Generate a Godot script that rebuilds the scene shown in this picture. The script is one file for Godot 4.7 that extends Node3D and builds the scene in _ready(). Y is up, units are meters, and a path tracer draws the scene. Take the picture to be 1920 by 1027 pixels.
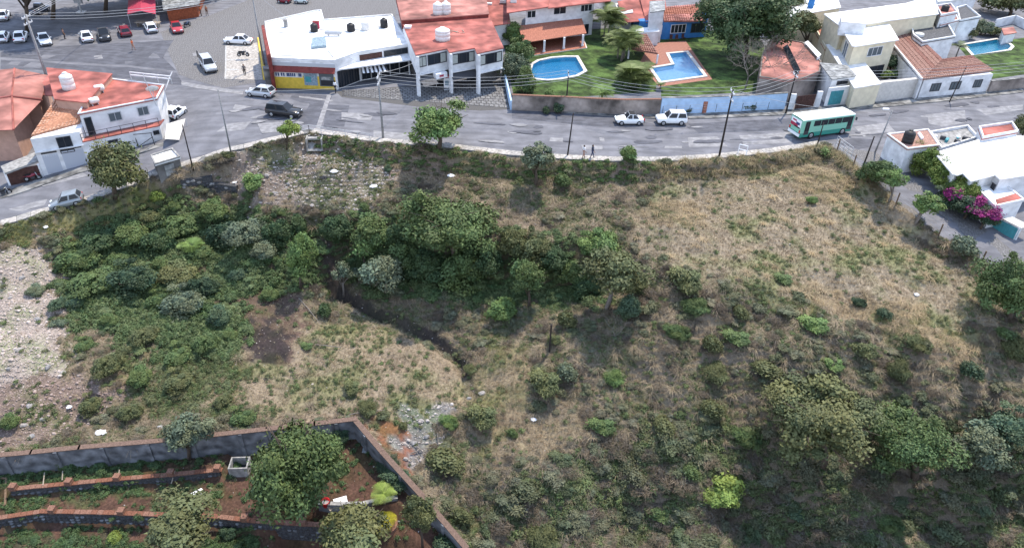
extends Node3D
# A street of houses above an overgrown ravine lot, seen from the air. Metres; y is up; the main street lies at y = 0.

var rng := RandomNumberGenerator.new()
var noise := FastNoiseLite.new()
var M := {}          # materials by name
var TEX := {}        # shared computed textures
var north_grid := PackedFloat32Array()
var lot_grid := PackedFloat32Array()
var edge := PackedVector2Array()
var lot_poly := PackedVector2Array()
var wall_line := PackedVector2Array()
var plot_poly := PackedVector2Array()
var line_a := PackedVector2Array()
var line_b := PackedVector2Array()
var gully := PackedVector2Array()
const NX := 148; const NZ := 82; const NX0 := -111.0; const NZ0 := -170.0
const LX := 118; const LZ := 60; const LX0 := -81.0; const LZ0 := -101.0
const GS := 1.5

func _ready() -> void:
	rng.seed = 7
	setup_view()
	make_textures()
	make_materials()
	setup_terrain()
	build_ground()
	build_roads()
	build_left_side()
	build_centre()
	build_right_side()
	build_plot()
	build_street_things()
	build_vehicles()
	build_people()
	build_vegetation()
	build_scatter()

func setup_view() -> void:
	var cam := Camera3D.new()
	cam.name = "camera"
	cam.fov = 41.066
	cam.near = 0.5
	cam.far = 3000.0
	cam.position = Vector3(0, 38, 0)
	cam.rotation_degrees = Vector3(-35.0, 0, 2.0)
	add_child(cam)
	cam.current = true
	var e := Environment.new()
	e.background_mode = Environment.BG_SKY
	var sm := ProceduralSkyMaterial.new()
	sm.sky_top_color = Color(0.52, 0.60, 0.74)
	sm.sky_horizon_color = Color(0.85, 0.88, 0.92)
	sm.sky_curve = 0.22
	sm.ground_bottom_color = Color(0.35, 0.34, 0.30)
	sm.ground_horizon_color = Color(0.62, 0.63, 0.62)
	sm.sky_energy_multiplier = 1.3
	var sky := Sky.new()
	sky.sky_material = sm
	e.sky = sky
	e.tonemap_mode = Environment.TONE_MAPPER_LINEAR
	e.tonemap_exposure = 1.78
	e.sdfgi_enabled = true
	e.ssao_enabled = true
	e.ssil_enabled = true
	var we := WorldEnvironment.new()
	we.name = "world_environment"
	we.environment = e
	add_child(we)
	var sun := DirectionalLight3D.new()
	sun.name = "sun"
	sun.light_energy = 1.12
	sun.light_color = Color(1.0, 0.955, 0.89)
	sun.light_angular_distance = 1.5
	sun.shadow_enabled = true
	add_child(sun)
	sun.look_at_from_position(Vector3.ZERO, Vector3(-0.36, -1.35, 0.62))

# ---------- small helpers ----------
func V2(a: Array) -> PackedVector2Array:
	var o := PackedVector2Array()
	for i in range(0, a.size(), 2):
		o.append(Vector2(a[i], a[i + 1]))
	return o

func lin(r: float, g: float, b: float) -> Color:
	return Color(r, g, b).linear_to_srgb()

func rf(a: float, b: float) -> float:
	return rng.randf_range(a, b)

func numbered(called: String, parent: Node) -> String:
	if not parent.has_node(called):
		return called
	var k := 1
	while parent.has_node("%s_%03d" % [called, k]):
		k += 1
	return "%s_%03d" % [called, k]

var name_count := {}
func top_name(called: String) -> String:
	var k: int = name_count.get(called, 0)
	name_count[called] = k + 1
	return called if k == 0 else "%s_%03d" % [called, k]

func tag(o: Node, label := "", category := "", group := "", kind := "") -> Node:
	if label: o.set_meta("label", label)
	if category: o.set_meta("category", category)
	if group: o.set_meta("group", group)
	if kind: o.set_meta("kind", kind)
	return o

func thing(called: String, label: String, category: String, at := Vector3.ZERO, yaw := 0.0, group := "") -> Node3D:
	var o := Node3D.new()
	o.name = top_name(called)
	add_child(o)
	o.position = at
	o.rotation.y = yaw
	tag(o, label, category, group)
	return o

func S(smooth := false) -> SurfaceTool:
	var st := SurfaceTool.new()
	st.begin(Mesh.PRIMITIVE_TRIANGLES)
	st.set_smooth_group(0 if smooth else -1)
	return st

func done(st: SurfaceTool, called: String, m: Material, parent: Node = null) -> MeshInstance3D:
	st.generate_normals()
	var o := MeshInstance3D.new()
	o.mesh = st.commit()
	o.material_override = m
	return put(o, called, parent)

func put(o: Node3D, called: String, parent: Node = null) -> Node3D:
	if parent == null or parent == self:
		o.name = top_name(called)
		add_child(o)
	else:
		o.name = called
		parent.add_child(o, true)
	return o

func part(mesh: Mesh, called: String, m: Material, parent: Node, at := Vector3.ZERO, b := Basis()) -> MeshInstance3D:
	var o := MeshInstance3D.new()
	o.mesh = mesh
	o.material_override = m
	put(o, called, parent)
	o.transform = Transform3D(b, at)
	return o

func tri(st: SurfaceTool, a: Vector3, b: Vector3, c: Vector3) -> void:
	st.add_vertex(a); st.add_vertex(b); st.add_vertex(c)

func quad(st: SurfaceTool, a: Vector3, b: Vector3, c: Vector3, d: Vector3) -> void:
	tri(st, a, b, c); tri(st, a, c, d)

# box from centre, size and basis; faces run clockwise seen from outside
func box(st: SurfaceTool, c: Vector3, s: Vector3, b := Basis()) -> void:
	var h := s * 0.5
	var p := []
	for k in 8:
		p.append(c + b * Vector3(h.x if k & 1 else -h.x, h.y if k & 2 else -h.y, h.z if k & 4 else -h.z))
	quad(st, p[4], p[6], p[7], p[5]); quad(st, p[1], p[3], p[2], p[0])
	quad(st, p[5], p[7], p[3], p[1]); quad(st, p[0], p[2], p[6], p[4])
	quad(st, p[6], p[2], p[3], p[7]); quad(st, p[0], p[4], p[5], p[1])

# straight bar of rectangular section between two points
func bar(st: SurfaceTool, a: Vector3, b: Vector3, w: float, h: float) -> void:
	var d := b - a
	var z := d.normalized()
	var up := Vector3.UP if absf(z.y) < 0.95 else Vector3.RIGHT
	var x := up.cross(z).normalized()
	box(st, (a + b) * 0.5, Vector3(w, h, d.length()), Basis(x, z.cross(x), z))

func tube(st: SurfaceTool, pts: Array, radii: Array, sides := 6) -> void:
	var rings := []
	for i in pts.size():
		var d: Vector3 = (pts[mini(i + 1, pts.size() - 1)] - pts[maxi(i - 1, 0)])
		d = d.normalized()
		var up := Vector3.UP if absf(d.y) < 0.9 else Vector3.RIGHT
		var x := up.cross(d).normalized()
		var y := d.cross(x)
		var ring := []
		for k in sides:
			var a := TAU * k / sides
			ring.append(pts[i] + (x * cos(a) + y * sin(a)) * radii[i])
		rings.append(ring)
	for i in pts.size() - 1:
		for k in sides:
			var k2 := (k + 1) % sides
			quad(st, rings[i][k], rings[i + 1][k], rings[i + 1][k2], rings[i][k2])
	for k in range(1, sides - 1):
		tri(st, rings[0][0], rings[0][k], rings[0][k + 1])
		var e: Array = rings[-1]
		tri(st, e[0], e[k + 1], e[k])

# profile: array of Vector2(radius, height)
func lathe(st: SurfaceTool, prof: Array, sides := 14, at := Vector3.ZERO) -> void:
	for i in prof.size() - 1:
		for k in sides:
			var a := TAU * k / sides
			var b := TAU * (k + 1) / sides
			var p: Vector2 = prof[i]
			var q: Vector2 = prof[i + 1]
			var p0 := at + Vector3(p.x * cos(a), p.y, p.x * sin(a))
			var p1 := at + Vector3(p.x * cos(b), p.y, p.x * sin(b))
			var q0 := at + Vector3(q.x * cos(a), q.y, q.x * sin(a))
			var q1 := at + Vector3(q.x * cos(b), q.y, q.x * sin(b))
			if p.x < 0.001:
				tri(st, p0, q0, q1)
			elif q.x < 0.001:
				tri(st, p0, q0, p1)
			else:
				quad(st, p0, q0, q1, p1)

func poly_face(st: SurfaceTool, poly: PackedVector2Array, y: float, up := true) -> void:
	var t := Geometry2D.triangulate_polygon(poly)
	for i in range(0, t.size(), 3):
		var a := poly[t[i]]; var b := poly[t[i + 1]]; var c := poly[t[i + 2]]
		var cw := (b - a).cross(c - a) > 0.0
		if cw == up:
			tri(st, Vector3(a.x, y, a.y), Vector3(b.x, y, b.y), Vector3(c.x, y, c.y))
		else:
			tri(st, Vector3(a.x, y, a.y), Vector3(c.x, y, c.y), Vector3(b.x, y, b.y))

func sides_of(st: SurfaceTool, poly: PackedVector2Array, y0: float, y1: float) -> void:
	var cw := Geometry2D.is_polygon_clockwise(poly)
	for i in poly.size():
		var a := poly[i]; var b := poly[(i + 1) % poly.size()]
		if cw:
			var t := a; a = b; b = t
		quad(st, Vector3(a.x, y0, a.y), Vector3(a.x, y1, a.y), Vector3(b.x, y1, b.y), Vector3(b.x, y0, b.y))

func prism(st: SurfaceTool, poly: PackedVector2Array, y0: float, y1: float) -> void:
	sides_of(st, poly, y0, y1)
	poly_face(st, poly, y1, true)
	poly_face(st, poly, y0, false)

func grown(poly: PackedVector2Array, by: float) -> PackedVector2Array:
	var r := Geometry2D.offset_polygon(poly, by, Geometry2D.JOIN_MITER)
	return r[0] if r.size() else poly

# a rim standing on a flat roof
func parapet(st: SurfaceTool, poly: PackedVector2Array, y0: float, y1: float, w: float) -> void:
	var inner := grown(poly, -w)
	sides_of(st, poly, y0, y1)
	var n := inner.size()
	var turned := inner.duplicate(); turned.reverse()
	sides_of(st, turned, y0, y1)
	for i in n:                           # top: quads to the nearest outer corner
		var a := inner[i]; var b := inner[(i + 1) % n]
		var a2 := nearest(poly, a); var b2 := nearest(poly, b)
		quad(st, Vector3(a.x, y1, a.y), Vector3(b.x, y1, b.y), Vector3(b2.x, y1, b2.y), Vector3(a2.x, y1, a2.y))

func nearest(poly: PackedVector2Array, p: Vector2) -> Vector2:
	var best := poly[0]
	for q in poly:
		if q.distance_to(p) < best.distance_to(p):
			best = q
	return best

# ---------- materials ----------
func image_noise(size: int, freq: float, oct: int, lo: float, hi: float, sd: int, kind := FastNoiseLite.TYPE_SIMPLEX_SMOOTH) -> Image:
	var n := FastNoiseLite.new()
	n.seed = sd
	n.noise_type = kind
	n.frequency = freq
	n.fractal_octaves = oct
	var im := n.get_seamless_image(size, size, false, false, 0.12, true)
	im.convert(Image.FORMAT_RGB8)
	var out := Image.create(size, size, false, Image.FORMAT_RGB8)
	for y in size:
		for x in size:
			var v := lo + (hi - lo) * im.get_pixel(x, y).r
			out.set_pixel(x, y, Color(v, v, v))
	return out

func make_textures() -> void:
	TEX.mottle = ImageTexture.create_from_image(image_noise(384, 0.012, 6, 0.62, 1.0, 3))
	TEX.fine = ImageTexture.create_from_image(image_noise(256, 0.06, 5, 0.72, 1.0, 5))
	TEX.patchy = ImageTexture.create_from_image(image_noise(384, 0.006, 7, 0.38, 1.0, 9))
	var rd := image_noise(512, 0.010, 6, 0.80, 1.0, 23)
	var rd2 := image_noise(512, 0.004, 3, 0.0, 1.0, 29)
	for y in 512:
		for x in 512:
			var v := rd.get_pixel(x, y).r * (1.0 if rd2.get_pixel(x, (y * 5) % 512).r > 0.47 else 0.93)
			rd.set_pixel(x, y, Color(v, v, v))
	TEX.road = ImageTexture.create_from_image(rd)
	TEX.worn = ImageTexture.create_from_image(image_noise(384, 0.007, 7, 0.52, 1.08, 43))
	TEX.stain = ImageTexture.create_from_image(image_noise(384, 0.010, 7, 0.82, 1.05, 41))
	TEX.soft = ImageTexture.create_from_image(image_noise(256, 0.012, 5, 0.86, 1.0, 11))
	TEX.cell = ImageTexture.create_from_image(image_noise(256, 0.05, 2, 0.55, 1.0, 13, FastNoiseLite.TYPE_CELLULAR))
	var b := image_noise(256, 0.05, 4, 0.2, 0.8, 15)
	b.bump_map_to_normal_map(6.0)
	TEX.bump = ImageTexture.create_from_image(b)
	var c := image_noise(256, 0.045, 1, 0.0, 1.0, 17, FastNoiseLite.TYPE_CELLULAR)
	c.bump_map_to_normal_map(5.0)
	TEX.cobble = ImageTexture.create_from_image(c)

func mat(called: String, c: Color, rough := 0.85, tex := "", scale := 0.2, bump := "", bump_scale := 1.0) -> StandardMaterial3D:
	var m := StandardMaterial3D.new()
	m.resource_name = called
	m.albedo_color = c
	m.roughness = rough
	m.metallic_specular = 0.35
	if tex:
		m.albedo_texture = TEX[tex]
	if bump:
		m.normal_enabled = true
		m.normal_texture = TEX[bump]
		m.normal_scale = bump_scale
	if tex or bump:
		m.uv1_triplanar = true
		m.uv1_world_triplanar = true
		m.uv1_scale = Vector3.ONE * scale
	M[called] = m
	return m

func leaf_mat(called: String, c: Color) -> StandardMaterial3D:
	var m := mat(called, c, 0.62)
	m.vertex_color_use_as_albedo = true
	m.cull_mode = BaseMaterial3D.CULL_DISABLED
	m.backlight_enabled = true
	m.backlight = Color(c.r * 0.45, c.g * 0.5, c.b * 0.3)
	return m

func paint(called: String, c: Color, rough := 0.28) -> StandardMaterial3D:
	var m := mat(called, c, rough)
	m.clearcoat_enabled = true
	m.clearcoat = 0.6
	m.clearcoat_roughness = 0.1
	return m

func make_materials() -> void:
	var g := mat("ground", Color.WHITE, 0.95, "mottle", 0.55, "bump", 1.0)
	g.vertex_color_use_as_albedo = true
	mat("asphalt", lin(0.195, 0.195, 0.212), 0.9, "road", 0.06, "bump", 0.25)
	mat("asphalt_new", lin(0.125, 0.127, 0.145), 0.9, "road", 0.1, "bump", 0.25)
	mat("concrete_patch", lin(0.30, 0.295, 0.30), 0.9, "road", 0.2)
	mat("cobbles", lin(0.27, 0.26, 0.255), 0.9, "cell", 0.45, "cobble", 1.5)
	mat("paver", lin(0.29, 0.285, 0.28), 0.9, "mottle", 0.4)
	mat("paver_dark", lin(0.235, 0.23, 0.23), 0.9, "mottle", 0.4)
	mat("joint", lin(0.13, 0.125, 0.12), 0.95, "fine", 0.5)
	mat("sidewalk", lin(0.56, 0.52, 0.47), 0.9, "mottle", 0.35)
	mat("sidewalk_b", lin(0.47, 0.445, 0.41), 0.9, "mottle", 0.4)
	mat("sidewalk_grey", lin(0.34, 0.335, 0.32), 0.9, "patchy", 0.25)
	mat("line_white", lin(0.62, 0.62, 0.60), 0.8, "mottle", 0.5)
	mat("yellow", lin(0.72, 0.50, 0.07), 0.75, "soft", 0.4)
	mat("white_wall", lin(0.76, 0.76, 0.755), 0.85, "stain", 0.17)
	mat("white_roof", lin(0.78, 0.775, 0.755), 0.85, "stain", 0.10)
	mat("cream_wall", lin(0.74, 0.66, 0.48), 0.85, "soft", 0.25)
	mat("blue_wall", lin(0.055, 0.22, 0.52), 0.8, "soft", 0.3)
	mat("pale_blue_wall", lin(0.47, 0.64, 0.84), 0.85, "soft", 0.25)
	mat("grey_wall", lin(0.36, 0.345, 0.33), 0.9, "patchy", 0.16)
	mat("old_wall", lin(0.44, 0.37, 0.32), 0.95, "patchy", 0.13)
	mat("pink_wall", lin(0.52, 0.32, 0.24), 0.9, "soft", 0.3)
	mat("red_roof", lin(0.46, 0.15, 0.12), 0.85, "worn", 0.09)
	mat("red_roof_pale", lin(0.48, 0.21, 0.17), 0.88, "worn", 0.08)
	mat("red_dark", lin(0.27, 0.06, 0.05), 0.85, "mottle", 0.2)
	mat("terracotta", lin(0.50, 0.20, 0.13), 0.9, "mottle", 0.6)
	mat("tile_orange", lin(0.62, 0.30, 0.18), 0.9, "mottle", 0.5)
	mat("tile_orange_pale", lin(0.70, 0.40, 0.27), 0.9, "mottle", 0.5)
	mat("tile_brown", lin(0.40, 0.20, 0.155), 0.9, "mottle", 0.7)
	mat("tile_brown_pale", lin(0.48, 0.28, 0.22), 0.9, "mottle", 0.7)
	mat("brick", lin(0.27, 0.12, 0.075), 0.9, "mottle", 1.3)
	mat("brick_pale", lin(0.31, 0.165, 0.115), 0.9, "mottle", 1.3)
	mat("terrace_brick", lin(0.46, 0.22, 0.16), 0.9, "mottle", 0.8)
	mat("stone_dark", lin(0.105, 0.105, 0.11), 0.95, "cell", 0.5, "cobble", 1.2)
	mat("concrete_wall", lin(0.30, 0.315, 0.335), 0.9, "patchy", 0.22)
	mat("concrete", lin(0.42, 0.41, 0.39), 0.9, "mottle", 0.3)
	mat("rock", lin(0.46, 0.42, 0.385), 0.95, "mottle", 0.9)
	mat("rock_grey", lin(0.36, 0.345, 0.33), 0.95, "mottle", 0.9)
	mat("soil_red", lin(0.20, 0.085, 0.052), 0.95, "mottle", 0.5, "bump", 1.0)
	mat("lawn", lin(0.105, 0.175, 0.042), 0.95, "patchy", 0.16, "bump", 1.0)
	mat("glass_dark", lin(0.022, 0.026, 0.032), 0.08)
	mat("glass_grey", lin(0.10, 0.12, 0.13), 0.1)
	mat("interior_dark", lin(0.03, 0.031, 0.034), 0.9)
	mat("steel_dark", lin(0.05, 0.05, 0.055), 0.5)
	mat("steel_grey", lin(0.42, 0.43, 0.44), 0.45)
	mat("rust", lin(0.22, 0.145, 0.11), 0.8, "mottle", 1.0)
	mat("gate_brown", lin(0.115, 0.055, 0.045), 0.7, "mottle", 0.5)
	mat("teal", lin(0.07, 0.30, 0.33), 0.6, "soft", 0.5)
	mat("wood", lin(0.24, 0.16, 0.10), 0.85, "mottle", 0.8)
	mat("wood_pale", lin(0.45, 0.38, 0.30), 0.85, "mottle", 0.8)
	mat("pole_concrete", lin(0.40, 0.395, 0.39), 0.85, "mottle", 0.6)
	mat("pole_dark", lin(0.055, 0.045, 0.04), 0.85, "mottle", 0.6)
	mat("wire", lin(0.33, 0.34, 0.35), 0.6)
	mat("tank_white", lin(0.76, 0.74, 0.70), 0.6, "soft", 0.6)
	mat("tank_black", lin(0.025, 0.025, 0.027), 0.5)
	mat("rubber", lin(0.02, 0.02, 0.021), 0.85)
	mat("rim", lin(0.45, 0.46, 0.47), 0.35).metallic = 0.7
	mat("lamp_clear", lin(0.75, 0.77, 0.78), 0.12)
	mat("lamp_red", lin(0.45, 0.02, 0.02), 0.2)
	mat("bumper", lin(0.07, 0.07, 0.075), 0.6)
	mat("tarp_red", lin(0.42, 0.045, 0.085), 0.6, "soft", 0.5)
	mat("stall_orange", lin(0.36, 0.095, 0.04), 0.8, "mottle", 0.5)
	mat("sheet_metal", lin(0.46, 0.47, 0.46), 0.5, "patchy", 0.4)
	mat("bark", lin(0.13, 0.10, 0.075), 0.95, "mottle", 1.2)
	mat("bark_pale", lin(0.30, 0.26, 0.22), 0.95, "mottle", 1.2)
	mat("plastic_white", lin(0.80, 0.80, 0.80), 0.6)
	mat("pool_tile", lin(0.012, 0.20, 0.42), 0.4, "soft", 0.5)
	mat("pool_tile_pale", lin(0.24, 0.46, 0.74), 0.4, "soft", 0.5)
	mat("pool_tile_teal", lin(0.012, 0.24, 0.33), 0.4, "soft", 0.5)
	mat("coping", lin(0.66, 0.62, 0.56), 0.8, "soft", 0.5)
	mat("shade_tank_grey", lin(0.14, 0.14, 0.145), 0.9, "mottle", 0.4)
	mat("figure", Color.WHITE, 0.8).vertex_color_use_as_albedo = true
	mat("bucket_red", lin(0.55, 0.02, 0.02), 0.4)
	mat("door_pale", lin(0.42, 0.44, 0.48), 0.6)
	mat("sign_blue", lin(0.03, 0.06, 0.16), 0.7)
	mat("picture_blue", lin(0.34, 0.45, 0.52), 0.7, "mottle", 0.6)
	mat("curtain", lin(0.42, 0.44, 0.40), 0.8, "soft", 0.8)
	var w := mat("water", Color(0.10, 0.45, 0.62, 0.35), 0.04, "", 0.2, "bump", 0.25)
	w.transparency = BaseMaterial3D.TRANSPARENCY_ALPHA
	leaf_mat("leaf_mid", lin(0.118, 0.172, 0.058))
	leaf_mat("leaf_hedge", lin(0.15, 0.21, 0.045))
	leaf_mat("leaf_palm", lin(0.16, 0.20, 0.07))
	leaf_mat("leaf_dark", lin(0.07, 0.115, 0.045))
	leaf_mat("leaf_deep", lin(0.06, 0.10, 0.05))
	leaf_mat("leaf_bright", lin(0.165, 0.25, 0.075))
	leaf_mat("leaf_lime", lin(0.215, 0.285, 0.06))
	leaf_mat("leaf_olive", lin(0.14, 0.155, 0.062))
	leaf_mat("leaf_grey", lin(0.165, 0.20, 0.12))
	leaf_mat("leaf_blue", lin(0.10, 0.155, 0.085))
	leaf_mat("leaf_yellow", lin(0.42, 0.38, 0.04))
	leaf_mat("leaf_rust", lin(0.20, 0.125, 0.05))
	leaf_mat("flower_magenta", lin(0.34, 0.035, 0.19))
	leaf_mat("twig_grey", lin(0.22, 0.18, 0.15))
	leaf_mat("straw", lin(0.52, 0.41, 0.255))
	leaf_mat("straw_dull", lin(0.33, 0.265, 0.185))
	leaf_mat("grass_green", lin(0.145, 0.205, 0.065))
	leaf_mat("weed", lin(0.12, 0.19, 0.07))
# ---------- terrain ----------
func idw_grid(pts: Array, nx: int, nz: int, x0: float, z0: float) -> PackedFloat32Array:
	var n := pts.size() / 3
	var px := PackedFloat32Array(); var pz := PackedFloat32Array(); var ph := PackedFloat32Array()
	for i in n:
		px.append(pts[i * 3]); pz.append(pts[i * 3 + 1]); ph.append(pts[i * 3 + 2])
	var out := PackedFloat32Array()
	out.resize(nx * nz)
	for ix in nx:
		var x := x0 + ix * GS
		for iz in nz:
			var z := z0 + iz * GS
			var sw := 0.0
			var sh := 0.0
			for k in n:
				var dx := px[k] - x
				var dz := pz[k] - z
				var d2 := dx * dx + dz * dz + 0.6
				var w := 1.0 / (d2 * d2)
				sw += w
				sh += w * ph[k]
			out[ix * nz + iz] = sh / sw
	return out

func sample(g: PackedFloat32Array, nx: int, nz: int, x0: float, z0: float, x: float, z: float) -> float:
	var fx := clampf((x - x0) / GS, 1.0, nx - 2.01)
	var fz := clampf((z - z0) / GS, 1.0, nz - 2.01)
	var ix := int(fx)
	var iz := int(fz)
	var t := fx - ix
	var s := fz - iz
	var sum := 0.0
	var wz0 := (1.0 - s) * (1.0 - s) * (1.0 - s) / 6.0
	var wz1 := (3.0 * s * s * s - 6.0 * s * s + 4.0) / 6.0
	var wz2 := (-3.0 * s * s * s + 3.0 * s * s + 3.0 * s + 1.0) / 6.0
	var wz3 := s * s * s / 6.0
	var wx := [(1.0 - t) * (1.0 - t) * (1.0 - t) / 6.0, (3.0 * t * t * t - 6.0 * t * t + 4.0) / 6.0, (-3.0 * t * t * t + 3.0 * t * t + 3.0 * t + 1.0) / 6.0, t * t * t / 6.0]
	for k in 4:
		var o := (ix - 1 + k) * nz + iz - 1
		sum += wx[k] * (g[o] * wz0 + g[o + 1] * wz1 + g[o + 2] * wz2 + g[o + 3] * wz3)
	return sum

func line_dist(p: Vector2, line: PackedVector2Array) -> float:
	var best := 1e9
	for i in line.size() - 1:
		var q := Geometry2D.get_closest_point_to_segment(p, line[i], line[i + 1])
		best = minf(best, p.distance_squared_to(q))
	return sqrt(best)

func z_on(line: PackedVector2Array, x: float) -> float:
	if x <= line[0].x:
		return line[0].y
	for i in line.size() - 1:
		if x <= line[i + 1].x:
			return lerpf(line[i].y, line[i + 1].y, (x - line[i].x) / (line[i + 1].x - line[i].x))
	return line[-1].y

func plot_height(x: float, z: float) -> float:
	var h := -12.6
	var ax := line_a[-1].x
	if x < ax + 6.0:
		h -= 0.55 * (smoothstep(0.0, 0.35, z - z_on(line_a, x)) if x < ax else 1.0)
	else:
		h -= 0.4 * smoothstep(-44.0, -39.0, z) + 1.3 * smoothstep(-38.6, -38.1, z) + 0.9 * smoothstep(-37.5, -34.0, z)
	if x < line_b[-1].x + 8.0:
		h -= 1.15 * smoothstep(0.0, 0.4, z - z_on(line_b, x))
	return h

func north_height(x: float, z: float) -> float:
	return sample(north_grid, NX, NZ, NX0, NZ0, x, z)

func height(x: float, z: float) -> float:
	var p := Vector2(x, z)
	if x < 3.0 and z > -62.0 and Geometry2D.is_point_in_polygon(p, plot_poly):
		return plot_height(x, z)
	var hn := north_height(x, z)
	if z > -92.0 and Geometry2D.is_point_in_polygon(p, lot_poly):
		var f := smoothstep(0.0, 1.6, line_dist(p, edge))
		var l := sample(lot_grid, LX, LZ, LX0, LZ0, x, z)
		l += noise.get_noise_2d(x * 3.0, z * 3.0) * 0.35 + noise.get_noise_2d(x * 11.0 + 50.0, z * 11.0) * 0.13
		if x > -24.0 and x < -4.0 and z > -68.0 and z < -44.0:      # the eroded gully
			var gd := line_dist(p, gully)
			l -= 1.1 * exp(-gd * gd / 0.5)
		return lerpf(hn, minf(l, hn + 0.3), f)
	return hn

func on(p: Vector2, dy := 0.0) -> Vector3:
	return Vector3(p.x, height(p.x, p.y) + dy, p.y)

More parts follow.
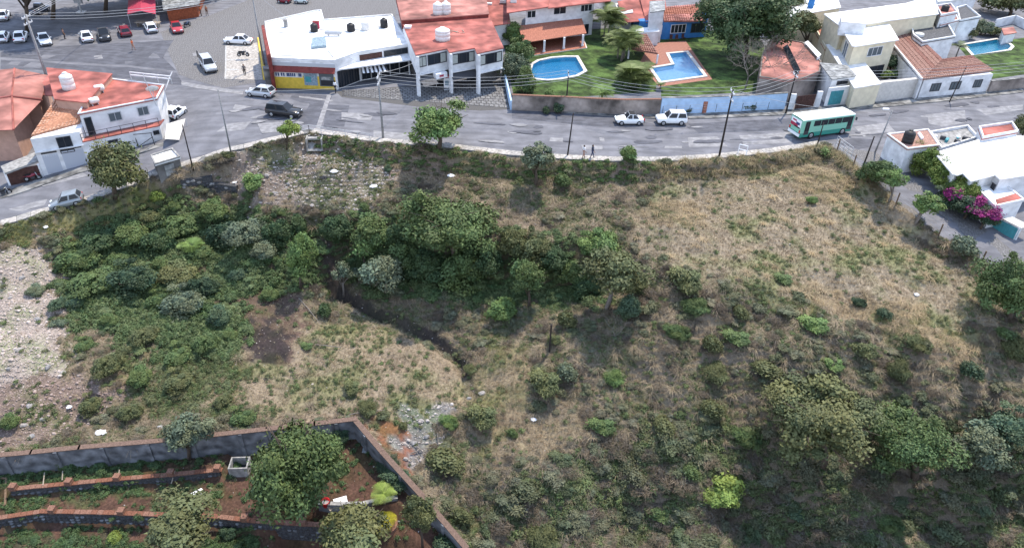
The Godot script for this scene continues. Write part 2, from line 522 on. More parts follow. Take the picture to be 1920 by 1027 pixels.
func setup_terrain() -> void:
	noise.seed = 21
	noise.frequency = 0.05
	noise.fractal_octaves = 4
	north_grid = idw_grid([-57.36, -64.26, -4.4, -54.79, -65.72, -4.2, -58.17, -71.54, -4, -57.41, -74.69, -3.6, -50.7, -67.96, -3.7, -55.2, -75.56, -3.2, -46.88, -69.94, -3.2, -50.87, -78.02, -2.6, -43.74, -72.46, -2.7, -46.95, -79.99, -2, -40.34, -74.89, -2, -44.06, -83.3, -1.8, -37.63, -76.21, -1.4, -39.45, -83.15, -0.7, -33.29, -78.5, -0.7, -37.41, -87.11, -0.2, -28.69, -80.4, -0.1, -32.95, -90.55, 0, -25.42, -82.76, 0, -23.32, -91.42, 0, -17.2, -80.67, 0, -12.15, -92.43, 0, -8.8, -80.02, 0, -0.49, -78.51, 0, 2.07, -90.1, 0, 11.4, -77.89, 0, 16.18, -91.34, 0, 24.29, -79.75, 0, 30.59, -92.6, 0, 31.19, -81.75, 0, 39.42, -84.99, 0, 46.93, -88.83, 0, 62.26, -99.16, 0, 74.04, -104.27, 0, 40.28, -79.76, -0.3, 42.79, -79.75, -0.2, 42.47, -72.12, -1, 47.87, -76.63, -0.5, 45.1, -66.84, -1.8, 49.05, -70.74, -1.3, 47.96, -63, -2.5, 52.86, -67.51, -1.9, 49.68, -57.67, -3.2, 53.49, -52.45, -4, 59.13, -76.72, -0.8, 62.35, -82.91, -0.3, -77.86, -107.2, 0, -67.45, -118.98, 0, -50.72, -120.91, 0, -33.55, -122.9, 0, -15.91, -124.93, 0, 2.22, -127.03, 0, 20.85, -129.18, 0, 40.02, -131.39, 0, 59.73, -133.67, 0, 80.03, -136.01, 0, -94.4, -135.04, 0, -49.8, -140.88, 0, -1.86, -147.16, 0, 49.81, -153.93, 0, 105.56, -161.24, 0, 85.32, -124.66, 0], NX, NZ, NX0, NZ0)
	lot_grid = idw_grid([-54.45, -64.72, -4.9, -50.04, -67.25, -4.6, -45.54, -70.11, -4.4, -41.59, -73.74, -4, -39.38, -76.32, -3.4, -51.82, -63.26, -6.2, -48.68, -57.81, -7.6, -45.33, -51.43, -8.3, -42.54, -46.53, -9.6, -41.13, -43.26, -10.8, -53.75, -54.6, -8, -47.52, -43.3, -10.5, -45.24, -68.27, -6.4, -45.49, -62, -7.8, -41.23, -64.84, -8.2, -38.03, -70.15, -8, -35.38, -57.12, -9.2, -39.1, -53.6, -9.2, -32.27, -63.34, -9.6, -32.44, -69.15, -9.3, -28.5, -55.35, -10.2, -32.73, -50.26, -10, -38.09, -49.05, -9.8, -36.84, -76.73, -2.6, -37.82, -75.65, -3.2, -33.49, -75.61, -3.5, -39.34, -76.2, -6.2, -36.01, -75.67, -6.5, -32.9, -73.99, -6.5, -41.45, -73.4, -6.5, -30.85, -78.26, -1.6, -26.38, -80.47, -1.8, -22.24, -79.34, -1.8, -17.1, -79.34, -1.6, -30.09, -74.83, -3.3, -25.07, -74.46, -3.6, -19.93, -73.56, -3.6, -14.97, -73.37, -3.3, -10.31, -75.54, -2.9, -10.76, -79.84, -1.6, -4.21, -77.91, -2.5, -3.88, -72.05, -3.5, -0.38, -76.27, -2.2, 5.18, -73.03, -3, 5.25, -78.05, -1.5, 11.38, -75.45, -2, 10.94, -69.68, -2.9, 17.88, -77.83, -1.6, 27.45, -78.36, -1.5, 36.73, -79.86, -1.2, 19.52, -68.63, -2.6, 28.88, -71.23, -2.4, 38.46, -73.43, -1.9, 15.66, -61.5, -3.5, 23.73, -61.56, -3.2, 32.51, -63.76, -3, 40.83, -63.99, -2.8, 45.07, -60.97, -3.2, 38.38, -57.55, -3.6, 45.07, -55.11, -4, 28.24, -58.09, -3.8, 20.44, -58.38, -3.7, -29.81, -71.45, -4.2, -25.77, -69.95, -4.2, -21.54, -69.6, -4.3, -18.66, -70.09, -4.2, -13.26, -69.89, -4, -7.89, -69.67, -4, -1.92, -68.38, -4, 2.17, -67.32, -4, 6.77, -66.97, -4, 10.81, -67.25, -3.8, -30.71, -71.63, -9, -25.91, -69.5, -10, -22.41, -70.05, -10.6, -18.47, -69.05, -10.5, -12, -66.9, -10.2, -6.49, -65.93, -10, -1.66, -63.95, -9.8, 2.4, -62.83, -9.5, 6.93, -62.43, -9, 10.64, -61.12, -7.5, -25.28, -62.76, -10.3, -24.45, -55.92, -10.5, -20.07, -59.98, -10.8, -18.78, -64.33, -11.2, -14.75, -61.49, -11.4, -8.67, -58.5, -11.6, -5.14, -56.1, -11.9, -3.46, -51.22, -12.3, -17.52, -53.54, -10.9, -11.53, -55.55, -11, -8.86, -51.38, -11.3, -12.71, -49.84, -11.4, -19.61, -49.3, -11.2, -26.39, -48.76, -11, -33.48, -45.71, -11, -30.8, -44.84, -11.3, -37.52, -44.24, -11, -17.36, -47.93, -11.8, -9.38, -47.35, -12.2, -7.09, -44.33, -13, -3.12, -58.78, -10.5, -0.28, -55.81, -10, 2.39, -52.37, -10.3, -1.57, -49.08, -11.5, 2.47, -46.21, -12.5, -2.31, -44.55, -13, -4.53, -42.28, -14, -2.08, -40.53, -16, 15.09, -56.34, -5, 12.65, -55.39, -7, 7.58, -55.29, -8.5, 17.45, -53.27, -7, 22.56, -54.47, -5.8, 27.06, -52.79, -5.5, 32.19, -53.79, -4.8, 39.36, -52.87, -5, 43.9, -51.27, -6, 17.11, -49.56, -9, 9.89, -50.23, -10, 24.28, -49.57, -8, 31.58, -50.29, -7, 38.43, -49.23, -7, 44.75, -48.52, -8, 7.34, -47.47, -11.5, 14.66, -47.15, -11.5, 21.85, -47.02, -11, 29.19, -47.55, -10.5, 36.17, -47.58, -9.5, 43.37, -47.09, -10, 4.89, -43.55, -13.6, 12.12, -44.04, -13.8, 21.87, -44.55, -13.9, 31.64, -44.9, -13.8, 41.07, -44.81, -13.2, 2.63, -38.98, -16.6, 12.08, -39.93, -17.4, 21.67, -40.46, -17.6, 36.15, -41.05, -17.6, 45.43, -41, -17, 0.92, -35.41, -19, 26.19, -37.3, -20.5, 51.18, -50.75, -6.5, 49.9, -45.15, -11, 40.49, -37.84, -20.5, -14.6, -32.48, -19, -31.06, -31.3, -18], LX, LZ, LX0, LZ0)
	edge = V2([-82.84, -44.03, -57.36, -64.26, -54.79, -65.72, -50.7, -67.96, -46.88, -69.94, -43.74, -72.46, -40.34, -74.89, -37.63, -76.21, -33.34, -78.6, -28.69, -80.4, -25.42, -82.76, -21.3, -81.86, -17.2, -80.67, -13.32, -80.39, -8.79, -79.87, -4.29, -79.07, -0.48, -78.37, 5.77, -77.87, 11.38, -77.75, 17.7, -78.24, 24.26, -79.6, 31.15, -81.6, 38.63, -84.62, 40.28, -79.76, 42.47, -72.12, 45.1, -66.84, 47.96, -63, 49.68, -57.67, 53.49, -52.45, 71.99, -40.7])
	lot_poly = edge.duplicate()
	lot_poly.append(Vector2(120, 10)); lot_poly.append(Vector2(-120, 10))
	wall_line = V2([-43.68, -40.2, -39.64, -40.9, -35.97, -41.6, -28.78, -42.76, -25.36, -43.47, -21.01, -44.36, -17, -45.18, -13.46, -45.93, -10.47, -42.64, -6.41, -38.84, -2.65, -35.31])
	plot_poly = wall_line.duplicate()
	plot_poly.append(Vector2(2, -20)); plot_poly.append(Vector2(-60, -20))
	line_a = V2([-40.67, -38.42, -36.28, -39.16, -32.78, -39.75, -28.77, -40.38, -24.42, -41.14])
	line_b = V2([-42.57, -35.33, -40.46, -36.07, -37.43, -36.81, -32.71, -36.9, -27.93, -36.89, -24.04, -36.95, -20.03, -36.6, -14.81, -36.46])
	gully = V2([-20.54, -65.46, -18.8, -64.51, -14.78, -61.68, -11.91, -59.84, -8.69, -58.7, -5.25, -56.12, -4.1, -53.71, -3.38, -50.7, -2.58, -49.32])
	setup_zones()
	pools = [V2([2.15, -110.49, 3.16, -112.31, 5.1, -113.76, 7.23, -114.5, 8.93, -114.67, 9.81, -108.42, 8.5, -106.45, 6.06, -104.86, 4.08, -104.22, 2.36, -104.5, 1.82, -107.38]),
		V2([24.2, -117.86, 27.16, -118.97, 27.92, -108.15, 21.02, -105, 20.46, -110.68, 24.24, -112.76]),
		V2([77.26, -128.34, 84.92, -132.18, 84.98, -130.67, 85.67, -129.86, 85.32, -128.35, 83.75, -126.46, 76.05, -122.58])]

# ---------- what covers the ground ----------
# each zone: name, outline, soil colour (linear), scatter per square metre: straw, tussock, weed, stone
var zones := []
func setup_zones() -> void:
	zones = [
		["street", PackedVector2Array(), Vector3(0.24, 0.22, 0.20), 0.0, 0.0, 0.0, 0.0],
		["scrub", PackedVector2Array(), Vector3(0.26, 0.21, 0.15), 20.0, 2.2, 2.6, 0.2],
		["verge", V2([-54.79, -65.72, -46.87, -69.92, -42.72, -72.8, -39.26, -74.57, -40.9, -73.05, -43.07, -70.7, -48.26, -66.86, -51.5, -65.13, -54.05, -63.85, -56.64, -62.56]), Vector3(0.235, 0.215, 0.10), 26.0, 0.0, 2.0, 0.05],
		["upper", V2([-14.55, -79.82, 17.68, -77.67, 13.21, -68.44, -1.95, -69.04, -11.15, -71.93]), Vector3(0.28, 0.215, 0.16), 20.0, 2.2, 1.8, 0.3],
		["plateau", V2([12.63, -68.41, 17.71, -77.32, 38.62, -82, 40.85, -75.69, 44.18, -66.79, 46.94, -60.34, 45.73, -54.1, 34.87, -55.53, 28.06, -57.4, 15.69, -61.63]), Vector3(0.36, 0.295, 0.21), 22.0, 0.35, 0.5, 0.12],
		["floor", V2([-27.39, -60.42, -17.88, -60.23, -5.23, -57.32, -3.6, -49.48, -9.53, -48.5, -12.79, -47.35, -21.62, -45.89, -25.41, -48.8, -26.49, -54.02]), Vector3(0.34, 0.27, 0.19), 17.0, 0.05, 1.0, 0.35],
		["bowl", V2([-3.98, -55.03, 0.24, -56.7, 3.42, -52.4, 1.43, -49.24, 7.31, -46.91, 4.9, -44.5, -2.32, -44.61, -4.51, -48.22]), Vector3(0.34, 0.265, 0.17), 22.0, 0.3, 0.7, 0.1],
		["lowgreen", V2([-37.79, -55.3, -27.99, -57.05, -24.26, -47.51, -31.02, -45.4, -37.46, -49.79]), Vector3(0.22, 0.20, 0.10), 16.0, 0.4, 9.0, 0.3],
		["thicket", V2([-48.93, -65.94, -45.39, -69.73, -39.28, -74.45, -30.67, -73.65, -26.92, -70.66, -22.42, -72.08, -13.27, -69.72, -1.9, -67.92, 11.35, -66.78, 10.54, -60.14, -1.6, -62.43, -11.51, -63.43, -18.95, -65.46, -23.27, -64.16, -28.89, -61.75, -26.49, -54.02, -31.85, -51.82, -39.1, -53.62, -44.42, -55.44]), Vector3(0.13, 0.11, 0.065), 2.0, 0.15, 13.0, 0.1],
		["dark", V2([4.9, -44.5, 12.24, -46.86, 21.91, -47.14, 33.85, -47.36, 48.61, -46.84, 44.56, -33.94, -2.35, -30.73, -2.07, -40.4]), Vector3(0.20, 0.165, 0.12), 10.0, 1.6, 8.0, 0.1],
		["soil", V2([-29.93, -63.31, -23.13, -63.52, -20.45, -58.11, -21.45, -52.56, -25.59, -52.73]), Vector3(0.155, 0.105, 0.08), 3.0, 0.0, 0.35, 0.3],
		["rubble", V2([-56.64, -62.56, -49.48, -65.2, -45.66, -58.13, -43.08, -52.69, -41.2, -50.57, -41.44, -48.02, -48.6, -46.87]), Vector3(0.40, 0.335, 0.285), 0.5, 0.0, 0.25, 60.0],
		["rubble_low", V2([-48.6, -46.87, -41.98, -49.17, -39.63, -50.24, -34.69, -47.58, -37.49, -44.2, -39.98, -41.21, -44.8, -40.45]), Vector3(0.24, 0.18, 0.145), 1.5, 0.0, 0.8, 40.0],
		["debris", V2([-36.53, -76.4, -25.33, -82.13, -17.15, -80.25, -14.17, -78.89, -16.04, -72.18, -22.46, -72.78, -29.93, -73.37, -35.06, -76.29]), Vector3(0.27, 0.215, 0.175), 4.0, 0.3, 1.0, 46.0],
		["redsoil", V2([-12.74, -47.07, -10.14, -47.56, -7.5, -43.75, -8.46, -42.04, -10.87, -44.3]), Vector3(0.30, 0.135, 0.085), 1.5, 0.0, 0.1, 0.8],
		["greyheap", V2([-10.25, -48.31, -5.87, -49.38, -5.42, -47.18, -7.03, -43.81, -8.23, -42.07, -9.39, -44.55]), Vector3(0.25, 0.235, 0.225), 1.0, 0.0, 0.3, 32.0],
		["stream", V2([-23.01, -71.56, -20.33, -65.08, -14.78, -61.68, -8.69, -58.7, -5.25, -56.12, -3.74, -51.46, -2.89, -50.21, -2.8, -51.41, -3.67, -53.67, -4.34, -56.41, -7.94, -59.5, -14.06, -62.62, -19.01, -65.95, -20.83, -69.44]), Vector3(0.075, 0.06, 0.048), 0.5, 0.1, 0.5, 1.6],
		["plot", PackedVector2Array(), Vector3(0.13, 0.072, 0.05), 1.0, 0.0, 0.7, 0.3],
		["plot_green", V2([-40.62, -38.22, -24.07, -40.74, -23.6, -39.37, -40.17, -37.33]), Vector3(0.10, 0.10, 0.045), 6.0, 0.0, 6.0, 0.1],
		["plot_low", V2([-41.94, -35.42, -20.13, -36.31, -18.76, -31.75, -39.53, -30.97]), Vector3(0.085, 0.075, 0.045), 6.0, 0.0, 7.0, 0.1],
		["plot_back", V2([-43.88, -39.95, -24.39, -43.67, -24, -41.9, -40.73, -39.02, -43.47, -38.27]), Vector3(0.085, 0.075, 0.048), 5.0, 0.0, 5.0, 0.1],
		["scorched", V2([-26.87, -55.55, -26.9, -57.86, -25.34, -59.06, -23.24, -58.37, -21.94, -56.14, -22.24, -53.66, -23.77, -52.64, -25.69, -53.41]), Vector3(0.058, 0.045, 0.042), 1.0, 0.0, 0.1, 0.8],
		["golden", V2([33.95, -81.32, 40.05, -78.99, 40.14, -76.43, 36.08, -73.56, 31.38, -76.32]), Vector3(0.36, 0.27, 0.16), 22.0, 3.2, 0.1, 0.1],
		["golden", V2([28.25, -59.9, 35.6, -58.07, 41.67, -54.75, 45.41, -52.8, 41.88, -50.7, 34.64, -54.79, 27.89, -56.65]), Vector3(0.36, 0.27, 0.16), 22.0, 3.2, 0.3, 0.1],
		["golden", V2([14.27, -73.3, 20.24, -72.66, 21.31, -68.85, 15.56, -68.77]), Vector3(0.33, 0.25, 0.16), 20.0, 2.4, 0.3, 0.1],
	]

func zone_at(x: float, z: float) -> int:
	var w := Vector2(x + noise.get_noise_2d(x * 9.0, z * 9.0) * 2.6, z + noise.get_noise_2d(x * 9.0 + 300.0, z * 9.0) * 2.2)
	var p := Vector2(x, z)
	var in_plot := x < 3.0 and z > -62.0 and Geometry2D.is_point_in_polygon(p, plot_poly)
	if in_plot:
		for k in range(18, 21):
			if Geometry2D.is_point_in_polygon(w, zones[k][1]):
				return k
		return 17
	if z < -92.0 or not Geometry2D.is_point_in_polygon(p, lot_poly):
		return 0
	for k in [16, 21, 22, 23, 24, 15, 14, 13, 12, 11, 10, 9, 8, 7, 6, 5, 4, 3, 2]:
		if Geometry2D.is_point_in_polygon(w if k != 16 else p, zones[k][1]):
			return k
	return 1

func axis(a: float, b: float, fine: float, far: Array) -> PackedFloat32Array:
	var o := PackedFloat32Array()
	for f in far:
		if f < a: o.append(f)
	var n := int(round((b - a) / fine))
	for i in n + 1:
		o.append(a + (b - a) * i / n)
	for f in far:
		if f > b: o.append(f)
	return o

var zmap := PackedByteArray()
var zx0 := -62.0; var zz0 := -88.0; var znx := 0; var znz := 0
const ZC := 0.5

func build_ground() -> void:
	znx = 256; znz = 128
	zmap.resize(znx * znz)
	for i in znx:
		for j in znz:
			zmap[i * znz + j] = zone_at(zx0 + i * ZC, zz0 + j * ZC)
	var xs := axis(-62.0, 66.0, 0.5, [-900.0, -500.0, -250.0, -150.0, -120.0, -100.0, -90.0, -80.0, -74.0, -68.0, 70.0, 76.0, 84.0, 92.0, 100.0, 120.0, 150.0, 250.0, 500.0, 900.0])
	var zs := axis(-88.0, -24.0, 0.5, [-900.0, -600.0, -400.0, -250.0, -180.0, -160.0, -140.0, -125.0, -115.0, -105.0, -98.0, -93.0, -20.0, -10.0, 20.0, 80.0, 200.0])
	var v := PackedVector3Array(); var c := PackedColorArray(); var idx := PackedInt32Array()
	for x in xs:
		for z in zs:
			var k := zone_near(x, z)
			var y := height(x, z)
			if k == 0 and z < -50.0:
				y -= 0.7 * smoothstep(0.6, 3.0, line_dist(Vector2(x, z), edge))
			v.append(Vector3(x, y, z))
			var s: Vector3 = zones[k][2]
			var n1 := 1.0 + noise.get_noise_2d(x * 16.0, z * 16.0) * 0.42
			var n2 := wetness(x, z)
			s = s * n1
			s = s.lerp(Vector3(s.x * 0.72, s.y * 0.92, s.z * 0.6), clampf(n2 * 1.6, 0.0, 0.8))
			c.append(Color(s.x, s.y, s.z))
	var nz := zs.size()
	for i in xs.size() - 1:
		for j in nz - 1:
			var a := i * nz + j
			idx.append_array([a, a + nz, a + nz + 1, a, a + nz + 1, a + 1])
	var arr := []
	arr.resize(Mesh.ARRAY_MAX)
	arr[Mesh.ARRAY_VERTEX] = v
	arr[Mesh.ARRAY_COLOR] = c
	arr[Mesh.ARRAY_INDEX] = idx
	var am := ArrayMesh.new()
	am.add_surface_from_arrays(Mesh.PRIMITIVE_TRIANGLES, arr)
	var st := SurfaceTool.new()
	st.create_from(am, 0)
	st.generate_normals()
	var o := MeshInstance3D.new()
	o.mesh = st.commit()
	o.material_override = M.ground
	put(o, "ground")
	tag(o, "dry grassy ravine lot sloping down from the street", "ground", "", "structure")

func wetness(x: float, z: float) -> float:
	return noise.get_noise_2d(x * 5.0 + 90.0, z * 5.0) * 0.7 + noise.get_noise_2d(x * 1.7 + 700.0, z * 2.2) * 0.8 + 0.12

func zone_near(x: float, z: float) -> int:
	var i := int(round((x - zx0) / ZC)); var j := int(round((z - zz0) / ZC))
	if i < 0 or j < 0 or i >= znx or j >= znz:
		return zone_at(x, z)
	return zmap[i * znz + j]

# a sheet that follows the ground, off metres above it; skirt metres of edge face below
func drape(st: SurfaceTool, poly: PackedVector2Array, off: float, cell := 2.0, skirt := 0.0) -> void:
	var lo := poly[0]; var hi := poly[0]
	for p in poly:
		lo = lo.min(p); hi = hi.max(p)
	for i in range(int(floor(lo.x / cell)), int(ceil(hi.x / cell))):
		for j in range(int(floor(lo.y / cell)), int(ceil(hi.y / cell))):
			var x := i * cell; var z := j * cell
			for q in cut(Geometry2D.intersect_polygons(poly, PackedVector2Array([Vector2(x, z), Vector2(x + cell, z), Vector2(x + cell, z + cell), Vector2(x, z + cell)]))):
				var t := Geometry2D.triangulate_polygon(q)
				for k in range(0, t.size(), 3):
					var a := north_on(q[t[k]], off); var b := north_on(q[t[k + 1]], off); var c := north_on(q[t[k + 2]], off)
					if (b - a).cross(c - a).y < 0.0:
						tri(st, a, b, c)
					else:
						tri(st, a, c, b)
	if skirt > 0.0:
		for i in poly.size():
			var a := poly[i]; var b := poly[(i + 1) % poly.size()]
			var n := maxi(1, int(a.distance_to(b) / 2.0))
			for k in n:
				var p := north_on(a.lerp(b, float(k) / n), off); var q := north_on(a.lerp(b, float(k + 1) / n), off)
				quad(st, p, q, q - Vector3(0, skirt, 0), p - Vector3(0, skirt, 0))

# the pools: no sheet of ground covers them
var pools := []
func cut(pieces: Array) -> Array:
	for h in pools:
		var left := []
		for q in pieces:
			left.append_array(Geometry2D.clip_polygons(q, h))
		pieces = left
	return pieces

func north_on(p: Vector2, off: float) -> Vector3:
	return Vector3(p.x, north_height(p.x, p.y) + off, p.y)

func sheet(called: String, poly: PackedVector2Array, m: Material, off: float, label: String, cell := 3.0, skirt := 0.0, parent: Node = null) -> MeshInstance3D:
	var st := S()
	drape(st, poly, off, cell, skirt)
	var o := done(st, called, m, parent)
	if parent == null:
		tag(o, label, called.replace("_", " "), "", "structure")
	return o
# ---------- building helpers ----------
func strip(line: PackedVector2Array, i0: int, i1: int, w0: float, w1: float) -> PackedVector2Array:
	var a := PackedVector2Array(); var b := PackedVector2Array()
	for i in range(i0, i1 + 1):
		var d := (line[mini(i + 1, line.size() - 1)] - line[maxi(i - 1, 0)]).normalized()
		var n := Vector2(d.y, -d.x)
		a.append(line[i] + n * w0)
		b.append(line[i] + n * w1)
	b.reverse()
	a.append_array(b)
	return a

# wall body and flat roof slab as the first two parts of a house
func block(parent: Node, poly: PackedVector2Array, y0: float, y1: float, wall: String, roof := "", over := 0.15, rim := 0.0) -> void:
	var st := S()
	prism(st, poly, y0, y1)
	done(st, "wall", M[wall], parent)
	if roof:
		var r := S()
		prism(r, grown(poly, over), y1 + 0.003, y1 + 0.14)
		var o := done(r, "roof", M[roof], parent)
		if rim > 0.0:
			var q := S()
			parapet(q, grown(poly, over - 0.01), y1 + 0.14, y1 + 0.14 + rim, 0.18)
			done(q, "parapet", M[wall], o)

# a slab over any four corners (pitched roofs)
func slab(parent: Node, a: Vector3, b: Vector3, c: Vector3, d: Vector3, t: float, m: Material, called := "roof") -> MeshInstance3D:
	var st := S()
	var n := Vector3(0, t, 0)
	quad(st, a, b, c, d)
	quad(st, d - n, c - n, b - n, a - n)
	var p := [a, b, c, d]
	for k in 4:
		var q: Vector3 = p[k]; var r: Vector3 = p[(k + 1) % 4]
		quad(st, q, q - n, r - n, r)
	return done(st, called, m, parent)

func facing(a: Vector2, b: Vector2) -> Vector3:
	var d := (b - a).normalized()
	var n := Vector2(-d.y, d.x)
	if n.dot(-(a + b)) < 0.0:
		n = -n
	return Vector3(n.x, 0, n.y)

# framed window on the wall a-b; t0..t1 are fractions along it, y0..y1 heights
func win(parent: Node, a: Vector2, b: Vector2, t0: float, t1: float, y0: float, y1: float, bars := 1, frame := "white_wall", glass := "glass_dark", called := "window", deep := 0.07) -> Node3D:
	var n := facing(a, b)
	var p := a.lerp(b, t0); var q := a.lerp(b, t1)
	var P := Vector3(p.x, y0, p.y) + n * deep * 0.5; var Q := Vector3(q.x, y0, q.y) + n * deep * 0.5
	var up := Vector3(0, y1 - y0, 0)
	var dir := (Q - P).normalized()
	var bs := Basis(dir, Vector3.UP, dir.cross(Vector3.UP))
	var w := P.distance_to(Q)
	var st := S()
	box(st, (P + Q) * 0.5, Vector3(w + 0.1, 0.09, deep), bs)
	box(st, (P + Q) * 0.5 + up, Vector3(w + 0.1, 0.09, deep), bs)
	box(st, P + up * 0.5, Vector3(0.09, y1 - y0 - 0.09, deep), bs)
	box(st, Q + up * 0.5, Vector3(0.09, y1 - y0 - 0.09, deep), bs)
	for k in bars:
		box(st, P.lerp(Q, (k + 1.0) / (bars + 1)) + up * 0.5, Vector3(0.06, y1 - y0 - 0.09, deep * 0.8), bs)
	var o := done(st, called, M[frame], parent)
	var g := S()
	box(g, (P + Q) * 0.5 + up * 0.5 - n * (deep * 0.5 - 0.012), Vector3(w - 0.09, y1 - y0 - 0.09, 0.02), bs)
	done(g, "pane", M[glass], o)
	return o

# flat panel (door, shutter, mural, print) standing proud of a wall
func panel(parent: Node, a: Vector2, b: Vector2, t0: float, t1: float, y0: float, y1: float, m: String, called: String, proud := 0.04) -> MeshInstance3D:
	var n := facing(a, b)
	var p := a.lerp(b, t0); var q := a.lerp(b, t1)
	var P := Vector3(p.x, (y0 + y1) * 0.5, p.y); var Q := Vector3(q.x, (y0 + y1) * 0.5, q.y)
	var dir := (Q - P).normalized()
	var st := S()
	box(st, (P + Q) * 0.5 + n * proud * 0.5, Vector3(P.distance_to(Q), y1 - y0, proud), Basis(dir, Vector3.UP, dir.cross(Vector3.UP)))
	return done(st, called, M[m], parent)

# panelled metal door of upright boards, each a part
func boarded(parent: Node, a: Vector2, b: Vector2, t0: float, t1: float, y0: float, y1: float, m: String, called: String, boards := 8) -> Node3D:
	var o := panel(parent, a, b, t0, t1, y0, y1, m, called, 0.03)
	for k in boards:
		var s := (t1 - t0) / boards
		panel(o, a, b, t0 + s * (k + 0.06), t0 + s * (k + 0.94), y0 + 0.06, y1 - 0.06, m, "board", 0.055)
	return o

# rows of half-round tiles over the quad a-b (eave) to d-c (ridge); each row is a part
func tile_rows(parent: Node, a: Vector3, b: Vector3, c: Vector3, d: Vector3, rows: int, width: float, m1: String, m2: String) -> void:
	var n := (b - a).cross(d - a).normalized()
	if n.y < 0.0: n = -n
	var cols := maxi(2, int(a.distance_to(b) / width))
	for r in rows:
		var st := S()
		var f0 := (r - 0.02) / rows; var f1 := (r + 1.0) / rows
		for k in cols:
			var p0 := a.lerp(b, float(k) / cols).lerp(d.lerp(c, float(k) / cols), f0)
			var p1 := a.lerp(b, (k + 1.0) / cols).lerp(d.lerp(c, (k + 1.0) / cols), f0)
			var q0 := a.lerp(b, float(k) / cols).lerp(d.lerp(c, float(k) / cols), f1)
			var q1 := a.lerp(b, (k + 1.0) / cols).lerp(d.lerp(c, (k + 1.0) / cols), f1)
			var h := width * 0.33 * rf(0.75, 1.15)
			var lift := n * (0.05 + rf(0.0, 0.02))
			var lp := p0.lerp(p1, 0.25) + n * h + lift; var rp := p0.lerp(p1, 0.75) + n * h + lift
			var lq := q0.lerp(q1, 0.25) + n * h; var rq := q0.lerp(q1, 0.75) + n * h
			quad(st, p0 + lift, q0, lq, lp); quad(st, lp, lq, rq, rp); quad(st, rp, rq, q1, p1 + lift)
			quad(st, p0 + lift, lp, rp, p1 + lift)
		done(st, "tile_row", M[m1 if rng.randf() < 0.6 else m2], parent)

func tank(label: String, at: Vector3, r: float, h: float, m := "tank_white") -> Node3D:
	var t := thing("water_tank", label, "water tank", at, 0.0, "rooftop water tanks")
	var st := S(true)
	lathe(st, [Vector2(0, 0), Vector2(r, 0), Vector2(r, h * 0.3), Vector2(r * 0.95, h * 0.33), Vector2(r, h * 0.36), Vector2(r, h * 0.62), Vector2(r * 0.95, h * 0.65), Vector2(r, h * 0.68), Vector2(r * 0.96, h * 0.8), Vector2(r * 0.45, h * 0.94), Vector2(0, h * 0.95)])
	done(st, "barrel", M[m], t)
	var l := S(true)
	lathe(l, [Vector2(r * 0.36, h * 0.94), Vector2(r * 0.36, h), Vector2(r * 0.3, h * 1.02), Vector2(0, h * 1.02)])
	done(l, "lid", M[m], t)
	return t

func gas_tank(label: String, at: Vector3, yaw: float, l: float, r: float, m := "tank_white") -> Node3D:
	var t := thing("gas_tank", label, "gas tank", at, yaw, "rooftop gas tanks")
	var st := S(true)
	var pts := [Vector3(-l * 0.5, r + 0.15, 0), Vector3(-l * 0.46, r + 0.15, 0), Vector3(-l * 0.36, r + 0.15, 0), Vector3(l * 0.36, r + 0.15, 0), Vector3(l * 0.46, r + 0.15, 0), Vector3(l * 0.5, r + 0.15, 0)]
	tube(st, pts, [r * 0.3, r * 0.75, r, r, r * 0.75, r * 0.3], 12)
	done(st, "barrel", M[m], t)
	for s in [-1, 1]:
		var b := S()
		box(b, Vector3(s * l * 0.28, 0.08, 0), Vector3(0.1, 0.17, r * 1.3))
		done(b, "foot", M.steel_grey, t)
	return t

func dish(label: String, at: Vector3, yaw: float, r := 0.6) -> void:
	var t := thing("satellite_dish", label, "satellite dish", at, yaw)
	var p := S()
	tube(p, [Vector3.ZERO, Vector3(0, 1.0, 0)], [0.04, 0.04], 6)
	done(p, "mast", M.steel_grey, t)
	var st := S(true)
	lathe(st, [Vector2(0, 0), Vector2(r * 0.5, r * 0.08), Vector2(r, r * 0.3), Vector2(r * 0.98, r * 0.33), Vector2(r * 0.5, r * 0.12), Vector2(0, r * 0.04)], 14)
	var d := done(st, "reflector", M.tank_white, t)
	d.position = Vector3(0, 1.0, 0)
	d.rotation = Vector3(-0.8, 0, 0)
	var f := S()
	tube(f, [Vector3(0, 1.0, 0), Vector3(0, 1.0 + r * 0.75, -r * 0.75)], [0.02, 0.02], 5)
	done(f, "feed_arm", M.steel_grey, t)

func rail(parent: Node, a: Vector3, b: Vector3, h: float, posts: int, m: Material, bars := 2) -> void:
	for k in posts:
		var p := a.lerp(b, float(k) / (posts - 1))
		var st := S()
		bar(st, p, p + Vector3(0, h, 0), 0.05, 0.05)
		done(st, "post", m, parent)
	for k in bars:
		var st := S()
		var y := Vector3(0, h * (k + 1.0) / bars, 0)
		bar(st, a + y, b + y, 0.045, 0.045)
		done(st, "rail", m, parent)

# wall along a path of points, following the ground; one mesh per panel between piers
func garden_wall(called: String, label: String, pts: PackedVector2Array, h: float, w: float, m: String, cap := "", category := "wall", sink := 0.6) -> Node3D:
	var t := thing(called, label, category)
	for i in pts.size() - 1:
		var a := pts[i]; var b := pts[i + 1]
		var n := Vector2(-(b - a).y, (b - a).x).normalized() * w * 0.5
		var poly := PackedVector2Array([a - n, b - n, b + n, a + n])
		var y := north_height((a.x + b.x) * 0.5, (a.y + b.y) * 0.5)
		var st := S()
		prism(st, poly, y - sink, y + h)
		done(st, "panel", M[m], t)
		if cap:
			var c := S()
			prism(c, grown(poly, 0.05), y + h + 0.003, y + h + 0.08)
			done(c, "coping", M[cap], t)
	return t

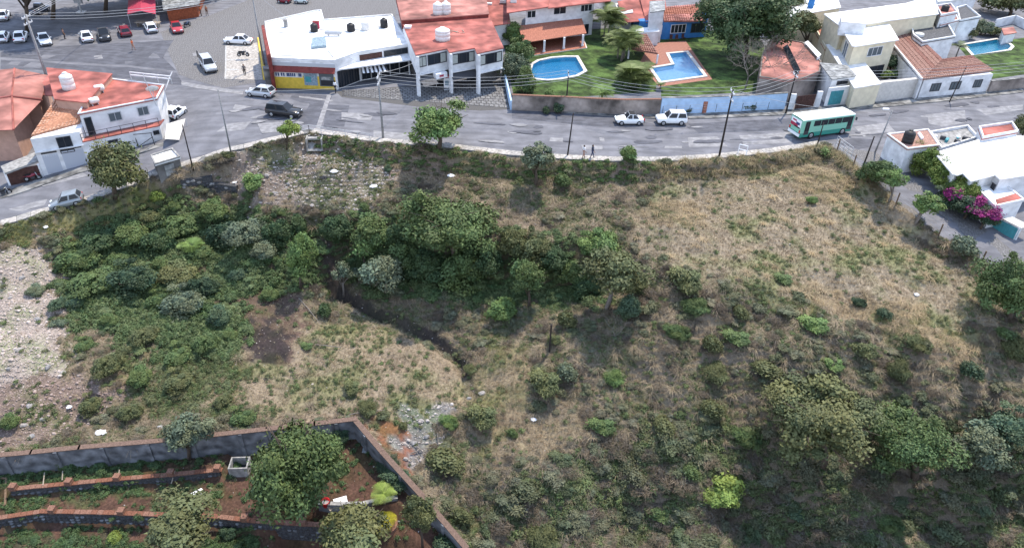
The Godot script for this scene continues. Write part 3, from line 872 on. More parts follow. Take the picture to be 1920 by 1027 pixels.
# concrete slabs of a pavement, each a part, with open joints
func slabs(parent: Node, i0: int, i1: int, wide: float) -> void:
	var line := PackedVector2Array()
	for i in range(i0, i1 + 1):
		line.append(edge[i])
	var len := length_of(line)
	var s := 0.1
	while s < len - 1.5:
		var step := rf(1.35, 1.6)
		var a := along(line, s); var b := along(line, s + step - 0.05)
		var d := (b - a).normalized(); var n := Vector2(d.y, -d.x)
		var q := [a + n * 0.08, b + n * 0.08, b + n * (wide - 0.04), a + n * (wide - 0.04)]
		var st := S()
		var up := 0.135 + rf(0.0, 0.02)
		var t := []
		for p in q: t.append(north_on(p, up))
		quad(st, t[0], t[3], t[2], t[1])
		for k in 4:
			var e: Vector3 = t[k]; var f: Vector3 = t[(k + 1) % 4]
			quad(st, e, f, f - Vector3(0, 0.08, 0), e - Vector3(0, 0.08, 0))
		done(st, "slab", M.sidewalk if rng.randf() < 0.7 else M.sidewalk_b, parent)
		s += step

func build_roads() -> void:
	var big := PackedVector2Array()
	for i in range(1, edge.size() - 1):
		big.append(edge[i])
	big.append_array(PackedVector2Array([Vector2(160, -40), Vector2(160, -230), Vector2(-160, -230), Vector2(-160, -60)]))
	sheet("road", big, M.asphalt, 0.02, "patched grey asphalt street and plaza", 3.0)
	var dark := [V2([-76.25, -104.5, -69.12, -104.26, -57.91, -105.13, -50.37, -103.92, -47.63, -99.78, -56.55, -101.83, -67.16, -101.88, -74.21, -101.02]),
		V2([-73.39, -110.73, -61.81, -114.18, -55.46, -116.21, -54.2, -108.79, -50.62, -104.61, -58.19, -105.79, -69.52, -105.03, -76.91, -105.61, -78.13, -107.66]),
		V2([-34.08, -96.06, -25.4, -95.05, -24.47, -85.12, -27.43, -85.45, -29.1, -92.45]),
		V2([-0.81, -94.59, 12.69, -91.75, 19.27, -88.51, 18.38, -87.1, 8.92, -87.97, -0.71, -89.51]),
		V2([22.26, -89.8, 37.11, -92.91, 35.94, -88.98, 23.1, -86.88]),
		V2([-25.43, -91.97, -22.36, -91.87, -21.65, -85.06, -24.27, -85.14]),
		V2([42.92, -87.26, 45.46, -86.8, 43.18, -83.34, 40.25, -85.08])]
	for p in dark:
		sheet("asphalt_patch", p, M.asphalt_new, 0.026, "darker newer asphalt laid over the street", 3.0)
	var pale := [V2([-48.75, -101.29, -38.05, -96.44, -37.54, -94.88, -48.03, -99.8]), V2([-36.52, -85.43, -33.71, -86.15, -34.03, -83.22, -37.35, -83.21]), V2([-32.74, -85.62, -29.67, -86.26, -28.11, -83, -31.4, -82.93]), V2([-22.92, -89.49, -18.76, -89.54, -18.71, -87.32, -22.46, -87.31]),
		V2([21.48, -85.44, 25.31, -86.09, 26, -83.15, 21.11, -82.6]), V2([28.2, -86.65, 35.73, -88.29, 35.24, -86.62, 28.16, -85.36]), V2([28.15, -84.72, 34.8, -86.27, 34.41, -84.97, 28.12, -83.78]), V2([18.19, -82.68, 20.3, -82.84, 20.2, -82.23, 18.03, -82.06]),
		V2([44.28, -90.66, 49.45, -92.52, 49.23, -89.04, 44.37, -87.51]), V2([55.12, -95.5, 62.36, -97.82, 60.45, -93.56, 55.29, -91.61]), V2([55.36, -100.59, 70.47, -104.78, 70.83, -103.98, 55.32, -99.6]), V2([64.12, -98.36, 72.14, -100.85, 71.02, -98.82, 64.58, -96.34]),
		V2([4.17, -83.99, 5.75, -83.97, 5.71, -82.87, 4.01, -82.88]), V2([7.89, -82.13, 10.5, -82.19, 10.4, -80.98, 7.96, -81.08]), V2([10.29, -84.5, 10.88, -84.39, 10.85, -83.29, 10.27, -83.4]), V2([-17.83, -84.22, -12.44, -83.55, -12.83, -81.5, -17.42, -81.88]), V2([-56.64, -68.95, -52.28, -70.95, -51.25, -70.12, -55.82, -67.48]), V2([-55.96, -74.44, -50.91, -75.88, -49.52, -74.96, -54.04, -73.2]),
		V2([-29.83, -94.73, -24.85, -93.53, -24.93, -92.95, -29.68, -94.14]), V2([-37.45, -91.35, -35.04, -90.48, -34.9, -89.15, -37.25, -89.91]), V2([-50.42, -110.7, -49.62, -111.2, -48.96, -110.03, -49.84, -109.54]), V2([-64.31, -108.01, -63.38, -108.58, -62.62, -107.28, -63.71, -106.88])]
	for p in pale:
		sheet("concrete_patch", p, M.concrete_patch, 0.032, "pale concrete repair in the asphalt street", 3.0)
	sheet("cobbled_yard", V2([-59.17, -120, -54.59, -130.48, -49.95, -144.71, -24.48, -152.61, -22.43, -132.08, -33.7, -127.45, -37.05, -133.68, -43.51, -126.35, -37.32, -100, -41.28, -98.14, -49.79, -103.42, -53.39, -109.44]), M.cobbles, 0.026, "grey cobbled yard beside the plaza", 3.0)
	# concrete parking bay with painted lines
	var bay := sheet("parking_bay", V2([-46.55, -114.33, -42.13, -116.44, -36.75, -101.13, -42.57, -101.84]), M.sidewalk, 0.036, "pale concrete parking bay with white lines", 3.0)
	for l in [V2([-44.6, -108.92, -39.81, -109.74, -39.71, -109.44, -44.51, -108.64]), V2([-43.56, -105.49, -38.41, -105.83, -38.28, -105.41, -43.43, -105.1]), V2([-46.47, -114.1, -46.31, -114.12, -42.33, -101.83, -42.49, -101.84])]:
		sheet("painted_line", l, M.line_white, 0.042, "", 3.0, 0.0, bay)
	# speed bump or drain strip across the street
	sheet("drain_strip", V2([-26.14, -95.4, -25.56, -95.44, -24.36, -83.81, -25, -83.76]), M.concrete_patch, 0.038, "pale concrete strip across the street", 3.0)
	# stone slab forecourt: joint bed and slabs
	var fore := sheet("forecourt", V2([-25.18, -96.7, -14.56, -100.17, -2.15, -103.59, -0.91, -92.53, -4.99, -91.64, -13.56, -92.3, -24.03, -94.76]), M.joint, 0.026, "forecourt of grey stone slabs before the garages", 3.0)
	var f := [Vector2(-24.11, -95.15), Vector2(-1.13, -92.88), Vector2(-2.1, -101.83), Vector2(-24.54, -97.17)]
	var made := 0
	for r in 9:
		var k := 0
		while k < 34:
			var s0 := (k + (0.5 if r % 2 else 0.0)) / 34.0; var s1 := (k + 1 + (0.5 if r % 2 else 0.0)) / 34.0
			var q0 := r / 9.0; var q1 := (r + 1) / 9.0
			k += 1
			if s1 > 1.0: continue
			var c := []
			for e in [[s0, q0], [s1, q0], [s1, q1], [s0, q1]]:
				var lo: Vector2 = f[0].lerp(f[1], e[0]); var hi: Vector2 = f[3].lerp(f[2], e[0])
				c.append(lo.lerp(hi, e[1]))
			var poly := grown(PackedVector2Array(c), -0.045 - rf(0, 0.03))
			if made >= 295: continue
			made += 1
			var st := S()
			var y := 0.03
			prism(st, poly, y, y + 0.03 + rf(0, 0.02))
			done(st, "slab", M.paver if rng.randf() < 0.62 else M.paver_dark, fore)
	# pavements
	var lw := sheet("left_sidewalk", strip(edge, 1, 10, 0.05, 1.3), M.sidewalk_grey, 0.115, "pale concrete pavement curving down the side street", 2.0, 0.4)
	slabs(lw, 1, 10, 1.3)
	var nw := sheet("near_sidewalk", strip(edge, 10, 22, 0.05, 1.25), M.sidewalk_grey, 0.115, "pale concrete pavement along the overgrown lot", 2.0, 0.4)
	slabs(nw, 10, 22, 1.25)
	# worn spots, oil stains and small repairs, laid along the street
	for k in 70:
		var fr := rng.randf()
		var line: PackedVector2Array = V2([-36.93, -85.83, -28.16, -88.31, -18.19, -86.29, -0.61, -84.84, 15.39, -84.9, 32.8, -87.65, 52.4, -93.61, 71.68, -100.01])
		var p := along(line, fr * length_of(line)); var q := along(line, minf(fr * length_of(line) + 0.5, length_of(line)))
		if p.distance_to(q) < 0.1: continue
		var d := (q - p).normalized(); var n := Vector2(-d.y, d.x)
		p += n * rf(-3.6, 3.2)
		var l := rf(0.4, 2.6); var w := rf(0.15, 0.7)
		var ring := PackedVector2Array()
		for j in 9:
			var a := TAU * j / 9.0
			ring.append(p + d * cos(a) * l * rf(0.6, 1.0) + n * sin(a) * w * rf(0.6, 1.0))
		sheet("road_stain", ring, M.asphalt_new if k % 3 else M.concrete_patch, 0.044 + 0.0008 * k, "worn or stained spot on the asphalt street", 4.0)
	sheet("far_sidewalk", V2([-0.96, -94.77, 6.4, -93.56, 12.8, -92.84, 19.2, -92.68, 25.81, -93.64, 37.25, -95.87, 47.13, -98.83, 60.85, -102.64, 75.79, -107.44, 74.78, -105.61, 59.88, -100.52, 46.37, -96.76, 36.69, -93.94, 25.41, -91.64, 18.93, -90.87, 12.64, -91.21, 6.33, -91.9, -0.92, -93.26]), M.sidewalk_grey, 0.13, "worn grey pavement below the garden walls", 3.0, 0.3)
	sheet("house_sidewalk", V2([-58.63, -72.36, -54.86, -74.77, -50.34, -77.34, -46.89, -79.87, -43.63, -82.29, -42.97, -81.2, -46.15, -78.93, -49.52, -76.3, -53.94, -73.62, -57.86, -71.03]), M.sidewalk_grey, 0.12, "grey pavement before the corner house", 3.0, 0.3)
	sheet("alley", V2([39.94, -84.16, 42.7, -79.49, 44.49, -75.88, 47.22, -69.2, 49.05, -64.13, 50.69, -59.72, 52.95, -57.92, 53.38, -60.84, 51.92, -64.6, 50.86, -68.19, 46.94, -74.37, 45.95, -79.58, 44.21, -83.45]), M.cobbles, 0.03, "rough grey lane between the lot and the hedge", 3.0)
	# gardens
	sheet("lawn", V2([-3.27, -126.4, 25.12, -132.83, 19.66, -100.92, -0.46, -95.39]), M.lawn, 0.03, "green lawn around the curved pool", 3.0)
	sheet("lawn", V2([24.68, -131.18, 41.96, -131.62, 38.67, -103.35, 20.12, -98.9]), M.lawn, 0.03, "green lawn beside the brick pool terrace", 3.0)
	sheet("lawn", V2([75.41, -126.42, 99.92, -138.37, 87.17, -116.98, 71.92, -110.67]), M.lawn, 0.03, "green lawn beyond the right-hand pool", 3.0)
# ---------- left of the crossing ----------
func build_left_side() -> void:
	var t := thing("corner_house", "white two-storey corner house with red roof and balcony", "house")
	var A := Vector2(-55.2, -75.56); var B := Vector2(-50.87, -78.02); var C := Vector2(-44.06, -83.3)
	var r0 := Vector2(-56.51, -84.13); var r1 := Vector2(-52.19, -83.16)
	# garage wing with its tiled roof
	block(t, PackedVector2Array([A, B, r1, r0]), -5.0, 1.35, "white_wall")
	var e0 := Vector3(-55.4, 1.5, -76.16); var e1 := Vector3(-51.9, 1.5, -80.07)
	var d0 := Vector3(-56.27, 2.85, -83.77); var d1 := Vector3(-51.97, 2.85, -82.81)
	var ro := slab(t, e0, d0, d1, e1, 0.12, M.tile_orange)
	tile_rows(ro, e0, e1, d1, d0, 15, 0.42, "tile_orange_pale", "tile_orange")
	var n1 := S()
	prism(n1, PackedVector2Array([A, B, r1, r0]), 1.353, 1.4)
	done(n1, "cornice", M.white_wall, t)
	win(t, A, B, 0.50, 0.78, -0.85, 1.05, 1, "steel_dark", "glass_dark")
	boarded(t, A, B, 0.10, 0.42, -3.1, -0.75, "door_pale", "garage_shade_boards", 7)
	boarded(t, A, B, 0.50, 0.96, -2.9, -0.65, "door_pale", "garage_shade_boards", 9)
	for y in [-0.62, -1.0]:
		panel(t, A, B, 0.1, 0.42, y, y + 0.2, "steel_dark" if y == -0.62 else "white_wall", "vent" if y == -0.62 else "lintel", 0.05)
	panel(t, A, B, 0.52, 0.94, -0.52, -0.36, "steel_dark", "vent", 0.05)
	panel(t, A, B, 0.0, 1.0, -0.3, -0.2, "white_wall", "ledge", 0.22)
	# main wing: lower storey stands forward, upper set back behind the balcony
	var U0 := B + Vector2(-0.3, -1.5); var U1 := C + Vector2(-0.3, -1.5); var U2 := Vector2(-45.31, -89.24); var U3 := Vector2(-53.05, -90.77)
	block(t, PackedVector2Array([B, C, U1 + Vector2(0.1, -0.4), U0 + Vector2(-0.1, -0.4)]), -5.0, 0.0, "white_wall", "red_roof", 0.02)
	block(t, PackedVector2Array([U0, U1, U2, U3, r1]), -3.0, 2.8, "white_wall", "red_roof", 0.12, 0.12)
	win(t, U0, U1, 0.34, 0.50, 1.25, 2.3, 1, "steel_grey", "glass_grey")
	win(t, U0, U1, 0.72, 0.86, 1.25, 2.3, 1, "steel_grey", "glass_grey")
	win(t, U0, U1, 0.04, 0.12, 0.2, 2.3, 0, "steel_dark", "glass_dark", "door")
	rail(t, Vector3(B.x, 0.13, B.y), Vector3(C.x, 0.13, C.y), 0.95, 7, M.steel_dark)
	win(t, B, C, 0.30, 0.42, -0.75, -0.45, 0, "steel_dark", "glass_dark")
	win(t, B, C, 0.90, 0.97, -0.9, -0.45, 2, "steel_dark", "glass_dark")
	# middle wing with the high flat roof
	block(t, V2([-54.92, -81.83, -50.94, -81.2, -52.38, -90.58, -61.31, -91.87]), -1.0, 3.6, "pink_wall", "red_roof", 0.12)
	# roof things
	tank("white water tank standing on the left red roof", Vector3(-54.9, 3.75, -85.07), 0.75, 2.0)
	gas_tank("round white gas tank on the roof step, upper of two", Vector3(-51.9, 2.95, -86.2), 0.6, 1.2, 0.42)
	gas_tank("white gas tank on red roof, lower of two", Vector3(-50.68, 2.95, -82.34), 0.9, 1.2, 0.38)
	dish("white satellite dish on the red roof of the corner house", Vector3(-44.62, 2.95, -84.94), 0.5, 0.75)
	var mast := thing("antenna_mast", "thin grey mast rising from the corner house roof", "mast", Vector3(-43.41, 2.95, -82.67))
	var st := S()
	tube(st, [Vector3.ZERO, Vector3(-0.5, 3.6, 0.3)], [0.06, 0.04], 6)
	done(st, "pole", M.steel_grey, mast)
	# white sign frame over the roof
	var sg := thing("sign_frame", "white billboard frame standing on the corner house roof end", "sign")
	var s0 := Vector3(-49.99, 2.95, -90.66); var s1 := Vector3(-44.36, 2.95, -89.68)
	for k in 2:
		var q := S()
		bar(q, s0 + Vector3(0, 0.7 + k * 0.35, 0), s1 + Vector3(0, 0.7 + k * 0.35, 0), 0.1, 0.14)
		done(q, "beam", M.white_wall, sg)
	for k in 4:
		var q := S()
		var p := s0.lerp(s1, k / 3.0)
		bar(q, p, p + Vector3(0, 1.1, 0), 0.08, 0.08)
		done(q, "post", M.steel_grey, sg)
	slab(sg, Vector3(-44.77, 2.6, -87.97), Vector3(-45.98, 2.6, -92.8) + Vector3(0, 0.3, 0), Vector3(-45.13, 2.6, -92.09) + Vector3(0, 1.2, 0), Vector3(-43.89, 2.6, -86.96) + Vector3(0, 1.0, 0), 0.12, M.white_wall, "panel")
	# canvas shade at the corner
	var sh := thing("canvas_shade", "cream canvas shade at the corner house end", "awning")
	var c0 := Vector3(-43.15, 0.3, -83.44); var c1 := Vector3(-41.98, -0.1, -86.13); var c2 := Vector3(-41.28, -1, -81.78); var c3 := Vector3(-42.45, -0.4, -80.68)
	slab(sh, c0, c1, c2, c3, 0.03, M.coping, "canvas")
	for p in [c1, c2]:
		var q := S()
		tube(q, [p, Vector3(p.x, north_height(p.x, p.z), p.z)], [0.04, 0.04], 6)
		done(q, "pole", M.steel_grey, sh)
	# neighbour with hipped red roofs
	var h := thing("hipped_house", "pink house with hipped red roofs by the left frame edge", "house")
	block(h, V2([-67.84, -84.44, -62.83, -84.89, -60.98, -87.51, -63.54, -94.11, -69.64, -96.59, -74.53, -95.06]), -4.5, 1.2, "pink_wall")
	slab(h, Vector3(-68.11, 1.5, -85.04), Vector3(-74.41, 1.5, -95.06), Vector3(-67.95, 2.3, -95.11), Vector3(-62.85, 2.3, -85.61), 0.1, M.red_roof_pale)
	slab(h, Vector3(-62.85, 2.3, -85.61), Vector3(-67.95, 2.3, -95.11), Vector3(-63.44, 1.6, -94.84), Vector3(-59.93, 1.6, -86.6), 0.1, M.red_roof_pale)
	slab(h, Vector3(-63.8, 1, -77.9), Vector3(-68.01, 1.55, -84.93), Vector3(-62.92, 2.28, -85.83), Vector3(-59.09, 1, -78.75), 0.1, M.red_roof_pale)
	slab(h, Vector3(-59.09, 1, -78.75), Vector3(-62.92, 2.28, -85.83), Vector3(-59.9, 1.5, -86.85), Vector3(-60.12, 1.2, -83.95), 0.1, M.red_roof_pale)
	slab(h, Vector3(-62.11, 1.4, -88.71), Vector3(-62.95, 1.9, -93.85), Vector3(-59.89, 1.8, -92.83), Vector3(-58.4, 1.4, -88.15), 0.1, M.red_roof)
	for q in [[Vector3(-67.91, 2.32, -95.05), Vector3(-62.81, 2.32, -85.56)], [Vector3(-62.88, 2.3, -85.78), Vector3(-59.05, 1.02, -78.71)], [Vector3(-62.81, 2.32, -85.56), Vector3(-59.83, 1.62, -86.56)], [Vector3(-68.01, 1.55, -84.93), Vector3(-62.81, 2.32, -85.56)]]:
		var rc := S()
		tube(rc, [q[0], q[1]], [0.12, 0.12], 6)
		done(rc, "ridge_cap", M.red_roof, h)
	block(h, V2([-64.5, -78.82, -59.86, -79.67, -61.06, -85.07, -63.37, -87.84, -69.28, -86.41]), -5.0, 0.7, "pink_wall")
	# gate house
	var g := thing("gate_shelter", "concrete carport with a dark brown metal gate", "gate")
	var g0 := Vector2(-58.27, -73.73); var g1 := Vector2(-55.31, -75.38)
	boarded(g, g0, g1, 0.02, 0.98, -3.7, -1.75, "gate_brown", "gate", 10)
	var gs := S()
	prism(gs, V2([-58.91, -74.32, -57.1, -78.09, -55.49, -76.09, -57.47, -72.71]), -1.72, -1.5)
	done(gs, "roof", M.concrete, g)
	for p in [g0, g1]:
		var q := S()
		box(q, Vector3(p.x, -2.7, p.y - 0.1), Vector3(0.25, 2.0, 0.25))
		done(q, "post", M.white_wall, g)
	# kiosk
	var k := thing("kiosk", "small weathered concrete kiosk with flat white roof on the verge", "kiosk")
	var kp := V2([-42.09, -76.08, -40.43, -77.92, -38.82, -75.92, -40.72, -74])
	block(k, kp, -3.4, -0.55, "grey_wall")
	var kr := S()
	prism(kr, grown(kp, 0.12), -0.547, -0.42)
	var kro := done(kr, "roof", M.white_roof, k)
	var kq := S()
	parapet(kq, grown(kp, 0.11), -0.42, -0.24, 0.2)
	done(kq, "parapet", M.concrete, kro)
	boarded(k, kp[3], kp[2], 0.3, 0.7, -2.2, -0.9, "sheet_metal", "shutter", 4)
	# open gate leaf standing by the house
	var og := thing("metal_gate", "dark open metal gate frame on the pavement", "gate")
	for s in [[Vector2(0, 0), Vector2(0, 1.9)], [Vector2(0, 1.9), Vector2(-2.2, 1.7)], [Vector2(-2.2, 1.7), Vector2(-2.0, 0)], [Vector2(0, 1.4), Vector2(-2.0, 0.1)]]:
		var q := S()
		var o := Vector3(-44.31, -2, -81.55)
		bar(q, o + Vector3(s[0].x, s[0].y, 0), o + Vector3(s[1].x, s[1].y, 0.2), 0.07, 0.07)
		done(q, "bar", M.steel_dark, og)
	# plaza stalls at the top
	var s1t := thing("market_stall", "market stall under a crimson tarpaulin by the plaza", "stall")
	var m0 := Vector3(-64.64, 2.3, -121.48); var m1 := Vector3(-60.23, 2.3, -122.02); var m2 := Vector3(-65.07, 2.5, -133.45); var m3 := Vector3(-69.53, 2.5, -132.85)
	slab(s1t, m0, m3, (m3 + m2) * 0.5 + Vector3(0, 0.6, 0), (m0 + m1) * 0.5 + Vector3(0, 0.5, 0), 0.04, M.tarp_red, "canopy")
	slab(s1t, (m0 + m1) * 0.5 + Vector3(0, 0.5, 0), (m3 + m2) * 0.5 + Vector3(0, 0.6, 0), m2, m1, 0.04, M.tarp_red, "canopy")
	for p in [m0, m1, m2, m3]:
		var q := S()
		tube(q, [p, Vector3(p.x, 0, p.z)], [0.03, 0.03], 5)
		done(q, "pole", M.steel_grey, s1t)
	var tb := S()
	box(tb, Vector3(m0.x + 2.5, 0.75, m0.z - 1.0), Vector3(4.0, 0.08, 1.2))
	for sx in [-1.7, 1.7]:
		box(tb, Vector3(m0.x + 2.5 + sx, 0.36, m0.z - 1.0), Vector3(0.08, 0.7, 0.9))
	done(tb, "table", M.wood_pale, s1t)
	var s2 := thing("food_stall", "brown food stall with a grey sheet metal roof", "stall")
	var kq2 := V2([-60.22, -124.93, -55.65, -128.82, -58.69, -140.47, -65.89, -137.54])
	block(s2, grown(kq2, -0.5), -0.2, 2.0, "stall_orange")
	var rr := S()
	prism(rr, kq2, 2.1, 2.2)
	done(rr, "roof", M.sheet_metal, s2)
	panel(s2, grown(kq2, -0.5)[0], grown(kq2, -0.5)[1], 0.08, 0.9, 0.9, 1.9, "gate_brown", "serving_hatch")
	panel(s2, grown(kq2, -0.5)[0], grown(kq2, -0.5)[1], 0.05, 0.95, 0.78, 0.88, "wood_pale", "counter", 0.4)
	# billboard post with box in the plaza
	var ub := thing("utility_box", "grey utility box on a post in the plaza", "utility box", Vector3(-76.66, 0, -128.99))
	for q in [["post", Vector3(0, 0.9, 0), Vector3(0.25, 1.8, 0.25)], ["cabinet", Vector3(0, 2.2, 0), Vector3(1.3, 1.1, 0.5)], ["plinth", Vector3(0, 0.12, 0), Vector3(1.4, 0.24, 1.1)]]:
		var b := S()
		box(b, q[1], q[2])
		done(b, q[0], M.steel_grey, ub)
# ---------- the shop, the flats and the villa gardens across the street ----------
func pool(k: int, label: String, tile: String) -> void:
	var poly: PackedVector2Array = pools[k]
	var t := thing("swimming_pool", label, "pool")
	var b := S()
	var turned := poly.duplicate()
	turned.reverse()
	sides_of(b, turned, -0.62, 0.05)
	poly_face(b, poly, -0.62)
	done(b, "basin", M[tile], t)
	var w := S()
	poly_face(w, poly, -0.05)
	done(w, "water", M.water, t)
	var c := S()
	parapet(c, grown(poly, 0.5), -0.1, 0.09, 0.5)
	done(c, "coping", M.coping, t)

func build_centre() -> void:
	var t := thing("shop_building", "long white flat-roofed shop with yellow painted front", "shop")
	var roof := V2([-39.46, -113.9, -33.46, -120.82, -32.53, -121.24, -30.89, -116.06, -20.83, -120.24, -18.17, -112, -16.16, -105.57, -22.69, -101.32, -25.15, -97.5, -33.99, -97.67])
	block(t, roof, -0.3, 3.8, "white_wall", "white_roof", 0.05, 0.22)
	var F0 := roof[9]; var F1 := roof[8]; var F2 := roof[7]; var F3 := roof[6]
	# front band, lean-to and yellow wall
	panel(t, F0, F1, 0.0, 1.0, 3.1, 3.55, "steel_grey", "fascia", 0.05)
	var n := facing(F0, F1)
	var a := Vector3(F0.x, 3.05, F0.y); var b := Vector3(F1.x, 3.05, F1.y)
	slab(t, a + n * 0.75 - Vector3(0, 0.55, 0), a, b, b + n * 0.75 - Vector3(0, 0.55, 0), 0.08, M.red_dark, "lean_to_roof")
	panel(t, F0, F1, 0.02, 0.98, -0.2, 1.75, "yellow", "painted_wall", 0.05)
	panel(t, F0, F1, 0.03, 0.47, 1.5, 2.25, "white_wall", "sign_board", 0.08)
	var letters := [0.05, 0.085, 0.10, 0.135, 0.17, 0.20, 0.225, 0.25, 0.28, 0.31, 0.34, 0.38, 0.41, 0.435]
	for k in letters.size():
		if k in [2, 5, 11]: continue
		panel(t, F0, F1, letters[k], letters[k] + 0.022, 1.62, 2.08, "sign_blue", "letter", 0.095)
	panel(t, F0, F1, 0.49, 0.70, 0.45, 2.2, "picture_blue", "painted_picture", 0.08)
	panel(t, F0, F1, 0.51, 0.60, 0.9, 1.7, "teal", "painted_figure", 0.092)
	panel(t, F0, F1, 0.73, 0.96, 0.4, 2.2, "glass_grey", "painted_picture", 0.08)
	panel(t, F0, F1, 0.75, 0.94, 0.5, 1.25, "interior_dark", "painted_figure", 0.092)
	panel(t, F0, F1, 0.76, 0.92, 1.3, 1.75, "sheet_metal", "painted_figure", 0.092)
	# right front: canopy, window band and dark shop openings
	var can := S()
	prism(can, V2([-25.27, -97.53, -15.44, -102.72, -16.22, -107.37, -23.17, -103.28, -25.83, -100.06]), 2.6, 2.75)
	done(can, "canopy", M.white_wall, t)
	boarded(t, F2, F3, 0.02, 0.46, 2.8, 3.6, "gate_brown", "shutter", 6)
	win(t, F2, F3, 0.5, 0.97, 2.85, 3.6, 3, "steel_dark", "glass_dark")
	for k in 4:
		win(t, F1, F2, 0.06 + k * 0.23, 0.26 + k * 0.23, 0.1, 2.4, 1, "steel_dark", "glass_dark", "shop_door")
	for k in 5:
		win(t, F2, F3, 0.04 + k * 0.19, 0.20 + k * 0.19, 0.1, 2.4, 1, "steel_dark", "glass_dark", "shop_door")
	for p in [Vector2(-22.6, -100.96), Vector2(-16.02, -104.23)]:
		var q := S()
		box(q, Vector3(p.x, 1.3, p.y), Vector3(0.14, 2.6, 0.14))
		done(q, "post", M.white_wall, t)
	# striped awning under the canopy
	var aw := thing("striped_awning", "black and white striped awning under the shop canopy", "awning")
	var w0 := Vector3(-22.22, 2.35, -100.49); var w1 := Vector3(-19.08, 2.35, -101.93); var w2 := Vector3(-18.46, 1.75, -100.62); var w3 := Vector3(-21.85, 1.75, -99.42)
	for k in 12:
		slab(aw, w3.lerp(w2, k / 12.0), w0.lerp(w1, k / 12.0), w0.lerp(w1, (k + 1) / 12.0), w3.lerp(w2, (k + 1) / 12.0), 0.03, M.plastic_white if k % 2 == 0 else M.steel_dark, "stripe")
	# red pylon wall at the left end
	var py := thing("red_pylon_wall", "tall dark red wall at the left end of the shop", "wall")
	var pq := S()
	prism(pq, V2([-38.49, -109.12, -38.26, -109.68, -33.56, -97.04, -33.86, -96.35]), 0.0, 4.9)
	done(pq, "panel", M.red_dark, py)
	var pz := S()
	prism(pz, grown(V2([-35.16, -97.87, -34.43, -98.38, -33.85, -97.15, -34.65, -96.65]), 0.1), -0.2, 2.8)
	done(pz, "pier", M.grey_wall, py)
	var yk := S()
	drape(yk, V2([-42.76, -118.49, -42.42, -118.54, -36.13, -101.12, -36.67, -101.13]), 0.2, 3.0, 0.2)
	tag(done(yk, "yellow_kerb", M.yellow), "yellow painted kerb beside the parking bay", "kerb", "", "structure")
	# things on the white roof
	tank("black water tank beside a red crate on the white roof", Vector3(-30.98, 3.95, -110.28), 0.55, 1.25, "tank_black")
	tank("black water tank in the middle of the white roof", Vector3(-25.63, 3.95, -111.17), 0.62, 1.2, "tank_black")
	tank("beige water tank on the white roof, right of a black one", Vector3(-23.59, 3.95, -111.94), 0.6, 1.45)
	tank("black water tank at the right end of the white roof", Vector3(-21.02, 3.95, -113.61), 0.58, 1.4, "tank_black")
	gas_tank("long grey gas tank lying on the white roof", Vector3(-27.72, 3.95, -108.56), 0.12, 2.6, 0.32, "steel_grey")
	var rc := thing("red_crate", "red crate beside the black tank on the white roof", "crate", Vector3(-31.05, 3.95, -111.89))
	for q in [["box", Vector3(0, 0.5, 0), Vector3(0.9, 1.0, 0.6), "tarp_red"], ["lid", Vector3(0, 1.03, 0), Vector3(0.95, 0.05, 0.65), "red_dark"]]:
		var z := S()
		box(z, q[1], q[2])
		done(z, q[0], M[q[3]], rc)
	var sk := thing("skylight", "pale bluish tilted skylight on the white roof", "skylight")
	slab(sk, Vector3(-29.41, 3.95, -102.22) + Vector3(0, 0.35, 0), Vector3(-29.95, 3.95, -105.04) + Vector3(0, 0.75, 0), Vector3(-28.18, 3.95, -105.73) + Vector3(0, 0.75, 0), Vector3(-27.51, 3.95, -103.14) + Vector3(0, 0.35, 0), 0.3, M.picture_blue, "glazing")
	var ch := thing("roof_vent", "small white vent stack at the left of the white roof", "vent", Vector3(-35.75, 3.95, -112.15))
	for q in [["stack", Vector3(0, 0.5, 0), Vector3(0.5, 1.0, 0.5)], ["cap", Vector3(0, 1.08, 0), Vector3(0.75, 0.08, 0.75)]]:
		var z := S()
		box(z, q[1], q[2])
		done(z, q[0], M.concrete, ch)
	var runs := [[Vector3(-36.1, 3.97, -108.83), Vector3(-31.5, 3.97, -110.42)], [Vector3(-30.29, 3.97, -111.1), Vector3(-25.98, 3.97, -110.53)], [Vector3(-25.24, 3.97, -111.68), Vector3(-21.54, 3.97, -113.76)], [Vector3(-27.34, 3.97, -102.39), Vector3(-25.59, 3.97, -98.92)], [Vector3(-33.32, 3.97, -99), Vector3(-30.35, 3.97, -98.87)]]
	for k in runs.size():
		var z := S()
		tube(z, [runs[k][0] + Vector3(0, 0.06, 0), runs[k][1] + Vector3(0, 0.06, 0)], [0.05, 0.05], 6)
		tag(done(z, "roof_pipe", M.steel_grey), "thin grey pipe across the white roof, %s from the back left" % ["first", "second", "third", "fifth", "fourth"][k], "pipe", "pipes on the white roof")
	# ---- flats with the red roof
	var r := thing("red_roof_flats", "white three-bay flats with a red flat roof and garages", "house")
	var low := V2([-17.73, -110.79, -5.03, -115.71, -2.33, -100.28, -5.71, -97.67, -6.13, -99.87, -9.45, -97.71, -9.88, -99.24, -13.79, -96.16])
	block(r, low, 2.8, 5.6, "white_wall", "red_roof", 0.1)
	var base := low.duplicate()
	for k in range(2, 8):
		base[k] += Vector2(-0.4, -4.2)
	block(r, base, -0.3, 2.797, "grey_wall")
	block(r, V2([-22.11, -130.76, -7.06, -136.69, -4.98, -114.43, -17.59, -109.53]), 5.0, 6.2, "red_dark", "red_roof_pale", 0.08)
	var bays := [[low[7], low[6]], [low[5], low[4]], [low[3], low[2]]]
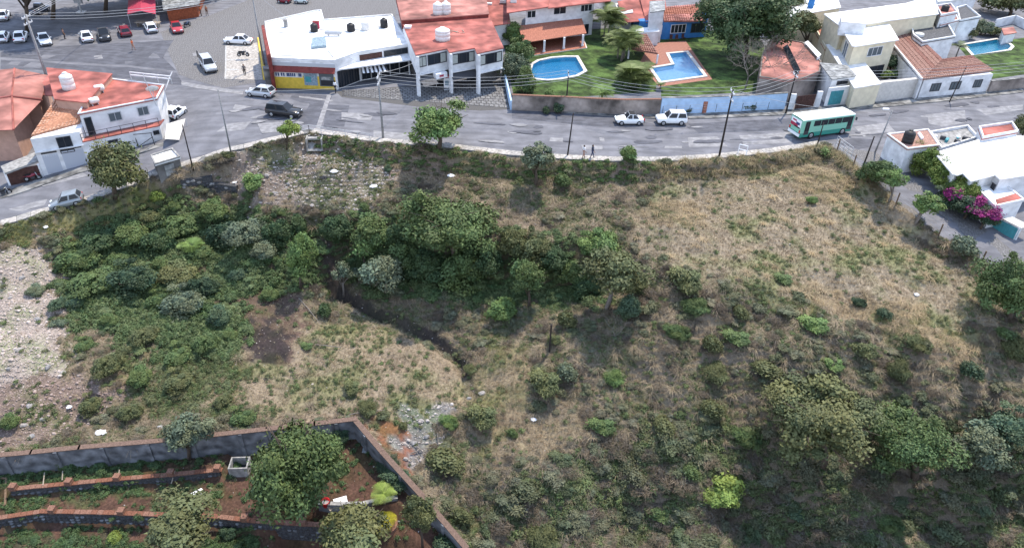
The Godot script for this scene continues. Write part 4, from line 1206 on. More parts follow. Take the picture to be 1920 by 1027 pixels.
	for k in 3:
		var p: Vector2 = bays[k][0]; var q: Vector2 = bays[k][1]
		win(r, p, q, 0.06 if k else 0.36, 0.95, 3.95, 5.3, 2, "steel_dark", "glass_dark")
		if k == 0:
			win(r, p, q, 0.06, 0.30, 3.95, 5.3, 1, "steel_dark", "glass_grey")
		panel(r, p, q, 0.10, 0.30, 4.02, 5.2, "curtain", "curtain", 0.045)
		panel(r, p, q, 0.76, 0.93, 4.02, 5.2, "curtain", "curtain", 0.045)
		panel(r, p, q, 0.03, 0.97, 2.85, 3.0, "white_wall", "ledge", 0.25)
		var pm := p
		var f := facing(p, q)
		var fin := S()
		prism(fin, PackedVector2Array([Vector2(pm.x - 0.15, pm.y - 0.1), Vector2(pm.x + 0.15, pm.y - 0.1), Vector2(pm.x + 0.15 + f.x * 0.5, pm.y + f.z * 0.5), Vector2(pm.x - 0.15 + f.x * 0.5, pm.y + f.z * 0.5)]), -0.2, 5.55)
		done(fin, "fin", M.white_wall, r)
	var g0: Vector2 = bays[1][0]; var g1: Vector2 = bays[1][1]
	var gn := facing(g0, g1)
	slab(r, Vector3(g0.x, 2.0, g0.y) + gn * 1.1, Vector3(g0.x, 2.75, g0.y) + gn * 0.05, Vector3(g1.x, 2.75, g1.y) + gn * 0.05, Vector3(g1.x, 2.0, g1.y) + gn * 1.1, 0.05, M.steel_dark, "awning")
	var b0: Vector2 = bays[0][0]; var b1: Vector2 = bays[0][1]
	var bn := facing(b0, b1)
	slab(r, Vector3(b0.x, 1.9, b0.y) + bn * 1.9, Vector3(b0.x, 2.6, b0.y) + bn * 0.05, Vector3(b0.lerp(b1, 0.45).x, 2.6, b0.lerp(b1, 0.45).y) + bn * 0.05, Vector3(b0.lerp(b1, 0.45).x, 1.9, b0.lerp(b1, 0.45).y) + bn * 1.9, 0.05, M.shade_tank_grey, "awning")
	panel(r, b0, b1, 0.5, 0.86, 2.1, 2.8, "plastic_white", "sign_board", 0.9)
	panel(r, b0, b1, 0.60, 0.74, 2.25, 2.6, "tarp_red", "sign_mark", 0.915)
	# stall table below the grey awning
	var ta := thing("white_table", "white table with thin legs under the grey awning", "table", Vector3(-12.58, 0.05, -100.11), 0.1)
	for q in [["top", Vector3(0, 0.95, 0), Vector3(2.0, 0.06, 0.9)], ["leg", Vector3(-0.9, 0.46, 0.35), Vector3(0.07, 0.92, 0.07)], ["leg", Vector3(0.9, 0.46, 0.35), Vector3(0.07, 0.92, 0.07)], ["leg", Vector3(-0.9, 0.46, -0.35), Vector3(0.07, 0.92, 0.07)], ["leg", Vector3(0.9, 0.46, -0.35), Vector3(0.07, 0.92, 0.07)], ["shelf", Vector3(0, 0.4, 0), Vector3(1.8, 0.04, 0.7)]]:
		var z := S()
		box(z, q[1], q[2])
		done(z, q[0], M.plastic_white, ta)
	var bn2 := thing("banner_stand", "upright red and white banner before the flats", "banner", Vector3(-10.03, 0.05, -98.7), 0.2)
	for q in [["panel", Vector3(0, 1.0, 0), Vector3(0.85, 1.4, 0.06), "plastic_white"], ["header", Vector3(0, 1.95, 0), Vector3(0.85, 0.5, 0.07), "tarp_red"], ["mark", Vector3(0, 1.0, 0.04), Vector3(0.5, 0.7, 0.02), "picture_blue"], ["base", Vector3(0, 0.06, 0), Vector3(0.9, 0.12, 0.5), "steel_grey"], ["pole", Vector3(0, 0.2, -0.03), Vector3(0.06, 0.3, 0.06), "steel_grey"]]:
		var z := S()
		box(z, q[1], q[2])
		done(z, q[0], M[q[3]], bn2)
	tank("white water tank on the high red roof, left of the pair", Vector3(-12.61, 6.35, -113.23), 0.75, 1.8)
	tank("white water tank on the high red roof, right of the pair", Vector3(-11.44, 6.35, -113.66), 0.75, 1.8)
	tank("wide white water tank on a plinth on the red roof", Vector3(-10.89, 5.75, -102.86), 1.05, 1.7)
	var vb := thing("roof_hatch", "small white hatch at the left of the red roof", "hatch", Vector3(-16.43, 5.75, -107.75))
	for q in [["curb", Vector3(0, 0.12, 0), Vector3(0.9, 0.25, 0.7)], ["lid", Vector3(0, 0.28, 0), Vector3(1.0, 0.07, 0.8)]]:
		var z := S()
		box(z, q[1], q[2])
		done(z, q[0], M.plastic_white, vb)
	for k in 6:
		var st := S()
		var o := Vector3(-9.09, 5.75, -106.54)
		bar(st, o + Vector3(rf(-1, 1), 0.06, rf(-0.6, 0.6)), o + Vector3(rf(-1.5, 1.5), 0.1, rf(-1, 1)), 0.09, 0.05)
		tag(done(st, "plank", M.wood_pale), "loose pale plank in the jumble on the red roof beside the wide tank", "plank", "planks on the red roof")
	garden_wall("drive_wall", "pale blue-grey wall between flats and garden", V2([-2.41, -106.73, -1.75, -100.24, -0.9, -92.34]), 1.3, 0.22, "pale_blue_wall")
	# ---- villa with the porch
	var v := thing("porch_villa", "white villa with red roofs and a columned porch", "house")
	var q0 := Vector2(0.76, -120.92); var q1 := Vector2(12.2, -126.57)
	block(v, PackedVector2Array([q0, q1, q1 + Vector2(1, -16), q0 + Vector2(1, -16)]), -0.3, 5.6, "white_wall")
	slab(v, Vector3(4.34, 5.7, -121.03), Vector3(5.18, 6.6, -132.91), Vector3(16.41, 6.6, -139.13), Vector3(15.01, 5.7, -126.93), 0.15, M.red_roof)
	slab(v, Vector3(-2.27, 5.6, -117.82), Vector3(-2.69, 6.3, -133.06), Vector3(5.14, 6.3, -134.16), Vector3(4.55, 5.6, -122.38), 0.15, M.red_roof)
	block(v, V2([-4.37, -118.48, -1.67, -119.68, -2.72, -136.69, -7.01, -136.12]), -0.3, 3.6, "white_wall")
	slab(v, Vector3(-4.41, 3.7, -117.27), Vector3(-7.09, 4.4, -132.21), Vector3(-2.65, 4.4, -133.51), Vector3(-1.66, 3.7, -119.04), 0.14, M.red_roof)
	win(v, q0, q1, 0.02, 0.14, 4.0, 5.1, 1, "white_wall")
	win(v, q0, q1, 0.40, 0.58, 4.1, 5.2, 1, "white_wall")
	win(v, q0, q1, 0.80, 0.97, 4.1, 5.2, 2, "white_wall")
	for k in 3:
		win(v, q0, q1, 0.03 + k * 0.32, 0.31 + k * 0.32, 0.2, 2.0, 3, "white_wall", "glass_dark", "glass_door")
	var fl := S()
	prism(fl, V2([0.23, -113.56, 10.8, -119.17, 10.46, -126.87, -0.29, -121.55]), -0.2, 0.15)
	done(fl, "porch_floor", M.terracotta, v)
	var ed := S()
	prism(ed, grown(V2([0.23, -113.71, 10.82, -119.32, 10.48, -127.04, -0.29, -121.71]), 0.18), -0.2, 0.1)
	done(ed, "porch_kerb", M.coping, v)
	slab(v, Vector3(0.49, 2, -114.63), Vector3(-0.37, 3, -120.15), Vector3(10.25, 3, -125.66), Vector3(10.83, 2, -120.77), 0.1, M.terracotta, "porch_roof")
	for p in [Vector2(0.81, -114.65), Vector2(3.88, -116.27), Vector2(7.11, -118.22), Vector2(10.24, -119.93)]:
		var c := S()
		box(c, Vector3(p.x, 1.05, p.y), Vector3(0.32, 1.85, 0.32))
		box(c, Vector3(p.x, 0.25, p.y), Vector3(0.42, 0.2, 0.42))
		done(c, "column", M.white_wall, v)
	for p in [Vector3(-5.48, 4.2, -127.68), Vector3(-3.16, 4.6, -128.47), Vector3(-1.3, 6.1, -123.25)]:
		var z := S()
		box(z, p, Vector3(1.0, 0.5, 0.7))
		done(z, "skylight", M.tank_white, v)
	pool(0, "curved blue pool with stone coping on the lawn", "pool_tile")
	# ---- blue house
	var bh := thing("blue_house", "bright blue house with red tiled roofs beside the pool", "house")
	var k0 := Vector2(24.57, -125.4); var k1 := Vector2(31.93, -127.71)
	block(bh, PackedVector2Array([k0, k1, k1 + Vector2(1, -9), k0 + Vector2(1, -9)]), -0.3, 3.0, "blue_wall")
	win(bh, k0, k1, 0.12, 0.48, 1.0, 2.4, 3, "white_wall")
	win(bh, k0, k1, 0.62, 0.95, 0.9, 2.4, 2, "steel_dark")
	var er := slab(bh, Vector3(24.01, 3.05, -125.29), Vector3(24.15, 4, -130.22), Vector3(31.34, 4, -133.18), Vector3(31.16, 3.05, -126.15), 0.12, M.red_roof_pale)
	tile_rows(er, Vector3(24, 3.06, -125.25), Vector3(31.15, 3.06, -126.11), Vector3(31.33, 4.01, -133.14), Vector3(24.14, 4.01, -130.18), 9, 0.4, "terracotta", "red_roof_pale")
	var k2 := Vector2(20.03, -125.48)
	block(bh, PackedVector2Array([k2, k0, k0 + Vector2(0, -8), k2 + Vector2(-1, -8)]), -0.3, 2.9, "blue_wall")
	win(bh, k2, k0, 0.5, 0.85, 0.9, 2.3, 1, "white_wall")
	slab(bh, Vector3(17.26, 2.8, -124.74), Vector3(16.96, 3.9, -133.79), Vector3(21.83, 3.9, -137.31), Vector3(21.61, 2.8, -126.5), 0.12, M.red_roof)
	slab(bh, Vector3(21.07, 2.8, -125.19), Vector3(21.11, 4.2, -135.67), Vector3(25.87, 4.2, -138.13), Vector3(25.24, 3.2, -129.34), 0.12, M.red_roof)
	block(bh, V2([21.85, -128.74, 24.45, -129.75, 23.54, -123.74, 21.05, -122.18]), 0.0, 5.2, "white_wall", "sheet_metal", 0.1)
	block(bh, V2([19.15, -123.4, 23.02, -124.45, 22.86, -122.07, 19.01, -120.76]), -0.2, 2.2, "white_wall", "white_roof", 0.05)
	block(bh, V2([16.81, -134.35, 19.57, -136.12, 19.16, -129.24, 16.61, -127.63]), -0.2, 3.2, "white_wall", "white_roof", 0.1)
	var pt := thing("tiled_shelter", "low shelter with sagging clay tile roof at the terrace", "shelter")
	var s0 := Vector3(17.21, 1.5, -114.87); var s1 := Vector3(21.48, 1.5, -113.02); var s2 := Vector3(20.53, 2.4, -119.99); var s3 := Vector3(17.75, 2.4, -119.1)
	var sr := slab(pt, s0, s3, s2, s1, 0.1, M.tile_brown)
	tile_rows(sr, s0, s1, s2, s3, 9, 0.36, "tile_brown", "tile_brown_pale")
	for p in [s0, s1, s2, s3]:
		var z := S()
		box(z, Vector3(p.x, p.y * 0.5 - 0.06, p.z), Vector3(0.25, p.y - 0.1, 0.25))
		done(z, "pillar", M.white_wall, pt)
	# brick terrace, its bricks laid in strips
	var te := sheet("brick_terrace", V2([21.67, -122.79, 28.12, -124.95, 28.98, -106.92, 20.41, -102.92, 18.88, -113.16]), M.terrace_brick, 0.038, "red brick terrace around the stepped blue pool", 3.0)
	pool(1, "stepped pale blue pool in the brick terrace", "pool_tile_pale")
	for k in 3:
		var cr := thing("garden_chair", ["dark garden chair under the blue house window, left of three", "dark garden chair under the blue house window, middle of three", "dark garden chair under the blue house window, right of three"][k], "chair", [Vector3(25.5, 0.05, -124.47), Vector3(26.51, 0.05, -124.59), Vector3(27.72, 0.05, -125.3)][k], 0.2 * k, "garden chairs at the blue house")
		for q in [["seat", Vector3(0, 0.44, 0), Vector3(0.5, 0.05, 0.5)], ["backrest", Vector3(0, 0.75, -0.23), Vector3(0.5, 0.6, 0.04)], ["leg", Vector3(-0.22, 0.21, -0.22), Vector3(0.04, 0.42, 0.04)], ["leg", Vector3(0.22, 0.21, -0.22), Vector3(0.04, 0.42, 0.04)], ["leg", Vector3(-0.22, 0.21, 0.22), Vector3(0.04, 0.42, 0.04)], ["leg", Vector3(0.22, 0.21, 0.22), Vector3(0.04, 0.42, 0.04)]]:
			var z := S()
			box(z, q[1], q[2])
			done(z, q[0], M.gate_brown, cr)
	# ---- street walls of the gardens
	garden_wall("old_garden_wall", "weathered brown garden wall with faded paint along the street", V2([-0.76, -92.35, 2.79, -92.3, 6.49, -92.27, 10.24, -92.06, 14.14, -92.05, 18.91, -92.65]), 2.1, 0.3, "old_wall", "brick_pale")
	var bw := garden_wall("blue_garden_wall", "long pale blue painted garden wall", V2([18.98, -92.66, 22.85, -93.18, 27.31, -93.94, 31.88, -94.9, 36.57, -96.07]), 2.3, 0.28, "pale_blue_wall", "sidewalk_grey")
	panel(bw, Vector2(22.85, -93.18), Vector2(27.31, -93.94), 0.42, 0.55, 0.1, 1.7, "terracotta", "door", 0.2)
	var fe := thing("wire_fence", "thin wire fence on posts above the blue garden wall", "fence")
	for k in 9:
		var p := Vector3(18.2, 2.3, -87.25).lerp(Vector3(32.19, 2.3, -89.89), k / 8.0)
		var z := S()
		bar(z, p, p + Vector3(0, 1.0, 0), 0.05, 0.05)
		done(z, "post", M.steel_dark, fe)
	for y in [0.35, 0.7, 1.0]:
		var z := S()
		tube(z, [Vector3(18.2, 2.3, -87.25) + Vector3(0, y, 0), Vector3(32.19, 2.3, -89.89) + Vector3(0, y, 0)], [0.012, 0.012], 4)
		done(z, "wire", M.wire, fe)
# ---------- right end of the street ----------
func build_right_side() -> void:
	var t := thing("terracotta_house", "low house with a flat terracotta roof behind bare trees", "house")
	block(t, V2([40.22, -118.02, 44.39, -115.79, 44.32, -106.82, 42.64, -102.37, 38.9, -99.03, 36.5, -98.38, 33.49, -99.54, 36.35, -109.08]), -0.3, 3.0, "old_wall", "red_roof_pale", 0.1, 0.15)
	var sp := thing("solar_panel", "long dark solar panel lying on the terracotta roof", "solar panel")
	slab(sp, Vector3(38.87, 3.2, -100.58), Vector3(40.2, 3.2, -112.1) + Vector3(0, 0.3, 0), Vector3(41.02, 3.2, -112.7) + Vector3(0, 0.6, 0), Vector3(39.67, 3.2, -101.73) + Vector3(0, 0.4, 0), 0.1, M.glass_dark, "panel")
	var sf := S()
	for p in [Vector3(39.28, 3.15, -101.4), Vector3(40.61, 3.15, -111.8)]:
		box(sf, p + Vector3(0, 0.1, 0), Vector3(0.1, 0.3, 0.5))
	done(sf, "frame", M.steel_grey, sp)
	var wp := thing("white_bench", "white bench-like frame at the right of terracotta roof", "bench")
	slab(wp, Vector3(44.05, 3.2, -107.61) + Vector3(0, 0.4, 0), Vector3(44.23, 3.2, -114.61) + Vector3(0, 0.4, 0), Vector3(44.92, 3.2, -115.21) + Vector3(0, 0.5, 0), Vector3(44.86, 3.2, -108.65) + Vector3(0, 0.5, 0), 0.08, M.plastic_white, "seat")
	for p in [Vector3(44.2, 3.15, -107.78), Vector3(44.39, 3.15, -114.26)]:
		var z := S()
		box(z, p + Vector3(0, 0.22, 0), Vector3(0.4, 0.42, 0.1))
		done(z, "leg", M.plastic_white, wp)
	# annex with the teal gate
	var a := thing("teal_gate_annex", "narrow white annex with a teal street gate", "house")
	var ap := V2([43.66, -105.36, 47.26, -104.59, 47.04, -100.41, 43.14, -98.56])
	block(a, ap, -0.3, 3.4, "white_wall", "sheet_metal", 0.1)
	win(a, ap[3], ap[2], 0.25, 0.7, 2.6, 3.1, 1, "steel_dark")
	var aw := Vector2(42.56, -97.57); var ax := Vector2(47.22, -99.16)
	boarded(a, aw, ax, 0.12, 0.55, 0.1, 2.1, "teal", "gate", 6)
	var fz := S()
	prism(fz, PackedVector2Array([aw, ax, ax + Vector2(0.2, -0.3), aw + Vector2(0.2, -0.3)]), -0.2, 2.6)
	done(fz, "front_wall", M.white_wall, a)
	var bg := thing("brown_gate", "dark brown metal gate between white piers on the street", "gate")
	var b0 := Vector2(37.06, -95.74); var b1 := Vector2(41.81, -97.31)
	boarded(bg, b0, b1, 0.2, 0.8, 0.05, 1.9, "gate_brown", "leaf", 8)
	for p in [b0.lerp(b1, 0.08), b0.lerp(b1, 0.93)]:
		var z := S()
		box(z, Vector3(p.x, 1.05, p.y - 0.15), Vector3(0.7, 2.3, 0.3))
		done(z, "pier", M.white_wall, bg)
	# ---- cream villa
	var c := thing("cream_villa", "cream two-storey villa with large white flat roofs", "house")
	var r1 := V2([50.2, -117.65, 58.55, -121.59, 55.83, -109.94, 48.18, -106.12])
	block(c, r1, -0.3, 5.8, "cream_wall", "white_roof", 0.35)
	var r2 := V2([48.46, -120.01, 64.92, -128.39, 72.01, -134.12, 67.52, -122.66, 56.99, -117.52, 48.8, -113.19])
	block(c, r2, -0.3, 6.4, "cream_wall", "white_roof", 0.2)
	block(c, V2([49.21, -115.91, 52.64, -114.33, 51.57, -111.72, 48.07, -112.39]), 5.5, 7.4, "white_wall", "white_roof", 0.02)
	win(c, r1[3], r1[2], 0.38, 0.72, 3.9, 5.2, 2, "white_wall", "glass_grey")
	win(c, r1[0], r1[3], 0.55, 0.75, 3.0, 5.2, 1, "white_wall", "glass_grey")
	win(c, r1[0], r1[3], 0.25, 0.33, 4.4, 5.2, 0, "white_wall")
	win(c, r1[3], r1[2], 0.25, 0.9, 0.2, 2.2, 3, "steel_dark")
	block(c, V2([48.17, -115.72, 50.37, -116.5, 51.53, -110.74, 50.13, -98.95, 45.77, -96.92]), -0.3, 2.9, "cream_wall", "white_roof", 0.08)
	block(c, V2([49.65, -125.72, 52.73, -127.94, 50.09, -116.1, 47.99, -115.34]), -0.3, 2.2, "cream_wall", "terracotta", 0.05, 0.5)
	boarded(c, Vector2(46.85, -98.54), Vector2(50.11, -99.62), 0.05, 0.95, 0.02, 2.0, "gate_brown", "garage_shade_boards", 7)  # dark brown boards stand in for the shade inside an open garage
	var cw := S()
	prism(cw, PackedVector2Array([Vector2(46.76, -98.72), Vector2(58.04, -102.57), Vector2(58.32, -103.22), Vector2(47.06, -99.54)]), -0.2, 2.75)
	done(cw, "front_wall", M.coping, c)
	slab(c, Vector3(51.13, 2.6, -109.41), Vector3(51.64, 3, -112.44), Vector3(57.64, 3, -115.14), Vector3(57.3, 2.6, -112.75), 0.1, M.terracotta, "porch_roof")
	# ---- tiled wing
	var w := thing("tiled_house", "white street house with brown clay tile roofs", "house")
	var e0 := Vector3(56.93, 2.9, -101.49); var e1 := Vector3(69.71, 2.9, -106.49); var e2 := Vector3(68.13, 3.7, -110.59); var e3 := Vector3(62.74, 3.7, -108.33)
	var f0 := Vector2(57.52, -101.91); var f1 := Vector2(69.28, -105.52)
	block(w, PackedVector2Array([f0, f1, Vector2(e2.x, e2.z), Vector2(e3.x, e3.z)]), -0.3, 2.7, "white_wall")
	for k in 3:
		win(w, f0, f1, [0.14, 0.42, 0.76][k], [0.27, 0.56, 0.87][k], 0.9, 2.0, 2, "steel_dark", "glass_grey")
	var rs := slab(w, e0, e3, e2, e1, 0.12, M.tile_brown)
	tile_rows(rs, e0, e1, e2, e3, 11, 0.36, "tile_brown_pale", "tile_brown")
	var h0 := Vector3(58.61, 3.4, -116.63); var h1 := Vector3(56.77, 3, -101.2); var h2 := Vector3(62.74, 3.7, -108.33); var h3 := Vector3(64.23, 3.9, -123.51)
	block(w, PackedVector2Array([Vector2(h0.x, h0.z), Vector2(h1.x, h1.z), Vector2(h2.x, h2.z), Vector2(h3.x, h3.z)]), -0.3, 2.8, "white_wall")
	var rl := slab(w, h0, h3, h2, h1, 0.12, M.tile_brown)
	tile_rows(rl, h0, h1, h2, h3, 8, 0.36, "tile_brown_pale", "tile_brown")
	var vr := S()
	bar(vr, h0 + Vector3(0, 0.1, 0), h1 + Vector3(0, 0.1, 0), 0.22, 0.25)
	done(vr, "verge_wall", M.white_wall, w)
	# big bulb tank
	var bt := thing("bulb_water_tank", "large white bulb-shaped water tank beside the tile roof", "water tank", Vector3(62.28, 3.6, -121.95))
	var st := S(true)
	lathe(st, [Vector2(0, 0), Vector2(1.1, 0.05), Vector2(1.35, 0.5), Vector2(1.35, 0.9), Vector2(1.0, 1.5), Vector2(0.5, 1.9), Vector2(0.45, 2.5)], 18)
	done(st, "barrel", M.tank_white, bt)
	var s2 := S(true)
	lathe(s2, [Vector2(0.55, 2.45), Vector2(0.6, 2.55), Vector2(0.55, 2.9), Vector2(0.0, 2.95)], 14)
	done(s2, "cap", M.white_wall, bt)
	# dark flat roofs with white rims
	var d := thing("dark_roof_house", "white house with dark flat roofs and white rims", "house")
	block(d, V2([65.01, -125.58, 72.41, -129.6, 68.72, -117.62, 62.15, -114.21, 62.25, -117.71]), -0.3, 4.2, "white_wall", "shade_tank_grey", 0.1, 0.25)
	block(d, V2([70.1, -128.58, 73.46, -130.33, 71.98, -124.97, 68.19, -122.66]), -0.3, 6.0, "white_wall", "red_roof_pale", 0.05, 0.3)
	block(d, V2([70.19, -127.27, 74.61, -129.72, 73.07, -125.76, 68.78, -122.83]), -0.3, 4.6, "white_wall", "red_roof_pale", 0.05, 0.2)
	block(d, V2([78.85, -137.61, 81.63, -139.73, 80.3, -132.06, 75.39, -129.22]), -0.3, 3.6, "white_wall", "shade_tank_grey", 0.1, 0.25)
	block(d, V2([81.79, -152.88, 92.96, -158.7, 87.41, -147.21, 78.08, -142.95]), -0.3, 3.4, "white_wall", "white_roof", 0.1)
	tank("black water tank on top of the white tower block", Vector3(70.44, 6.15, -126.12), 0.6, 1.0, "tank_black")
	tank("pale round tank on the dark flat roof", Vector3(63.06, 4.36, -117.55), 0.7, 0.5)
	pool(2, "turquoise pool with rounded end beside the lawn", "pool_tile_teal")
	var bx := thing("pool_hut", "small white pump hut with red roof by the pool", "hut")
	block(bx, V2([85.71, -133.23, 88.29, -134.49, 87.07, -131.2, 84.18, -129.64]), -0.2, 1.5, "white_wall", "red_roof_pale", 0.1)
	panel(bx, Vector2(86.53, -132.96), Vector2(88.51, -133.8), 0.3, 0.7, 0.1, 1.2, "gate_brown", "door")
	garden_wall("stone_garden_wall", "dark reddish stone garden wall at the right street end", V2([69.33, -105.31, 72.97, -106.51, 76.98, -107.99, 84.1, -110.47]), 1.7, 0.3, "old_wall", "sidewalk_grey")
	garden_wall("white_boundary_wall", "white boundary wall behind the turquoise pool", V2([88.1, -139.57, 93.5, -142.93, 93.8, -138.91, 91.02, -128.1]), 1.6, 0.2, "white_wall")
	# ---- top middle buildings behind the big tree
	var u := thing("white_slab_house", "white flat-roofed house behind the big dark tree", "house")
	block(u, V2([43.8, -123.25, 54.64, -130.02, 59.09, -147.21, 49.54, -145.87]), -0.3, 5.0, "cream_wall", "white_roof", 0.2)
	var bl := thing("blue_water_drum", "blue drum standing on the white roof at the top", "drum", Vector3(49.28, 5.15, -129.11))
	var sb := S(true)
	lathe(sb, [Vector2(0, 0), Vector2(0.5, 0), Vector2(0.5, 0.7), Vector2(0.53, 0.75), Vector2(0.5, 0.8), Vector2(0.5, 1.5), Vector2(0.42, 1.6), Vector2(0, 1.6)], 14)
	done(sb, "barrel", M.blue_wall, bl)
	# ---- near side of the street, right edge
	var n := thing("brown_roof_house", "small white house with a flat brown roof by the lane", "house")
	var np := V2([44.46, -82.2, 50.09, -84.07, 49.36, -79.63, 45.17, -78.28, 44.82, -80.13])
	block(n, np, -1.2, 2.6, "white_wall", "tile_brown_pale", 0.1, 0.12)
	tank("black water tank on the flat brown roof", Vector3(45.93, 2.75, -80.19), 0.65, 1.5, "tank_black")
	var sl := thing("roof_skylight", "narrow white skylight on the flat brown roof", "skylight")
	slab(sl, Vector3(47.82, 2.8, -80.83) + Vector3(0, 0.2, 0), Vector3(48.11, 2.8, -82.52) + Vector3(0, 0.2, 0), Vector3(48.45, 2.8, -82.7) + Vector3(0, 0.2, 0), Vector3(48.22, 2.8, -81.16) + Vector3(0, 0.2, 0), 0.2, M.plastic_white, "glazing")
	var p := thing("walled_patio", "cluttered grey patio with white rim walls behind brown roof", "patio")
	block(p, V2([51.12, -85.29, 57.09, -87.74, 56.66, -84.18, 50.31, -80.37]), -1.0, 1.6, "white_wall", "concrete", 0.0, 0.35)
	for k in 8:
		var z := S()
		box(z, Vector3(52.87, 1.75, -83.08) + Vector3(rf(-2.4, 2.4), rf(0.1, 0.25), rf(-1.1, 1.1)), Vector3(rf(0.3, 1.0), rf(0.2, 0.5), rf(0.2, 0.5)), Basis(Vector3.UP, rf(0, 3)))
		tag(done(z, "stored_box", M[["teal", "shade_tank_grey", "plastic_white", "steel_dark"][k % 4]]), "small %s box in the patio clutter, %s one" % [["teal", "grey", "white", "black"][k % 4], "first" if k < 4 else "second"], "box", "clutter on the grey patio")
	var o := thing("white_roof_house", "house with a big bright white flat roof by the lane", "house")
	var op := V2([48.17, -77.96, 58.45, -83.97, 65.94, -83.2, 60.66, -74.35, 52.51, -71.72, 52.45, -72.71, 48.96, -70.96, 49, -72.83, 47.72, -72.1])
	block(o, grown(op, -0.4), -2.5, 2.4, "white_wall", "white_roof", 0.4)
	block(o, V2([50.82, -73.43, 54.37, -75.23, 54.67, -69.96, 50.76, -68.31]), -3.0, 0.9, "white_wall", "white_roof", 0.1, 0.15)
	win(o, op[8], op[0], 0.3, 0.5, 0.2, 1.4, 1, "steel_dark")
	win(o, op[5], op[4], 0.2, 0.8, 0.6, 1.7, 1, "steel_dark")
	var te := S()
	prism(te, V2([51.54, -69.73, 54.73, -71.38, 54.39, -69.94, 51.15, -68.55]), 1.05, 1.12)
	done(te, "terrace_tile", M.red_roof, o)
	var rt := thing("red_terrace_block", "low block with red roof terrace near the right edge", "house")
	block(rt, V2([56.48, -84.64, 61.55, -86.52, 60.76, -83.74, 55.32, -81.45]), -0.8, 2.8, "white_wall", "red_roof", 0.05, 0.3)
	var tg := thing("teal_gate_wall", "teal gate wall with pale coping beside the lane", "gate")
	var g0 := Vector2(51.8, -68.92); var g1 := Vector2(53.14, -66.46)
	boarded(tg, g0, g1, 0.02, 0.98, -2.4, -0.6, "teal", "gate", 8)
	var gs := S()
	prism(gs, PackedVector2Array([g0, g1, g1 + Vector2(1.3, -0.6), g0 + Vector2(1.3, -0.6)]), -0.55, -0.4)
	done(gs, "coping", M.coping, tg)
	for q in [g0, g1]:
		var z := S()
		box(z, Vector3(q.x, -1.5, q.y - 0.2), Vector3(0.3, 2.0, 0.3))
		done(z, "pier", M.white_wall, tg)
	# lane fence of posts along the lot
	var lf := thing("lane_fence", "weathered post and wire fence between lot and lane", "fence")
	var fp := V2([39.51, -83.29, 40.19, -79.5, 41.3, -75.48, 42.36, -71.78, 43.72, -69.09, 45.02, -66.62, 46.45, -64.56, 47.81, -62.67])
	for k in fp.size():
		var z := S()
		bar(z, on(fp[k], -0.3), on(fp[k], 1.5), 0.11, 0.11)
		done(z, "post", M.wood, lf)
	for y in [0.5, 0.95, 1.4]:
		var z := S()
		var pts := []; var rr := []
		for q in fp:
			pts.append(on(q, y)); rr.append(0.012)
		tube(z, pts, rr, 4)
		done(z, "wire", M.wire, lf)
	var wg := thing("mesh_gate", "grey wire mesh gate at the mouth of the lane", "gate")
	var m0 := Vector3(39.4, 0.1, -83.85); var m1 := Vector3(40.37, -0.1, -81.07)
	rail(wg, m0, m1, 1.5, 5, M.steel_grey, 4)
# ---------- walled garden plot, bottom left ----------
func along(line: PackedVector2Array, s: float) -> Vector2:
	var left := s
	for i in line.size() - 1:
		var d := line[i].distance_to(line[i + 1])
		if left <= d:
			return line[i].lerp(line[i + 1], left / d)
		left -= d
	return line[-1]

func length_of(line: PackedVector2Array) -> float:
	var s := 0.0
	for i in line.size() - 1:
		s += line[i].distance_to(line[i + 1])
	return s

func terrace_wall(label: String, line: PackedVector2Array, top: float, foot: float, piers: Array) -> void:
	var t := thing("terrace_wall", label, "wall")
	var body := S()
	for i in line.size() - 1:
		var a := line[i]; var b := line[i + 1]
		var n := Vector2(-(b - a).y, (b - a).x).normalized() * 0.24
		sides_of(body, PackedVector2Array([a - n, b - n, b + n, a + n]), foot - 0.4, top)
		poly_face(body, PackedVector2Array([a - n, b - n, b + n, a + n]), top)
	done(body, "stonework", M.stone_dark, t)
	# facing stones
	var st_mesh := stone_variants(3)
	var len := length_of(line)
	var s := 0.1
	while s < len:
		var p := along(line, s); var q := along(line, s + 0.2)
		var d := (q - p).normalized()
		var n := facing(p, p + d)
		var y := foot + 0.1
		while y < top - 0.2:
			var k := rng.randi() % 3
			part(st_mesh[k], "stone", M.stone_dark if rng.randf() < 0.75 else M.concrete_wall, t, Vector3(p.x, y + rf(0.0, 0.1), p.y) + n * 0.2, Basis(Vector3.UP, rf(0, 6)).scaled(Vector3(0.22, 0.17, 0.16)))
			y += 0.34
		s += 0.47
	# capping bricks
	s = 0.0
	var bm := BoxMesh.new()
	bm.size = Vector3(0.44, 0.09, 0.42)
	while s < len:
		var p := along(line, s + 0.23); var q := along(line, s + 0.33)
		var d := (q - p).normalized()
		part(bm, "brick", M.brick if rng.randf() < 0.55 else M.brick_pale, t, Vector3(p.x, top + 0.06 + rf(-0.01, 0.015), p.y), Basis(Vector3.UP, -d.angle() + rf(-0.03, 0.03)))
		s += 0.465
	for f in piers:
		var p := along(line, f * len)
		var pier := S()
		for c in 4:
			box(pier, Vector3(p.x, top + 0.08 + c * 0.13, p.y), Vector3(0.48 + 0.03 * (c % 2), 0.115, 0.48 + 0.03 * (c % 2)))
		box(pier, Vector3(p.x, top + 0.25, p.y), Vector3(0.43, 0.5, 0.43))
		done(pier, "pier", M.brick_pale, t)

